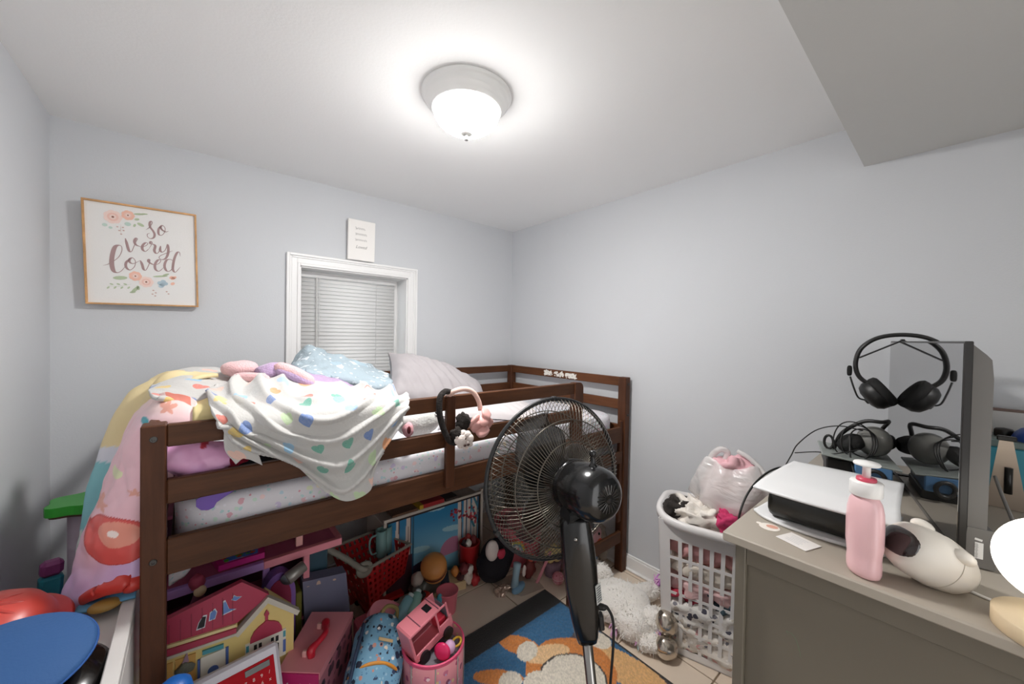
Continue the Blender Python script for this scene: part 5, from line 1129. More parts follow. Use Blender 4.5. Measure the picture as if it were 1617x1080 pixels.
ob(MB().bx(rx0, rx1, ry0, ry1, 0.0005, 0.0075), 'backing', mat('rug_rubber','151211',0.8), rg, world=True)
# ------------------------------------------------------------------ big doll house under the bed
m_pu = mat('dollhouse_lilac','b48acb',0.45); m_pk2 = mat('dollhouse_pink','e58f9c',0.45); m_mag = mat('dollhouse_rose','b8607f',0.5)
dh = T('doll_house', 'large lilac and pink open doll house standing under the bed', 'doll house', (0.16,1.8,0))
bxo = lambda par, nm, m, *a: ob(MB().bx(*a, 0.002), nm, m, par, world=True)
bxo(dh, 'floor_panel', m_mag, -0.14, 0.47, 1.632, 2.0, 0.505, 0.523)
bxo(dh, 'edge_trim', m_pu, -0.14, 0.20, 1.612, 1.634, 0.500, 0.528); bxo(dh, 'edge_trim', m_pk2, 0.20, 0.47, 1.612, 1.634, 0.500, 0.528)
bxo(dh, 'edge_trim', m_pk2, 0.452, 0.474, 1.634, 2.0, 0.500, 0.528)
for x, m_ in ((-0.12,m_pu),(0.20,m_pu),(0.335,m_pk2)): bxo(dh, 'pillar', m_, x, x+0.022, 1.640, 1.662, 0.0, 0.500)
for x, y in ((0.31,1.65),(0.42,1.80)): bxo(dh, 'upper_pillar', mat('dollhouse_blush','eeb1ab',0.45), x, x+0.024, y, y+0.024, 0.528, 0.735)
bxo(dh, 'back_wall', mat('dollhouse_plum','5f2f48',0.6), -0.14, 0.47, 2.0, 2.012, 0.0, 0.735)
bxo(dh, 'floor_panel', m_mag, -0.14, 0.47, 1.632, 2.0, 0.24, 0.255)
bxo(dh, 'roof_panel', m_mag, -0.14, 0.47, 1.68, 2.0, 0.735, 0.748)
bxo(dh, 'side_wall', m_pu, -0.152, -0.14, 1.632, 2.0, 0.0, 0.735)
tcb = T('toy_cabinet', 'dark teal doll cabinet standing beside the lilac doll house', 'toy furniture', (0.39,1.80,0.255))
bxo(tcb, 'cabinet_body', mat('cabinet_teal','3f5660',0.5), 0.362, 0.438, 1.70, 1.79, 0.2555, 0.485)
for z in (0.27,0.375): bxo(tcb, 'cabinet_door', mat('cabinet_door','33505f',0.45), 0.367, 0.433, 1.6955, 1.6995, z, z+0.095)
tbq = T('toy_tablet', 'hot pink toy tablet with a colourful screen lying on the doll house', 'toy', (0.13,1.69,0.53))
tq = [np.array(q) for q in ((0.070,1.640,0.530),(0.205,1.640,0.530),(0.220,1.760,0.530),(0.045,1.760,0.530))]
def slab4(q, h): q = [np.array(p_) for p_ in q]; return MB().add(q+[p_+np.array((0,0,h)) for p_ in q], [(3,2,1,0),(4,5,6,7),(0,1,5,4),(1,2,6,5),(2,3,7,6),(3,0,4,7)])
ob(slab4(tq, 0.02), 'case', mat('tablet_magenta','c82a86',0.35), tbq, world=True)
cq = sum(tq)/4; ob(slab4([cq+(p_-cq)*0.72+np.array((0,-0.004,0.0203)) for p_ in tq], 0.001), 'screen', scatter_mat('tablet_screen','4f80cf',[(30,0.5,['5fae3a','86c94a','2f6b2a'],0.5),(50,0.4,['d95a2f','e8e04a','3b62c9'],0.5)],rough=0.4), tbq, world=True)
shc = T('sheet_corner', 'corner of the floral sheet hanging below the bed rail', 'sheet', (-0.03,1.55,0.56))
cloth([[(-0.05,1.42,0.74),(0.0,1.45,0.74),(0.05,1.50,0.74)],[(-0.052,1.50,0.66),(-0.005,1.53,0.66),(0.05,1.57,0.69)],[(-0.055,1.56,0.575),(-0.015,1.58,0.585),(0.02,1.60,0.62)]], 16, 16, 'cloth', m_sheet, shc, amp=0.006, s=16, thick=0.004)
# ------------------------------------------------------------------ yellow toy house
th2 = T('toy_house', 'yellow toy house with a crimson roof, standing behind the bed post', 'toy house', (0.08,1.46,0))
m_yel = mat('toyhouse_yellow','e6cf86',0.45,var=0.02); m_crm = mat('toyhouse_crimson','b23a55',0.45,var=0.05,vscale=10); m_gry = mat('toyhouse_trim','c9c3b6',0.5); m_crw = mat('toyhouse_cream','e9d9a0',0.45); m_tan = mat('toyhouse_tan','d6a75c',0.5)
HO = np.array((0,1.42,0)); 
pr2 = lambda par, nm, m, poly, y, t: ob(MB().prism(poly, t, O=(0,y,0), X=(1,0,0), Y=(0,0,1), N=(0,1,0)), nm, m, par, world=True)
pr2(th2, 'wall', m_yel, [(-0.16,0.0),(0.262,0.0),(0.262,0.43),(0.185,0.518),(0.108,0.43),(0.108,0.475),(-0.16,0.495)], 1.42, 0.05)
pr2(th2, 'roof', m_crm, [(-0.17,0.497),(0.108,0.470),(0.19,0.522),(0.118,0.592),(-0.055,0.555),(-0.17,0.50)], 1.412, 0.02)
# vertical seams on the roof
for k in range(9):
    x = -0.05+0.024*k; z1 = 0.548+0.2*(x+0.055)-0.006 if x < 0.118 else 0.585-(x-0.118)*0.95
    if x < 0.105: ob(MB().bx(x, x+0.0022, 1.4105, 1.4125, 0.482, z1-0.004), 'roof_seam', mat('roof_seam','96304a',0.5), th2, world=True)
pr2(th2, 'eave_trim', m_crw, [(-0.17,0.497),(0.104,0.470),(0.104,0.462),(-0.17,0.488)], 1.405, 0.012)
pr2(th2, 'lower_roof', m_crm, [(-0.17,0.487),(0.104,0.461),(0.104,0.447),(-0.17,0.466)], 1.400, 0.02)
pr2(th2, 'lower_eave', m_gry, [(-0.17,0.466),(0.106,0.447),(0.106,0.440),(-0.17,0.458)], 1.397, 0.022)
for sgn, poly in ((1,[(0.185,0.523),(0.276,0.437),(0.268,0.425),(0.185,0.503)]),(-1,[(0.185,0.523),(0.185,0.503),(0.108,0.432),(0.098,0.443)])): pr2(th2, 'gable_trim', m_gry, poly, 1.398, 0.022)
arch = [(0.140,0.385),(0.142,0.400),(0.150,0.416),(0.162,0.426),(0.176,0.433),(0.184,0.440),(0.192,0.433),(0.206,0.426),(0.218,0.416),(0.226,0.400),(0.228,0.385)]
pr2(th2, 'window_hood', m_crm, arch, 1.413, 0.008); pr2(th2, 'finial', m_crm, [(0.180,0.440),(0.188,0.440),(0.188,0.452),(0.191,0.458),(0.188,0.466),(0.184,0.472),(0.180,0.466),(0.177,0.458),(0.180,0.452)], 1.414, 0.007)
wdf = pr2(th2, 'window_panel', mat('toyhouse_white','e9e6da',0.5), [(0.128,0.30),(0.238,0.30),(0.238,0.386),(0.128,0.386)], 1.414, 0.007)
mk = mat('toyhouse_black','1c1a1c',0.4); mbq = mat('toyhouse_blue','5470b4',0.5); mtq = mat('toyhouse_teal','4e9eae',0.5)
for x in (0.150,0.163,0.196,0.209): pr2(wdf, 'pane', mk, [(x,0.358),(x+0.008,0.358),(x+0.008,0.375),(x,0.375)], 1.4125, 0.002)
for x in (0.149,0.195): pr2(wdf, 'lower_pane', mk, [(x,0.316),(x+0.023,0.316),(x+0.023,0.350),(x,0.350)], 1.4125, 0.002)
for x in (0.130,0.230): pr2(wdf, 'shutter', mtq, [(x,0.362),(x+0.007,0.362),(x+0.007,0.381),(x,0.381)], 1.4125, 0.002); pr2(wdf, 'shutter', mbq, [(x,0.312),(x+0.008,0.312),(x+0.008,0.352),(x,0.352)], 1.4125, 0.002)
dr_ = pr2(th2, 'door', mat('toyhouse_white','e9e6da',0.5), [(0.020,0.20),(0.078,0.20),(0.078,0.405),(0.020,0.405)], 1.413, 0.008)
pr2(dr_, 'door_frame', mbq, [(0.013,0.20),(0.019,0.20),(0.019,0.402),(0.013,0.402)], 1.412, 0.006); pr2(dr_, 'door_frame', mbq, [(0.079,0.20),(0.086,0.20),(0.086,0.405),(0.079,0.405)], 1.412, 0.006); pr2(dr_, 'door_light', mtq, [(0.024,0.412),(0.074,0.408),(0.074,0.420),(0.024,0.424)], 1.412, 0.006)
ob(MB().prism([(0.049+0.013*math.cos(a),0.355+0.013*math.sin(a)) for a in np.linspace(0,2*PI,16,endpoint=False)], 0.002, O=(0,1.411,0), X=(1,0,0), Y=(0,0,1), N=(0,1,0)), 'door_wreath', mbq, dr_, world=True)
for x in (-0.062,-0.036,-0.012): pr2(th2, 'siding_board', m_tan, [(x,0.20),(x+0.021,0.20),(x+0.021,0.425),(x,0.427)], 1.416, 0.005)
ob(MB().ell((-0.015,1.412,0.395),(0.020,0.006,0.016),disp=0.006,dscale=90), 'flower_basket', mat('basket_green','6d6f63',0.8,var=0.5,vscale=200), th2, True, world=True)
ob(MB().prism([(-0.022,0.41),(-0.006,0.41),(-0.010,0.442)], 0.002, O=(0,1.413,0), X=(1,0,0), Y=(0,0,1), N=(0,1,0)), 'hanging_cone', mat('cone_mauve','a8889a',0.7), th2, world=True)
stk = [mat('decal_white','dfe3ea',0.5), mat('decal_black','1d1b20',0.5), mat('decal_blue','6d8fd0',0.5)]
def decal(cx, cz, pts, mi):
    mb = MB(); mb.prism([(cx+a*1.25, cz+b*1.25) for a, b in pts], 0.001, O=(0,1.4105,0), X=(1,0,0), Y=(0,0,1), N=(0,1,0), mi=0); mb.prism([(cx+a, cz+b) for a, b in pts], 0.001, O=(0,1.4095,0), X=(1,0,0), Y=(0,0,1), N=(0,1,0), mi=mi); ob(mb, 'roof_decal', stk, th2, world=True)
decal(0.022,0.512,[(-0.010,-0.014),(0.006,-0.014),(0.008,0.002),(0.010,0.014),(0.003,0.016),(-0.006,0.002)],1); decal(0.048,0.523,[(-0.008,-0.012),(0.004,-0.012),(0.008,0.004),(0.004,0.014),(-0.006,0.008)],2)
decal(0.082,0.530,[(-0.010,-0.016),(0.018,-0.012),(0.004,-0.006),(-0.004,0.020),(-0.009,0.018)],2); decal(0.103,0.548,[(-0.009,0.0),(0.0,-0.006),(0.012,0.0),(0.002,0.004),(-0.004,0.010)],2)
dol = T('toy_doll', 'small doll with a dark pink bonnet behind the toy house roof', 'doll', (0.015,1.585,0.43))
ob(MB().ell((0.013,1.59,0.545),(0.022,0.022,0.024),disp=0.004,dscale=60), 'bonnet', mat('bonnet_rose','a8405a',0.7), dol, True, world=True)
ob(MB().ell((0.020,1.578,0.518),(0.017,0.015,0.017)), 'face', mat('doll_cream','e6cfa8',0.6), dol, True, world=True)
ob(MB().lathe([(0.012,0.0),(0.030,-0.06),(0.034,-0.16)][::-1], 16, (0.015,1.59,0.505)), 'dress', mat('doll_dress','6d2f45',0.7), dol, True, world=True)
pa = T('purple_arch', 'purple arched doll seat behind the yellow toy house', 'toy furniture', (0.24,1.60,0))
poly = [(0.19,0.0),(0.296,0.0),(0.296,0.36)]+[(0.243+0.053*math.cos(a),0.40+0.09*math.sin(a)) for a in np.linspace(0.0,PI,14)]+[(0.19,0.36)]
ob(MB().prism(poly, 0.05, O=(0,1.575,0), X=(1,0,0), Y=(0,0,1), N=(0,1,0)), 'arch', mat('arch_purple','7f5aa2',0.45), pa, world=True)
poly = [(0.205,0.30),(0.281,0.30)]+[(0.243+0.038*math.cos(a),0.395+0.07*math.sin(a)) for a in np.linspace(0,PI,12)]
ob(MB().prism(poly, 0.004, O=(0,1.571,0), X=(1,0,0), Y=(0,0,1), N=(0,1,0)), 'inner_panel', mat('arch_crimson','8f2347',0.5), pa, world=True)
cyl_ = T('metal_tumbler', 'brushed silver tumbler lying on its side above the purple arch', 'tumbler', (0.28,1.58,0.46))
ob(MB().cyl((0.262,1.545,0.474),(0.322,1.556,0.498),0.023,0.020,n=28,b=0.003), 'cup', mat('tumbler_grey','8f8b86',0.35,0.4), cyl_, True, world=True)
ob(MB().cyl((0.260,1.542,0.4735),(0.264,1.548,0.475),0.021,n=24), 'lid', mat('tumbler_lid','6d7079',0.4), cyl_, True, world=True)
# ------------------------------------------------------------------ boxes
gb2 = T('game_box', 'slate purple game box with pale shapes standing under the bed', 'box', (0.43,1.63,0))
gq = [np.array(q) for q in ((0.345,1.60,0.0),(0.520,1.60,0.0),(0.490,1.62,0.372),(0.328,1.62,0.398))]
gn = np.array((0.0,1,0.05)); ob(MB().add(gq+[p_+gn*0.055 for p_ in gq], [(0,1,2,3)[::-1],(4,5,6,7),(0,1,5,4),(1,2,6,5),(2,3,7,6),(3,0,4,7)]), 'carton', mat('carton_slate','6f6f86',0.5,var=0.06,vscale=12), gb2, world=True)
mb = MB(); gO = gq[3]-np.array((0,0.0012,0)); gX = (gq[2]-gq[3])/np.linalg.norm(gq[2]-gq[3]); gZ = np.array((0.03,-0.05,1.0)); gZ /= np.linalg.norm(gZ)
for (u, v, w_, h) in ((0.058,-0.022,0.016,0.030),(0.092,-0.062,0.018,0.042),(0.020,-0.05,0.030,0.06),(0.030,-0.09,0.035,0.05)): mb.disc((u,v), w_/2, gO, gX, gZ, off=0.0012, ry=h/2, n=14)
for k in range(6): mb.disc((0.118+0.003*k,-0.018-0.011*k), 0.007, gO, gX, gZ, off=0.0013, ry=0.0042, n=8)
for k in range(2): mb.disc((0.118+0.01*k,-0.10-0.01*k), 0.006, gO, gX, gZ, off=0.0013, ry=0.010, n=8)
ob(mb, 'carton_print', mat('carton_cream','c9ad9c',0.6), gb2, world=True)
ygb = T('green_book', 'olive green picture book standing beside the slate game box', 'book', (0.325,1.63,0)); ob(MB().bx(0.302,0.322,1.60,1.72,0.0,0.375,0.002), 'cover', mat('book_olive','6f6a25',0.6), ygb, world=True)
ob(MB().bx(0.3035,0.3205,1.604,1.7215,0.004,0.371), 'pages', mat('paper_cream','d9d2bd',0.8), ygb, world=True)
# pink box with phone handle
pbx = T('phone_box', 'pink toy case with a red telephone handle on its lid', 'toy', (0.335,1.415,0))
TL, TR_, BL, BR = [np.array(q+(0.30,)) for q in ((0.350,1.565),(0.468,1.470),(0.210,1.360),(0.308,1.273))]
q4 = [BL,BR,TR_,TL]; ob(MB().add([p_*np.array((1,1,0))+np.array((0,0,0.012)) for p_ in q4]+[p_-np.array((0,0,0.024)) for p_ in q4], [(3,2,1,0),(4,5,6,7),(0,1,5,4),(1,2,6,5),(2,3,7,6),(3,0,4,7)]), 'case', scatter_mat('case_side','b7737f',[(30,0.5,['5a3a46','8b4a63','3d2f3a'],0.5)],rough=0.5), pbx, world=True)
cq = sum(q4)/4; ob(slab4([cq+(p_-cq)*1.03-np.array((0,0,0.0235)) for p_ in q4], 0.0235), 'lid', mat('case_pink','dd8f97',0.4), pbx, world=True)
e1 = (BR-BL)/np.linalg.norm(BR-BL); nf = np.array((e1[1],-e1[0],0)); fpz = MB(); fo_ = BL+nf*0.004
fq = [fo_+np.array((0,0,-0.29)), fo_+e1*np.linalg.norm(BR-BL)+np.array((0,0,-0.29)), fo_+e1*np.linalg.norm(BR-BL)+np.array((0,0,-0.004)), fo_+np.array((0,0,-0.004))]
ob(MB().add(fq+[p_+nf*0.004 for p_ in fq], [(0,1,2,3),(7,6,5,4),(0,4,5,1),(1,5,6,2),(2,6,7,3),(3,7,4,0)]), 'front_panel', mat('case_magenta','b51f63',0.4), pbx, world=True)
mb = MB(); rr = random.Random(2)
for k in range(26): mb.disc((0.03+0.075*rr.random(), -0.035-0.04*rr.random()), 0.004+0.004*rr.random(), fo_+nf*0.0046, e1, (0,0,1), n=7, ry=0.002+0.003*rr.random(), rot=rr.random()*3)
ob(mb, 'front_print', mat('case_print','d9b9c2',0.6), pbx, world=True)
dl = (TL-BL)/np.linalg.norm(TL-BL); h0 = BL+(BR-BL)*0.62+dl*0.055; h1 = BL+(BR-BL)*0.62+dl*0.175
hp = catmull([h0+np.array((0,0,0.0)),h0+np.array((0,0,0.022)),h0+dl*0.03+np.array((0,0,0.026))+e1*0.012,(h0+h1)/2+np.array((0,0,0.030))+e1*0.022,h1-dl*0.03+np.array((0,0,0.026))+e1*0.012,h1+np.array((0,0,0.022)),h1+np.array((0,0,0.0))], 30)
ob(MB().tube(hp, np.interp(np.linspace(0,1,30), [0,0.15,0.3,0.5,0.7,0.85,1], [0.012,0.014,0.0095,0.009,0.0095,0.014,0.012]), 12), 'handle', mat('handle_red','c01f33',0.35), pbx, True, world=True)
for q in (h0-e1*0.022, h1-e1*0.022): ob(MB().box(q+np.array((0,0,0.008)),(0.014,0.02,0.016),0.003,frame(e1)), 'cradle', mat('case_blush','e9b0ac',0.45), pbx, world=True)
# toy cash register / calculator
ca = T('toy_calculator', 'red and white toy calculator with number keys, leaning on the toy house', 'toy calculator', (0.13,1.30,0.20))
cX = np.array((0.99,0.05,0.05)); cX /= np.linalg.norm(cX); cZ = np.array((0.06,0.40,0.91)); cZ -= cX*np.dot(cX,cZ); cZ /= np.linalg.norm(cZ); cN = np.cross(cX,cZ)
cO = np.array((0.205,1.345,0.405)); RC = np.stack([cX,cZ,cN],1); CP = lambda u, v, w_=0: cO+cX*u+cZ*v+cN*w_
ob(MB().box(CP(-0.105,-0.105,-0.02),(0.21,0.21,0.04),0.008,RC), 'case', mat('calc_white','d9d6de',0.4), ca, world=True)
ob(MB().box(CP(-0.098,-0.112,0.0006),(0.165,0.17,0.003),0.001,RC), 'face_plate', mat('calc_red','b81824',0.75,spec=0.2), ca, world=True)
ob(MB().box(CP(-0.058,-0.042,0.0028),(0.062,0.016,0.002),0.0005,RC), 'display', mat('calc_display','4a4540',0.2), ca, world=True)
m_key = mat('calc_key_white','ecdcd4',0.5)
for r_, row in enumerate((('7','8','9','/'),('4','5','6','x'),('1','2','3','-'),('0','.','C','+'))):
    for c_, ch in enumerate(row): text_mesh(ch, 0.0125, 'key_mark', m_key, ca, plane_M(CP(-0.089+0.0195*c_,-0.066-0.0185*r_,0.0026), cX, cZ))
for r_ in range(2):
    for c_ in range(2):
        q = CP(-0.158+0.032*c_,-0.066-0.036*r_,0.002); kk = ob(MB().lathe([(0.0135,0),(0.0135,0.003),(0.012,0.004),(0,0.004)],18,q,RC), 'picture_key', mat('calc_key','efe9df',0.5), ca, True, world=True)
        ob(MB().disc((0.002,-0.002),0.0075,q,cX,cZ,off=0.0044,n=10,ry=0.006), 'key_picture', mat('key_pic_%d'%(r_*2+c_), ('c9662f','d9b13c','4f9a8a','7aa14a')[r_*2+c_],0.6), kk, world=True)
# blue rounded chair back in the foreground
bc_ = T('blue_stool', 'bright blue rounded plastic stool top at the bottom edge', 'stool', (-0.03,1.10,0))
ob(MB().lathe([(0.045,0.0),(0.05,0.01),(0.038,0.30),(0.034,0.50),(0.034,0.545),(0.030,0.562),(0.018,0.572),(0.0,0.574)],32,(-0.03,1.13,0)), 'shell', mat('stool_blue','1c5aa6',0.4), bc_, True, world=True)
ob(MB().lathe([(0.036,0.0),(0.0375,0.003),(0.036,0.006)],32,(-0.03,1.13,0.50)), 'rim', mat('stool_dark','17407a',0.4), bc_, True, world=True)
# ------------------------------------------------------------------ shopping cart
ct = T('toy_shopping_cart', 'red toy shopping cart with grey rim and handle under the bed', 'toy cart', (0.66,1.83,0))
m_cr = mat('cart_red','bf2226',0.4); m_cg = mat('cart_grey','8d877c',0.5)
tA, tB, tC, tD = [np.array(q) for q in ((0.585,1.66,0.325),(0.835,1.745,0.315),(0.735,1.965,0.325),(0.500,1.90,0.345))]
bA, bB, bC, bD = [np.array(q) for q in ((0.640,1.755,0.09),(0.840,1.82,0.13),(0.775,1.92,0.13),(0.585,1.88,0.09))]
def holed(a, b, c_, d, nu, nv):     # quad side with slanted slot holes
    mb = MB(); f = lambda u, v: (a*(1-u)+b*u)*(1-v)+(d*(1-u)+c_*u)*v
    for i in range(nu):
        for j in range(nv):
            u0, u1, v0, v1 = i/nu, (i+1)/nu, j/nv, (j+1)/nv; O4 = [f(u0,v0),f(u1,v0),f(u1,v1),f(u0,v1)]; s_ = 0.18/nu*(1 if True else 0)
            I4 = [f(u0+0.28/nu,v0+0.22/nv),f(u1-0.28/nu,v0+0.22/nv),f(u1-0.28/nu,v1-0.22/nv),f(u0+0.28/nu,v1-0.22/nv)]
            mb.add(O4+I4, [(0,1,5,4),(1,2,6,5),(2,3,7,6),(3,0,4,7)])
    return mb
for nm, q, n_ in (('side',(bA,bB,tB,tA),(9,6)),('side',(bD,bC,tC,tD),(9,6)),('front_panel',(bB,bC,tC,tB),(5,6)),('back_panel',(bA,bD,tD,tA),(4,4))): ob(holed(*q,*n_), nm, m_cr, ct, world=True, solid=0.004)
ob(MB().add([bA,bB,bC,bD],[(0,1,2,3)]), 'floor_panel', m_cr, ct, world=True, solid=0.004)
ob(MB().tube([tA,tB,tC,tD],0.0085,8,closed=True), 'rim', m_cg, ct, world=True)
hA, hD = np.array((0.572,1.672,0.335)), np.array((0.405,1.80,0.455))
ob(MB().tube(catmull([tA+np.array((0.02,0.02,0)),hA+np.array((-0.005,-0.02,0.005)),hA+(hD-hA)*0.3,hA+(hD-hA)*0.7,hD,hD+np.array((0.03,0.05,-0.01)),tD], 40),0.0135,10), 'handle', m_cg, ct, True, world=True)
ob(MB().ell(hA+np.array((0.012,0.0,-0.012)),(0.042,0.016,0.036),rotm(0,0.5,0.2)), 'handle_bracket', m_cg, ct, True, world=True)
ob(MB().add([bA+np.array((0,0,0)),bA+np.array((0.05,0.03,0.02)),np.array((0.70,1.79,0.02)),np.array((0.615,1.77,0.02))],[(0,1,2,3)]), 'leg', m_cr, ct, world=True, solid=0.012)
ob(MB().add([bD,bD+np.array((0.05,0.0,0.02)),np.array((0.68,1.93,0.02)),np.array((0.60,1.92,0.02))],[(0,1,2,3)]), 'leg', m_cr, ct, world=True, solid=0.012)
for q in ((0.63,1.77),(0.64,1.92),(0.80,1.83),(0.77,1.91)): ob(MB().cyl((q[0],q[1]-0.008,0.018),(q[0],q[1]+0.008,0.018),0.018,n=16), 'wheel', mat('wheel_dark','1d1c1c',0.5), ct, world=True)
ob(MB().bx(0.63,0.83,1.80,1.90,0.03,0.045), 'lower_rack', m_cr, ct, world=True)
for k, (x, y) in enumerate(((0.72,1.83),(0.755,1.85))):
    mg_ = T('teal_mug', ('pale teal toy mug with a big handle, left one in the red cart','pale teal toy mug standing in the right of the red cart')[k], 'toy mug', (x,y,0.26)); 
    mm = ob(MB().lathe([(0.024,0.0),(0.026,0.003),(0.027,0.13),(0.0255,0.13),(0.022,0.006)],24,(x,y,0.262)), 'cup', mat('mug_teal','7fa6a4',0.4), mg_, True, world=True)
    if k == 0: ob(MB().tube(catmull([(x-0.026,y-0.004,0.375),(x-0.055,y-0.008,0.37),(x-0.062,y-0.008,0.33),(x-0.05,y-0.006,0.29),(x-0.026,y-0.004,0.285)],24),0.005,8), 'handle', mat('mug_teal','7fa6a4',0.4), mg_, True, world=True)
# ------------------------------------------------------------------ toy chest with printed front
tc2 = T('toy_chest', 'white framed toy chest with a blue sky and birch tree picture', 'toy chest', (1.05,1.95,0))
m_cw = mat('chest_white','d5c9bd',0.5); m_cd = mat('chest_dark','2f2322',0.5); py = 1.835
bxo(tc2, 'frame_top', m_cw, 0.735, 1.345, py, py+0.02, 0.413, 0.428); bxo(tc2, 'frame_side', m_cw, 1.333, 1.348, py, py+0.02, 0.0, 0.440); bxo(tc2, 'frame_side', m_cw, 0.735, 0.750, py, py+0.02, 0.0, 0.413)
bxo(tc2, 'inner_border', m_cd, 0.750, 1.333, py+0.006, py+0.016, 0.0, 0.413)
bxo(tc2, 'chest_body', m_cw, 0.740, 1.345, py+0.021, py+0.26, 0.0, 0.40)
mb = MB(); pnx, pnz = 180, 130; GX, GZ = np.meshgrid(np.linspace(0.758,1.316,pnx), np.linspace(0.01,0.402,pnz)); mb.grid(np.stack([GX, np.full_like(GX, py+0.0045), GZ], 2))
pnl = ob(mb, 'picture_panel', vcol_mat('chest_print', 0.35), tc2, world=True)
u = (GX-0.758)/0.558; v = (GZ-0.01)/0.392; C_ = np.zeros(GX.shape+(3,)); k = smoothstep(v,0.3,1.0)[...,None]; C_[:] = L3('8cc4dc')*(1-k)+L3('2c86b8')*k
cl_ = (np.sin(u*9+v*22)+np.sin(u*5-v*14+1)) > 1.45; C_[cl_ & (u > 0.25)] = L3('a9d3de')
C_[((u-0.68)/0.14)**2+((v-0.35)/0.17)**2 < 1] = L3('c07f9a'); C_[(v < 0.28) & (u > 0.25) & (u < 0.8)] = L3('7fb4c8')
def trunk(u0, w_, sl=0.0): C_[np.abs(u-u0-sl*v) < w_] = L3('e3d6cc'); C_[np.abs(u-u0-sl*v-w_) < 0.005] = L3('5b4a4c')
for u0, w_, s_ in ((0.78,0.022,-0.02),(0.83,0.018,0.0),(0.88,0.02,0.0),(0.925,0.018,0.01),(0.965,0.02,0.0),(0.06,0.014,0.03),(0.11,0.012,-0.02),(0.16,0.014,0.03),(0.21,0.012,0.0)): trunk(u0, w_, s_)
C_[(u > 0.9) & (v > 0.55) & (np.sin(u*90+v*30) > 0.3)] = L3('3f7f93'); C_[(u < 0.03)] = L3('2f7f9c')
C_[(u > 0.24) & (u < 0.255)] = L3('2f5f78'); C_[(u < 0.24) & (v < 0.5)] = L3('55343f'); C_[(u > 0.25) & (u < 0.46) & (v < 0.35-0.3*np.abs(u-0.35))] = L3('4a3550')
rr = random.Random(5)
for kk in range(46):
    a, b = rr.uniform(0.66,0.98), 0; b = 0.86-0.55*(a-0.66)+rr.gauss(0,0.05); C_[((u-a)/0.013)**2+((v-b)/0.017)**2 < 1] = L3(('b03038','c9404a','7f2a30')[kk % 3])
paint(pnl, C_.reshape(-1,3))
for k, (x0, x1, c_, z1, lab) in enumerate(((0.93,1.08,'b02a2c',0.448,'red book with a yellow spine end, lying on the toy chest'),(1.09,1.17,'3a2a24',0.440,'dark brown book on the toy chest right of the red book'),(0.78,0.92,'6d4a34',0.438,'tan book on the toy chest left of the red book'))):
    bk_ = T('book', lab, 'book', ((x0+x1)/2,1.93,0.428)); ob(MB().bx(x0,x1,1.838,2.03,0.4285,z1+0.002,0.001), 'cover', mat('book_%d'%k,c_,0.55), bk_, world=True)
    ob(MB().bx(x0+0.003,x1+0.0005,1.842,2.031,0.431,z1-0.0005), 'pages', mat('paper_cream','d9d2bd',0.8), bk_, world=True)
    if k == 0: ob(MB().bx(x0-0.0005,x0+0.022,1.8375,2.0305,0.4283,z1+0.0022), 'spine_end', mat('book_yellow','cda62f',0.55), bk_, world=True)
# ------------------------------------------------------------------ loose toys on the floor
brg = T('toy_burger', 'orange and brown toy burger lying on the tiles by the chest', 'toy', (0.96,1.72,0.0))
Rb = rotm(0.35,-0.55,0.3); bC_ = np.array((0.955,1.72,0.165))
ob(MB().lathe([(0.0,-0.062),(0.04,-0.060),(0.062,-0.048),(0.066,-0.030),(0.06,-0.026),(0,-0.026)],28,bC_,Rb), 'bottom_bun', mat('bun_orange','cf8a4a',0.5), brg, True, world=True)
ob(MB().lathe([(0.0,-0.026),(0.064,-0.024),(0.067,-0.012),(0.062,0.0),(0,0.0)],28,bC_,Rb), 'patty', mat('patty_brown','5f2f25',0.6), brg, True, world=True)
ob(MB().lathe([(0.0,0.004),(0.068,0.006),(0.066,0.026),(0.05,0.046),(0.026,0.056),(0.0,0.058)],28,bC_,Rb), 'top_bun', mat('bun_orange','cf8a4a',0.5), brg, True, world=True)
gtb = T('toy_bag', 'clear mesh bag of small toys propping up the toy burger', 'bag', (0.93,1.76,0)); ob(MB().ell((0.925,1.765,0.055),(0.085,0.06,0.055),disp=0.02,dscale=25), 'bag', mat('bag_smoke','5c5850',0.35,var=0.3,vscale=30), gtb, True, world=True)
ob(MB().ell((0.865,1.73,0.135),(0.03,0.03,0.035),disp=0.006,dscale=40), 'egg', mat('egg_grey','b3a69c',0.6), gtb, True, world=True)
tkb = T('printed_box', 'flat tan box with dark printed strip lying on the tiles', 'box', (1.06,1.76,0)); q4 = [np.array(q) for q in ((0.935,1.735,0.0),(1.13,1.68,0.0),(1.19,1.79,0.0),(0.985,1.85,0.0))]
ob(slab4(q4,0.045), 'carton', mat('carton_tan','c9ad84',0.6), tkb, world=True); ob(slab4([q4[0]+np.array((0,0,0.0453)),q4[0]*0.45+q4[1]*0.55+np.array((0,0,0.0453)),q4[3]*0.45+q4[2]*0.55+np.array((0,0,0.0453)),q4[3]+np.array((0,0,0.0453))],0.001), 'dark_strip', scatter_mat('strip_print','3a3340',[(70,0.35,['b9a7a4','8f8790','d0c4c0'],0.4)],rough=0.5), tkb, world=True)
ob(MB().ell((1.10,1.745,0.075),(0.022,0.022,0.028),disp=0.004,dscale=60), 'small_figure', mat('figure_orange','cc7f3a',0.6), tkb, True, world=True)
rbk = T('red_bucket', 'red toy bucket full of small figures beside the toy chest', 'bucket', (1.21,1.76,0)); ob(MB().lathe([(0.045,0.0),(0.048,0.004),(0.058,0.185),(0.061,0.19),(0.058,0.195),(0.054,0.185),(0.045,0.01)],28,(1.205,1.765,0)), 'bucket', mat('bucket_red','b3262a',0.4), rbk, True, world=True)
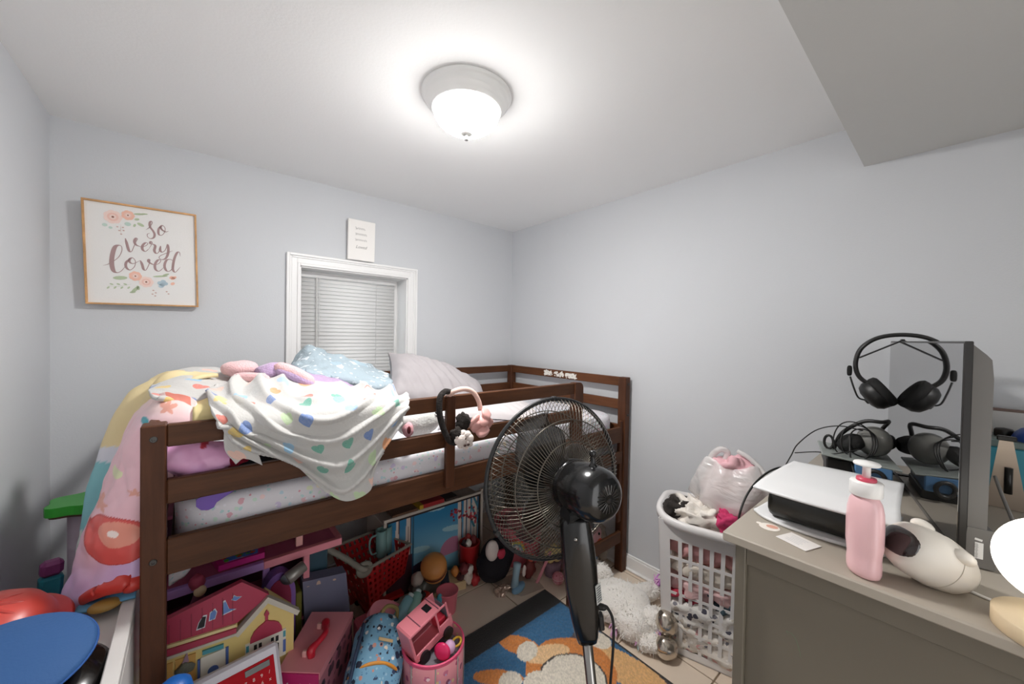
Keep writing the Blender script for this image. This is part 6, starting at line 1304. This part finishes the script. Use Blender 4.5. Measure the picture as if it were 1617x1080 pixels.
for k, (a, b, z, c_) in enumerate(((-0.02,-0.02,0.20,'d9d2c8'),(0.02,-0.015,0.205,'7a2a2a'),(0.0,0.015,0.21,'b03a35'),(-0.035,0.0,0.19,'3a1f22'))): ob(MB().ell((1.205+a,1.765+b,z),(0.017,0.016,0.026),disp=0.006,dscale=70), 'figure', mat('figure_%d'%k,c_,0.6), rbk, True, world=True)
fig = T('red_figures', 'heap of small red and white toy figures on the floor by the bucket', 'toy', (1.15,1.68,0)); 
for k, (x, y, z, c_) in enumerate(((1.13,1.70,0.10,'6d2228'),(1.15,1.69,0.045,'c9b9ae'),(1.185,1.675,0.03,'b02c30'),(1.12,1.715,0.045,'4a2226'),(1.16,1.70,0.085,'d9cfc6'))): ob(MB().ell((x,y,z),(0.026,0.022,0.030),disp=0.010,dscale=60), 'figure', mat('figr_%d'%k,c_,0.6), fig, True, world=True)
# black plush bag with a pale patch
bp_ = T('black_plush', 'black plush bag with a pale oval patch and a red bow', 'plush bag', (1.30,1.62,0))
m_bpl = mat('plush_black','17131a',0.95,bump=0.4,bscale=120)
ob(MB().ell((1.29,1.63,0.12),(0.12,0.07,0.115),disp=0.012,dscale=18), 'body', m_bpl, bp_, True, world=True)
ob(MB().ell((1.222,1.575,0.222),(0.045,0.028,0.060),rotm(0,-0.45,0.3)), 'patch', mat('plush_patch','d9cdc6',0.9,bump=0.2,bscale=100), bp_, True, world=True)
ob(MB().ell((1.268,1.553,0.198),(0.026,0.016,0.026),disp=0.004,dscale=50), 'bow', mat('bow_red','b02a44',0.8), bp_, True, world=True)
# pink basket with rainbow, seen through the fan
rb2 = T('rainbow_basket', 'pink round basket with a rainbow on its side, seen through the fan grille', 'basket', (1.55,1.72,0))
ob(MB().lathe([(0.125,0.0),(0.13,0.004),(0.150,0.225),(0.153,0.232),(0.150,0.238),(0.146,0.228),(0.126,0.01),(0.0,0.008)],48,(1.55,1.735,0.0)), 'basket', mat('basket_rose','d9707a',0.6,var=0.08,vscale=30), rb2, True, world=True)
for k, (r0, c_) in enumerate(((0.056,'b8483f'),(0.048,'d39a4a'),(0.040,'c9c05a'),(0.032,'4f8fa8'),(0.024,'dcd5d2'))):
    th0 = -2.35
    P_ = [(1.55+(0.1445+0.0012*k)*math.cos(th0+a_/0.145), 1.735+(0.1445+0.0012*k)*math.sin(th0+a_/0.145), 0.115+b_) for a_, b_ in [(r0*math.cos(t0), r0*math.sin(t0)*1.1) for t0 in np.linspace(0, PI, 24)]]
    ob(MB().tube(P_, 0.0048, 6), 'rainbow_band', mat('rainbow_%d'%k,c_,0.7), rb2, True, world=True)
ob(MB().ell((1.55,1.735,0.20),(0.12,0.12,0.05),disp=0.03,dscale=20), 'soft_toys', mat('soft_toys','a8696d',0.9,var=0.4,vscale=14), rb2, True, world=True)
shu = T('toy_shoe', 'pale blue doll shoe standing on the tiles by the black plush', 'toy shoe', (1.33,1.50,0))
ob(MB().ell((1.335,1.485,0.022),(0.055,0.026,0.020),rotm(0,0,0.3)), 'sole', mat('shoe_blue','6f93ad',0.5), shu, True, world=True)
ob(MB().lathe([(0.022,0.0),(0.018,0.05),(0.020,0.10),(0.022,0.12),(0.0,0.122)],18,(1.315,1.495,0.030),rotm(0,0.15,0)), 'boot', mat('shoe_pale','93adba',0.6,var=0.1), shu, True, world=True)
ob(MB().ell((1.352,1.46,0.118),(0.012,0.008,0.030),disp=0.004,dscale=60), 'charm', mat('charm_cream','d0c0b8',0.6), shu, True, world=True)
fo_t = T('foil_wrapper', 'crumpled orange and silver wrapper on the tiles', 'wrapper', (1.262,1.53,0)); ob(MB().ell((1.262,1.53,0.02),(0.045,0.03,0.02),disp=0.022,dscale=45,nu=26,nv=14), 'foil', mat('foil_mix','b9a090',0.25,0.4,var=0.5,vscale=40), fo_t, False, world=True)
red_t = T('red_toy_figure', 'small red and brown toy figure under the fan', 'toy', (1.47,1.53,0)); ob(MB().ell((1.455,1.53,0.055),(0.035,0.03,0.055),disp=0.01,dscale=40), 'body', mat('toy_brownred','6d2a25',0.6), red_t, True, world=True); ob(MB().ell((1.455,1.515,0.125),(0.022,0.018,0.02)), 'head', mat('toy_coral','d9614a',0.5), red_t, True, world=True)
stw = T('pink_stick', 'pale pink plastic stick standing on the tiles under the fan', 'stick', (1.47,1.45,0)); ob(MB().box((1.495,1.455,0.085),(0.020,0.008,0.18),0.002,rotm(0.15,0.45,0)), 'stick', mat('stick_pink','dd9199',0.4), stw, world=True)
yc = T('yellow_star_plush', 'yellow plush star sitting on a brown and mauve cup', 'plush toy', (1.585,1.47,0))
ob(MB().lathe([(0.040,0.0),(0.045,0.004),(0.052,0.07),(0.050,0.075),(0.0,0.07)],24,(1.585,1.475,0)), 'cup', mat('cup_mauve','8b6f7d',0.6,var=0.3,vscale=12), yc, True, world=True)
mb = MB(); 
for k in range(5): a = PI/2+2*PI*k/5; mb.ell(np.array((1.585,1.465,0.125))+np.array((0.035*math.cos(a),-0.012*math.cos(a),0.032*math.sin(a))),(0.026,0.022,0.024),nu=14,nv=10)
mb.ell((1.585,1.463,0.125),(0.040,0.030,0.038)); ob(mb, 'star', mat('star_yellow','dfc98a',0.9,bump=0.3,bscale=100), yc, True, world=True)
pb2 = T('pale_plush', 'pale pink plush lying next to the yellow star plush', 'plush toy', (1.67,1.42,0)); ob(MB().ell((1.672,1.43,0.062),(0.050,0.05,0.062),disp=0.006,dscale=30), 'body', mat('plush_blush','d6b9bd',0.9,bump=0.3,bscale=100), pb2, True, world=True)
sb = T('pink_ball', 'small glittery pink ball on the tiles by the rug', 'ball', (1.548,1.39,0)); ob(MB().ell((1.548,1.395,0.033),0.033), 'ball', scatter_mat('ball_print','c9808c',[(90,0.4,['e0b0b4','b0505f','efdada'],0.5)],rough=0.3), sb, True, world=True); ob(MB().tube([(1.548+0.0335*math.cos(a),1.395+0.0335*math.sin(a),0.036) for a in np.linspace(0,2*PI,32,endpoint=False)],0.0012,5,closed=True), 'seam', mat('ball_seam','e9c9cc',0.4), sb, True, world=True)
bd2 = T('pink_bird_plush', 'pink plush bird with an orange beak leaning on the bed post', 'plush toy', (1.84,1.42,0))
ob(MB().ell((1.835,1.42,0.085),(0.055,0.05,0.085),disp=0.006,dscale=25), 'body', mat('bird_pink','dd8d98',0.9,bump=0.3,bscale=100), bd2, True, world=True)
ob(MB().ell((1.845,1.385,0.185),(0.052,0.046,0.060),rotm(0,0.25,0)), 'head', mat('bird_pale','e3b3b8',0.9,bump=0.3,bscale=100), bd2, True, world=True)
ob(MB().ell((1.842,1.338,0.150),(0.020,0.022,0.032),rotm(0.4,0.3,0)), 'beak', mat('bird_beak','e8654f',0.6), bd2, True, world=True)
for q in ((1.842,1.343,0.205),(1.868,1.350,0.165)): ob(MB().ell(q,(0.0075,0.006,0.0085),nu=12,nv=8), 'eye', mat('bead_black','120f10',0.2), bd2, True, world=True)
ob(MB().ell((1.83,1.345,0.105),(0.035,0.02,0.022),disp=0.004,dscale=40), 'wing', mat('bird_pink','dd8d98',0.9), bd2, True, world=True)
ob(MB().ell((1.83,1.44,0.255),(0.032,0.03,0.04),disp=0.005,dscale=40), 'crest', mat('bird_crest','c98b3f',0.8), bd2, True, world=True)
ob(MB().ell((1.815,1.36,0.045),(0.03,0.025,0.04)), 'foot', mat('bird_blue','4a74a0',0.8), bd2, True, world=True)
wr = T('wrapped_toy', 'clear plastic wrapped tan toy propped against the bed post', 'packaged toy', (1.89,1.37,0)); m, t_, b_ = newmat('clear_film'); b_.inputs['Base Color'].default_value = rgb('cfc6ba')+(1,); b_.inputs['Roughness'].default_value = 0.12; b_.inputs['Alpha'].default_value = 0.45; m_film = m
ob(MB().ell((1.885,1.375,0.115),(0.030,0.04,0.105),rotm(0,0.12,0),disp=0.006,dscale=30), 'toy', mat('toy_tan','a08f75',0.7,var=0.3,vscale=20), wr, True, world=True); ob(MB().ell((1.886,1.372,0.115),(0.040,0.05,0.118),rotm(0,0.12,0),disp=0.014,dscale=35,nu=30,nv=18), 'film', m_film, wr, False, world=True)
cf = T('plastic_sheet', 'sheet of clear plastic film lying on the tiles behind the rug', 'plastic film', (1.40,1.52,0)); V = surf([[(1.27,1.64,0.004),(1.36,1.62,0.006),(1.46,1.58,0.004)],[(1.28,1.53,0.006),(1.37,1.52,0.012),(1.47,1.47,0.006)],[(1.32,1.44,0.004),(1.40,1.42,0.007),(1.46,1.415,0.004)]],30,30)
V[..., 2] += 0.0035*np.abs(fbm(V,30,2)); m, t_, b_ = newmat('thin_film'); b_.inputs['Base Color'].default_value = rgb('a89c90')+(1,); b_.inputs['Roughness'].default_value = 0.1; b_.inputs['Alpha'].default_value = 0.35
ob(MB().grid(V), 'film', m, cf, True, world=True)
# ------------------------------------------------------------------ white unicorn plush with silver hooves
un = T('unicorn_plush', 'fluffy white plush unicorn with silver hooves lying on the floor', 'plush toy', (1.62,1.05,0))
m_uw = mat('fluffy_white','f4efe8',0.95,bump=0.7,bscale=150,sheen=0.5)
parts = [('body',(1.60,1.04,0.075),(0.12,0.15,0.085),(0,0,0.5)),('head',(1.69,1.255,0.07),(0.065,0.10,0.068),(0,0,0.3)),('rump',(1.55,0.93,0.065),(0.085,0.095,0.072),(0,0,0)),('leg',(1.78,1.02,0.05),(0.12,0.045,0.045),(0,0,-0.35)),('leg',(1.60,0.86,0.085),(0.06,0.06,0.06),(0,0,-0.2)),('leg',(1.53,0.84,0.04),(0.045,0.06,0.04),(0,0,0.3))]
rr = np.random.default_rng(3)
for nm, c_, r_, ro in parts:
    R_ = rotm(*ro); po = ob(MB().ell(c_, r_, R_, nu=36, nv=22, disp=0.010, dscale=30), nm, m_uw, un, True, world=True)
    n = 700 if nm in ('body','head','rump') else 360; d = rr.standard_normal((n,3)); d /= np.linalg.norm(d,axis=1)[:,None]; P_ = (d*np.array(r_)) @ R_.T+np.array(c_); Nn = (d/np.array(r_)) @ R_.T; Nn /= np.linalg.norm(Nn,axis=1)[:,None]
    mb = MB(); V = []; F = []
    for i in range(n):
        if P_[i][2] < 0.008: continue
        t1 = np.cross(Nn[i], rr.standard_normal(3)); t1 /= np.linalg.norm(t1); tip = P_[i]+Nn[i]*rr.uniform(0.006,0.014)+rr.standard_normal(3)*0.005
        j = len(V); V += [P_[i]+t1*0.003-Nn[i]*0.003, P_[i]-t1*0.003-Nn[i]*0.003, tip]; F.append((j,j+1,j+2))
    f_ = ob(mb.add(V,F), 'fur', m_uw, po, False, world=True); tag(f_, kind='stuff')
m_sil = mat('silver_hoof','c9bfb2',0.22,0.9,bump=0.25,bscale=18)
for c_, r_ in (((1.585,0.790,0.128),(0.048,0.046,0.052)),((1.555,0.775,0.047),(0.050,0.048,0.046))): ob(MB().ell(c_,r_,nu=32,nv=20,disp=0.004,dscale=25), 'hoof', m_sil, un, True, world=True)
def tuft(base, dirv, n, L0, cols, seed):
    r2_ = np.random.default_rng(seed); mb = MB()
    for k in range(n):
        d = np.array(dirv)+r2_.standard_normal(3)*0.35; d /= np.linalg.norm(d); b0 = np.array(base)+r2_.standard_normal(3)*0.010; L1 = L0*r2_.uniform(0.6,1.1)
        P_ = [b0, b0+d*L1*0.5+np.array((0,0,0.004)), b0+d*L1+np.array((0,0,-0.012))]
        for p_ in P_: p_[2] = max(p_[2], 0.006)
        mb.tube(catmull(P_,6), [0.0045,0.0045,0.004,0.0035,0.0025,0.001], 5, mi=k % len(cols))
    ob(mb, 'mane_tuft', [mat('mane_'+h, h, 0.8) for h in cols], un, True, world=True)
tuft((1.535,0.90,0.02),(-0.5,-0.6,0.05),16,0.06,['d9a6d0','c77fd0','bcdde0'],1); tuft((1.60,0.855,0.10),(-0.3,-0.7,-0.1),16,0.05,['e3b3bd','bcdde0','cfa6d6'],2)
tuft((1.86,0.985,0.085),(0.3,-0.2,0.6),14,0.05,['e6b3dc','d08ad6'],3); tuft((1.565,0.835,0.07),(-0.4,-0.5,-0.1),14,0.05,['b98ac9','e3c3cc','bcdde0'],4); tuft((1.50,1.0,0.03),(-0.8,-0.3,0.1),10,0.05,['e6c3d8','d9a6d0'],5)
# ------------------------------------------------------------------ foreground pile: backpack, drum organiser, toy bus
bpk = T('backpack', 'blue child backpack with a busy small print and orange zip', 'backpack', (0.48,1.25,0))
m_bpk = scatter_mat('backpack_print','6d9cb8',[(34,0.36,['20293c','2f3f5c','3b4c66'],0.6),(46,0.30,['d9c9b4','b98476','e6e2dc'],0.45),(80,0.30,['1d2433','8fb3c6','4f7fa0'],0.6)],rough=0.6,bump=0.3,bscale=20)
bcen = np.array((0.478,1.275,0.20)); bax = np.array((0.50,0.62,0.60)); bax /= np.linalg.norm(bax); Rk = frame(bax, (0.3,-0.6,0.75))
ob(MB().ell(bcen,(0.085,0.070,0.165),Rk,p=0.62,nu=40,nv=28,disp=0.012,dscale=14), 'bag', m_bpk, bpk, True, world=True)
ob(MB().tube(catmull([bcen+Rk@np.array(q) for q in ((-0.086,0.012,-0.03),(-0.06,0.058,0.0),(0.0,0.073,0.012),(0.06,0.058,0.0),(0.086,0.012,-0.03))],30),0.0055,8), 'zip', mat('zip_orange','cf8b34',0.5), bpk, True, world=True)
ob(MB().box(bcen+Rk@np.array((0.01,0.070,0.075)),(0.055,0.004,0.009),0.001,Rk), 'label_tab', mat('tab_tan','bfa477',0.6), bpk, world=True)
ob(MB().tube(catmull([bcen+Rk@np.array(q) for q in ((-0.035,0.03,0.15),(-0.02,0.045,0.18),(0.02,0.045,0.18),(0.035,0.03,0.15))],16),0.007,8), 'grab_loop', mat('loop_olive','7d6a3c',0.7), bpk, True, world=True)
ob(MB().tube(catmull([bcen+Rk@np.array(q) for q in ((0.082,0.02,0.12),(0.09,0.035,0.03),(0.085,0.03,-0.08))],16),0.006,8), 'piping', mat('piping_navy','26364f',0.6), bpk, True, world=True)
ps = T('pink_toy_seat', 'pink plastic toy box with a rounded lid behind the backpack', 'toy', (0.56,1.44,0))
poly = [(-0.075,-0.05),(0.075,-0.05)]+[(0.075*math.cos(a),-0.05+0.11*math.sin(a)) for a in np.linspace(0.1,PI-0.1,16)]
sX = np.array((0.75,0.62,0.1)); sX /= np.linalg.norm(sX); sY = np.array((-0.45,0.55,0.45)); sY -= sX*np.dot(sX,sY); sY /= np.linalg.norm(sY)
ob(MB().prism(poly,0.03,O=(0.565,1.43,0.25),X=sX,Y=sY), 'lid', mat('seat_pink','dd8a95',0.4), ps, world=True); ob(MB().bx(0.49,0.63,1.40,1.53,0.0,0.235,0.01), 'box', mat('seat_rose','c9606f',0.45), ps, world=True)
ob(MB().lathe([(0.010,0),(0.010,0.002),(0,0.002)],14,np.array((0.565,1.43,0.25))+np.cross(sX,sY)*0.031+sY*0.01,frame(np.cross(sX,sY))), 'button', mat('seat_grey','7d5f62',0.5), ps, world=True)
for k, (p0, p1, c_, lab) in enumerate((((0.575,1.36,0.235),(0.68,1.42,0.292),'8fc3cf','clear teal bottle lying behind the backpack'),((0.66,1.37,0.25),(0.72,1.43,0.285),'9fcfc4','second clear mint bottle nearer the pink bus'))):
    bt = T('teal_bottle', lab, 'bottle', tuple((np.array(p0)+np.array(p1))/2-np.array((0,0,0.03)))); ob(MB().cyl(p0,p1,0.026,0.022,n=20,b=0.006), 'bottle', mat('bottle_clear_%d'%k,c_,0.15,trans=0.3), bt, True, world=True)
    dd = np.array(p1)-np.array(p0); dd /= np.linalg.norm(dd); ob(MB().cyl(tuple(np.array(p1)),tuple(np.array(p1)+dd*0.014),0.012,n=16), 'cap', mat('bottle_cap','c9d6d4',0.4), bt, True, world=True)
rbx = T('toy_bin', 'low grey bin holding the bottles behind the pink drum', 'bin', (0.66,1.41,0)); ob(MB().bx(0.635,0.745,1.335,1.47,0.0,0.205,0.004), 'bin', mat('bin_rose','c46f7c',0.5), rbx, world=True)
rbx['label'] = 'rose pink bin holding the bottles behind the drum basket'
ob(MB().tube([(0.69+0.062*math.cos(a),1.402+0.074*math.sin(a),0.207) for a in np.linspace(0,2*PI,30,endpoint=False)],0.005,6,closed=True), 'rim', mat('rim_pink','d9506f',0.4), rbx, True, world=True)
cpp = T('pink_cup', 'pink toy cup with a white inside standing on the tiles', 'cup', (0.975,1.60,0)); ob(MB().lathe([(0.040,0.0),(0.043,0.004),(0.052,0.10),(0.055,0.104),(0.053,0.108),(0.049,0.104)],28,(0.965,1.60,0)), 'cup', mat('cup_pink','d9707f',0.4), cpp, True, world=True); ob(MB().lathe([(0.049,0.102),(0.042,0.012),(0.0,0.010)],28,(0.965,1.60,0)), 'lining', mat('cup_white','c9c4c0',0.4), cpp, True, world=True)
ob(MB().ell((0.914,1.585,0.09),(0.014,0.012,0.028)), 'charm', mat('charm_teal','3f8fa0',0.4), cpp, True, world=True)
tcar = T('toy_car', 'small red and black toy car on the tiles by the pink cup', 'toy car', (0.87,1.68,0)); ob(MB().box((0.87,1.68,0.055),(0.10,0.05,0.04),0.012,rotm(0,0,0.5)), 'body', mat('car_red','b03028',0.4), tcar, world=True); ob(MB().box((0.86,1.675,0.082),(0.05,0.042,0.028),0.010,rotm(0,0,0.5)), 'cabin', mat('car_black','1b191a',0.3), tcar, world=True)
for a, b in ((-0.03,-0.026),(0.03,-0.026),(-0.03,0.026),(0.03,0.026)):
    q = rotm(0,0,0.5)@np.array((a,b,0))+np.array((0.87,1.68,0.024)); yv = rotm(0,0,0.5)@np.array((0,1,0)); ob(MB().cyl(q-yv*0.008,q+yv*0.008,0.024,n=18), 'wheel', mat('wheel_dark','1d1c1c',0.5), tcar, world=True)
dm = T('drum_basket', 'pink printed drum basket holding a toy bus, beside the rug', 'basket', (0.678,1.215,0)); dcx, dcy, dr0 = 0.678, 1.215, 0.108
ob(MB().lathe([(0.0,0.012),(dr0-0.004,0.012),(dr0-0.004,0.244),(dr0,0.246),(dr0+0.002,0.244),(dr0,0.004),(0.0,0.004)],56,(dcx,dcy,0)), 'drum', scatter_mat('drum_print','dd8f97',[(34,0.32,['8b4a63','a8506b','c46a84'],0.5),(50,0.30,['d9c08a','b9a0c0','e9c9cc'],0.5)],rough=0.5), dm, True, world=True)
for z in (0.244,0.238,0.008): ob(MB().tube([(dcx+(dr0+0.001)*math.cos(a),dcy+(dr0+0.001)*math.sin(a),z) for a in np.linspace(0,2*PI,60,endpoint=False)],0.004,8,closed=True), 'hoop', mat('hoop_pink','e0557a',0.4), dm, True, world=True)
for k in range(8):
    a = 2*PI*k/8+0.35; ob(MB().cyl((dcx+(dr0+0.004)*math.cos(a),dcy+(dr0+0.004)*math.sin(a),0.012),(dcx+(dr0+0.004)*math.cos(a),dcy+(dr0+0.004)*math.sin(a),0.236),0.0024,n=6), 'rod', mat('rod_grey','8d8480',0.4), dm, True, world=True)
ob(MB().ell((dcx,dcy,0.205),(0.096,0.096,0.03),disp=0.012,dscale=30), 'toy_fill', mat('fill_grey','6d6870',0.6,var=0.5,vscale=30), dm, True, world=True)
# toy bus: open frame body
bs = T('toy_bus', 'pink open sided toy bus standing in the drum basket', 'toy bus', (0.675,1.24,0.22)); bXd = np.array((0.955,0.14,0.26)); bXd /= np.linalg.norm(bXd); bZd = np.array((-0.26,0.0,0.95)); bZd -= bXd*np.dot(bXd,bZd); bZd /= np.linalg.norm(bZd); bYd = np.cross(bZd,bXd)
RB = np.stack([bXd,bYd,bZd],1); bo_ = np.array((0.665,1.225,0.245)); BQ = lambda x, y, z: bo_+RB@np.array((x,y,z)); m_bus = mat('bus_pink','e0848f',0.35); m_busd = mat('bus_dark','17171a',0.4)
bpz = lambda nm, c_, d, m, b=0.003: ob(MB().box(BQ(*c_),d,b,RB), nm, m, bs, world=True)
bpz('floor_plate',(0,0,0.012),(0.165,0.085,0.008),m_bus); bpz('roof',(-0.012,0,0.118),(0.135,0.086,0.007),m_bus); bpz('roof_seam',(-0.036,0,0.1225),(0.003,0.086,0.002),mat('bus_seam','7d4a58',0.5),0); bpz('roof_seam',(0.045,0,0.1225),(0.003,0.086,0.002),mat('bus_seam','7d4a58',0.5),0)
bpz('roof_hatch',(0.022,0.0,0.1224),(0.024,0.036,0.001),m_busd,0); bpz('shelf',(-0.03,0.004,0.078),(0.085,0.07,0.004),mat('bus_shelf','b86a75',0.4))
bpz('back_panel',(-0.080,0,0.065),(0.006,0.085,0.108),m_bus); bpz('far_side',(0,0.041,0.065),(0.16,0.004,0.108),m_bus)
for x, w_ in ((-0.078,0.008),(0.030,0.008),(0.078,0.008)): bpz('window_post',(x,-0.040,0.065),(w_,0.006,0.108),m_bus)
bpz('sill',(-0.024,-0.040,0.026),(0.10,0.006,0.024),m_bus); bpz('door_sill',(0.054,-0.040,0.034),(0.048,0.006,0.040),m_bus); bpz('top_beam',(-0.002,-0.040,0.114),(0.15,0.006,0.010),m_bus); bpz('red_seat',(0.056,0.0,0.040),(0.035,0.05,0.040),mat('bus_red','d0344a',0.4)); bpz('windscreen',(0.078,0,0.075),(0.004,0.07,0.05),mat('bus_glass','6d7f8c',0.15))
bpz('bonnet',(0.085,0,0.036),(0.014,0.08,0.045),m_bus,0.005)
for x in (-0.048,0.056):
    for y in (-0.046,0.046): ob(MB().cyl(BQ(x,y-0.006,0.010),BQ(x,y+0.006,0.010),0.020,n=22), 'wheel', m_busd, bs, world=True)
sp = T('pink_spinner', 'hot pink disc with a lilac ball standing in the drum basket', 'toy', (0.70,1.15,0.235)); ob(MB().lathe([(0.0,-0.008),(0.022,-0.006),(0.030,0.0),(0.022,0.006),(0.0,0.008)],28,(0.668,1.135,0.262),frame((-0.75,-0.6,0.15))), 'disc', mat('disc_hot_pink','d6265f',0.35), sp, True, world=True); ob(MB().ell((0.700,1.138,0.260),(0.020,0.020,0.022)), 'ball', mat('ball_lilac','cfa6c8',0.4), sp, True, world=True)
ylt = T('yellow_ring', 'small yellow toy ring lying on the drum contents', 'toy', (0.745,1.165,0.24)); ob(MB().tube([(0.742+0.016*math.cos(a),1.160+0.016*math.sin(a),0.243+0.006*math.cos(a)) for a in np.linspace(0,2*PI,20,endpoint=False)],0.0042,8,closed=True), 'ring', mat('ring_yellow','d9b33c',0.4), ylt, True, world=True)
# ------------------------------------------------------------------ left corner pile
tk = T('toy_kitchen', 'white toy cabinet in the corner between the wall and bed', 'toy cabinet', (-0.26,1.16,0)); m_tk = mat('kitchen_white','d6d3d0',0.4)
kx0, kx1, ky0, ky1, kz = -0.425, -0.105, 0.99, 1.37, 0.70
bxo(tk, 'cabinet_body', m_tk, kx0, kx1, ky0, ky1, 0.0, kz-0.02)
for a in ((kx0,kx0+0.022,ky0,ky1),(kx1-0.026,kx1,ky0,ky1),(kx0+0.0225,kx1-0.0265,ky0,ky0+0.024),(kx0+0.0225,kx1-0.0265,ky1-0.024,ky1)): bxo(tk, 'top_rim', m_tk, *a, kz-0.0195, kz+0.006)
bxo(tk, 'door', m_tk, kx0+0.02, kx1-0.02, ky0-0.012, ky0-0.0005, 0.08, kz-0.06)
ob(MB().ell((-0.158,1.30,kz+0.008),(0.030,0.022,0.012)), 'tan_dish', mat('dish_tan','a8823f',0.5), tk, True, world=True)
blf = T('blue_cloth', 'blue cloth lying on the white toy cabinet beside the bed post', 'cloth', (-0.15,1.34,0.705)); cloth([[(-0.20,1.365,0.712),(-0.15,1.37,0.735),(-0.105,1.37,0.765)],[(-0.205,1.34,0.708),(-0.15,1.345,0.722),(-0.105,1.345,0.748)],[(-0.21,1.30,0.706),(-0.15,1.295,0.709),(-0.105,1.285,0.710)]],20,20,'cloth',mat('cloth_blue','5f9cc0',0.7,var=0.1,vscale=20), blf, amp=0.006, s=25, thick=0.004)
rh = T('red_helmet', 'red plastic play helmet lying on the white toy cabinet', 'toy helmet', (-0.315,1.27,0.706)); hC = np.array((-0.318,1.268,0.722)); Rh = rotm(0.25,-0.12,0)
ob(MB().lathe([(0.112,-0.012),(0.116,-0.010),(0.112,-0.003),(0.098,0.004),(0.094,0.02),(0.084,0.045),(0.064,0.066),(0.034,0.079),(0.0,0.083)],48,hC,Rh), 'shell', mat('helmet_red','cf4a40',0.35,var=0.04,vscale=8), rh, True, world=True)
for k in range(3): 
    P_ = [hC+Rh@np.array(((0.092*math.cos(t0))*math.cos(0.5*k-0.5),(0.092*math.cos(t0))*math.sin(0.5*k-0.5)*1.0,0.083*math.sin(t0))) for t0 in np.linspace(0.25,PI-0.25,20)]; ob(MB().tube(P_,0.004,6), 'ridge', mat('helmet_ridge','c24038',0.35), rh, True, world=True)
cap_ = T('peaked_hat', 'blue peaked play cap with a glossy black visor on the cabinet', 'hat', (-0.25,1.07,0.705)); kC = np.array((-0.262,1.085,0.730)); Rq = frame((0.06,-0.30,0.95),(0.6,0.6,0)); 
Rq = np.stack([np.cross((0,0,1),Rq[:,2])/np.linalg.norm(np.cross((0,0,1),Rq[:,2])), np.cross(Rq[:,2],np.cross((0,0,1),Rq[:,2])/np.linalg.norm(np.cross((0,0,1),Rq[:,2]))), Rq[:,2]],1)
m_cb = mat('cap_blue','2a558a',0.75,bump=0.15,bscale=200)
ob(MB().lathe([(0.090,-0.006),(0.100,0.010),(0.112,0.026),(0.118,0.036),(0.118,0.040),(0.112,0.045),(0.06,0.051),(0.0,0.052)],48,kC,Rq,sx=1.0,sy=0.86), 'crown', m_cb, cap_, True, world=True)
ob(MB().tube([kC+Rq@np.array((0.119*math.cos(a),0.119*0.86*math.sin(a),0.036)) for a in np.linspace(0,2*PI,64,endpoint=False)],0.0022,6,closed=True), 'piping', mat('cap_piping','1d4f92',0.7), cap_, True, world=True)
ob(MB().lathe([(0.082,-0.016),(0.085,-0.014),(0.087,0.012),(0.08,0.013)],48,kC,Rq,sy=0.86), 'band', mat('cap_band','1b1614',0.5), cap_, True, world=True)
rows = []
va = math.atan2(*(np.linalg.solve(Rq, np.array((0.85,-0.35,0)))[[1,0]]))
for i in range(8):
    t0 = i/7; rows.append([kC+Rq@np.array(((0.084+0.062*t0*math.cos(b_)**0.8)*math.cos(va+b_),(0.084*0.9+0.062*t0*math.cos(b_)**0.8)*math.sin(va+b_),-0.012-0.024*t0*t0)) for b_ in np.linspace(-1.15,1.15,28)])
ob(MB().grid(np.array(rows)), 'visor', mat('visor_black','120e0c',0.15,coat=0.5), cap_, True, world=True, solid=0.003)
gA = kC+Rq@np.array((0.088*math.cos(va-1.0),0.088*0.88*math.sin(va-1.0),-0.004)); ob(MB().lathe([(0.007,0),(0.006,0.003),(0,0.004)],14,gA,frame(gA-kC)), 'button', mat('button_gold','c98a3a',0.3,0.8), cap_, True, world=True)
# tall green topped toy stand behind, and crayon
gs = T('green_top_stand', 'white toy stand with a bright green top in the back corner', 'toy stand', (-0.30,1.95,0)); poly = [(0.085*math.cos(a)*(1+0.12*math.cos(5*a)),0.075*math.sin(a)*(1+0.12*math.cos(5*a))) for a in np.linspace(0,2*PI,40,endpoint=False)]
ob(MB().prism(poly,0.030,O=(-0.285,1.93,0.755),X=(1,0,0),Y=(0,1,0)), 'top', mat('stand_green','3fae3c',0.4), gs, world=True); ob(MB().prism([(a*0.9,b*0.9) for a, b in poly],0.008,O=(-0.285,1.93,0.7465),X=(1,0,0),Y=(0,1,0)), 'underside', mat('stand_brown','5a3a2c',0.5), gs, world=True); ob(MB().cyl((-0.275,1.94,0.0),(-0.275,1.94,0.746),0.050,n=28), 'post', mat('stand_lilac','c5b4c2',0.45), gs, True, world=True)
cy = T('giant_crayon', 'tall teal and plum toy block standing upright in the corner', 'toy', (-0.345,1.80,0)); Rg = rotm(0.03,0.10,0.3)
ob(MB().box((-0.352,1.80,0.30),(0.050,0.042,0.60),0.008,rotm(0,0.06,0.3)), 'lower', mat('crayon_teal','2f8f9f',0.45), cy, world=True); ob(MB().box((-0.333,1.80,0.624),(0.048,0.040,0.046),0.010,rotm(0,0.06,0.3)), 'tip', mat('crayon_plum','8f3f78',0.45), cy, world=True)
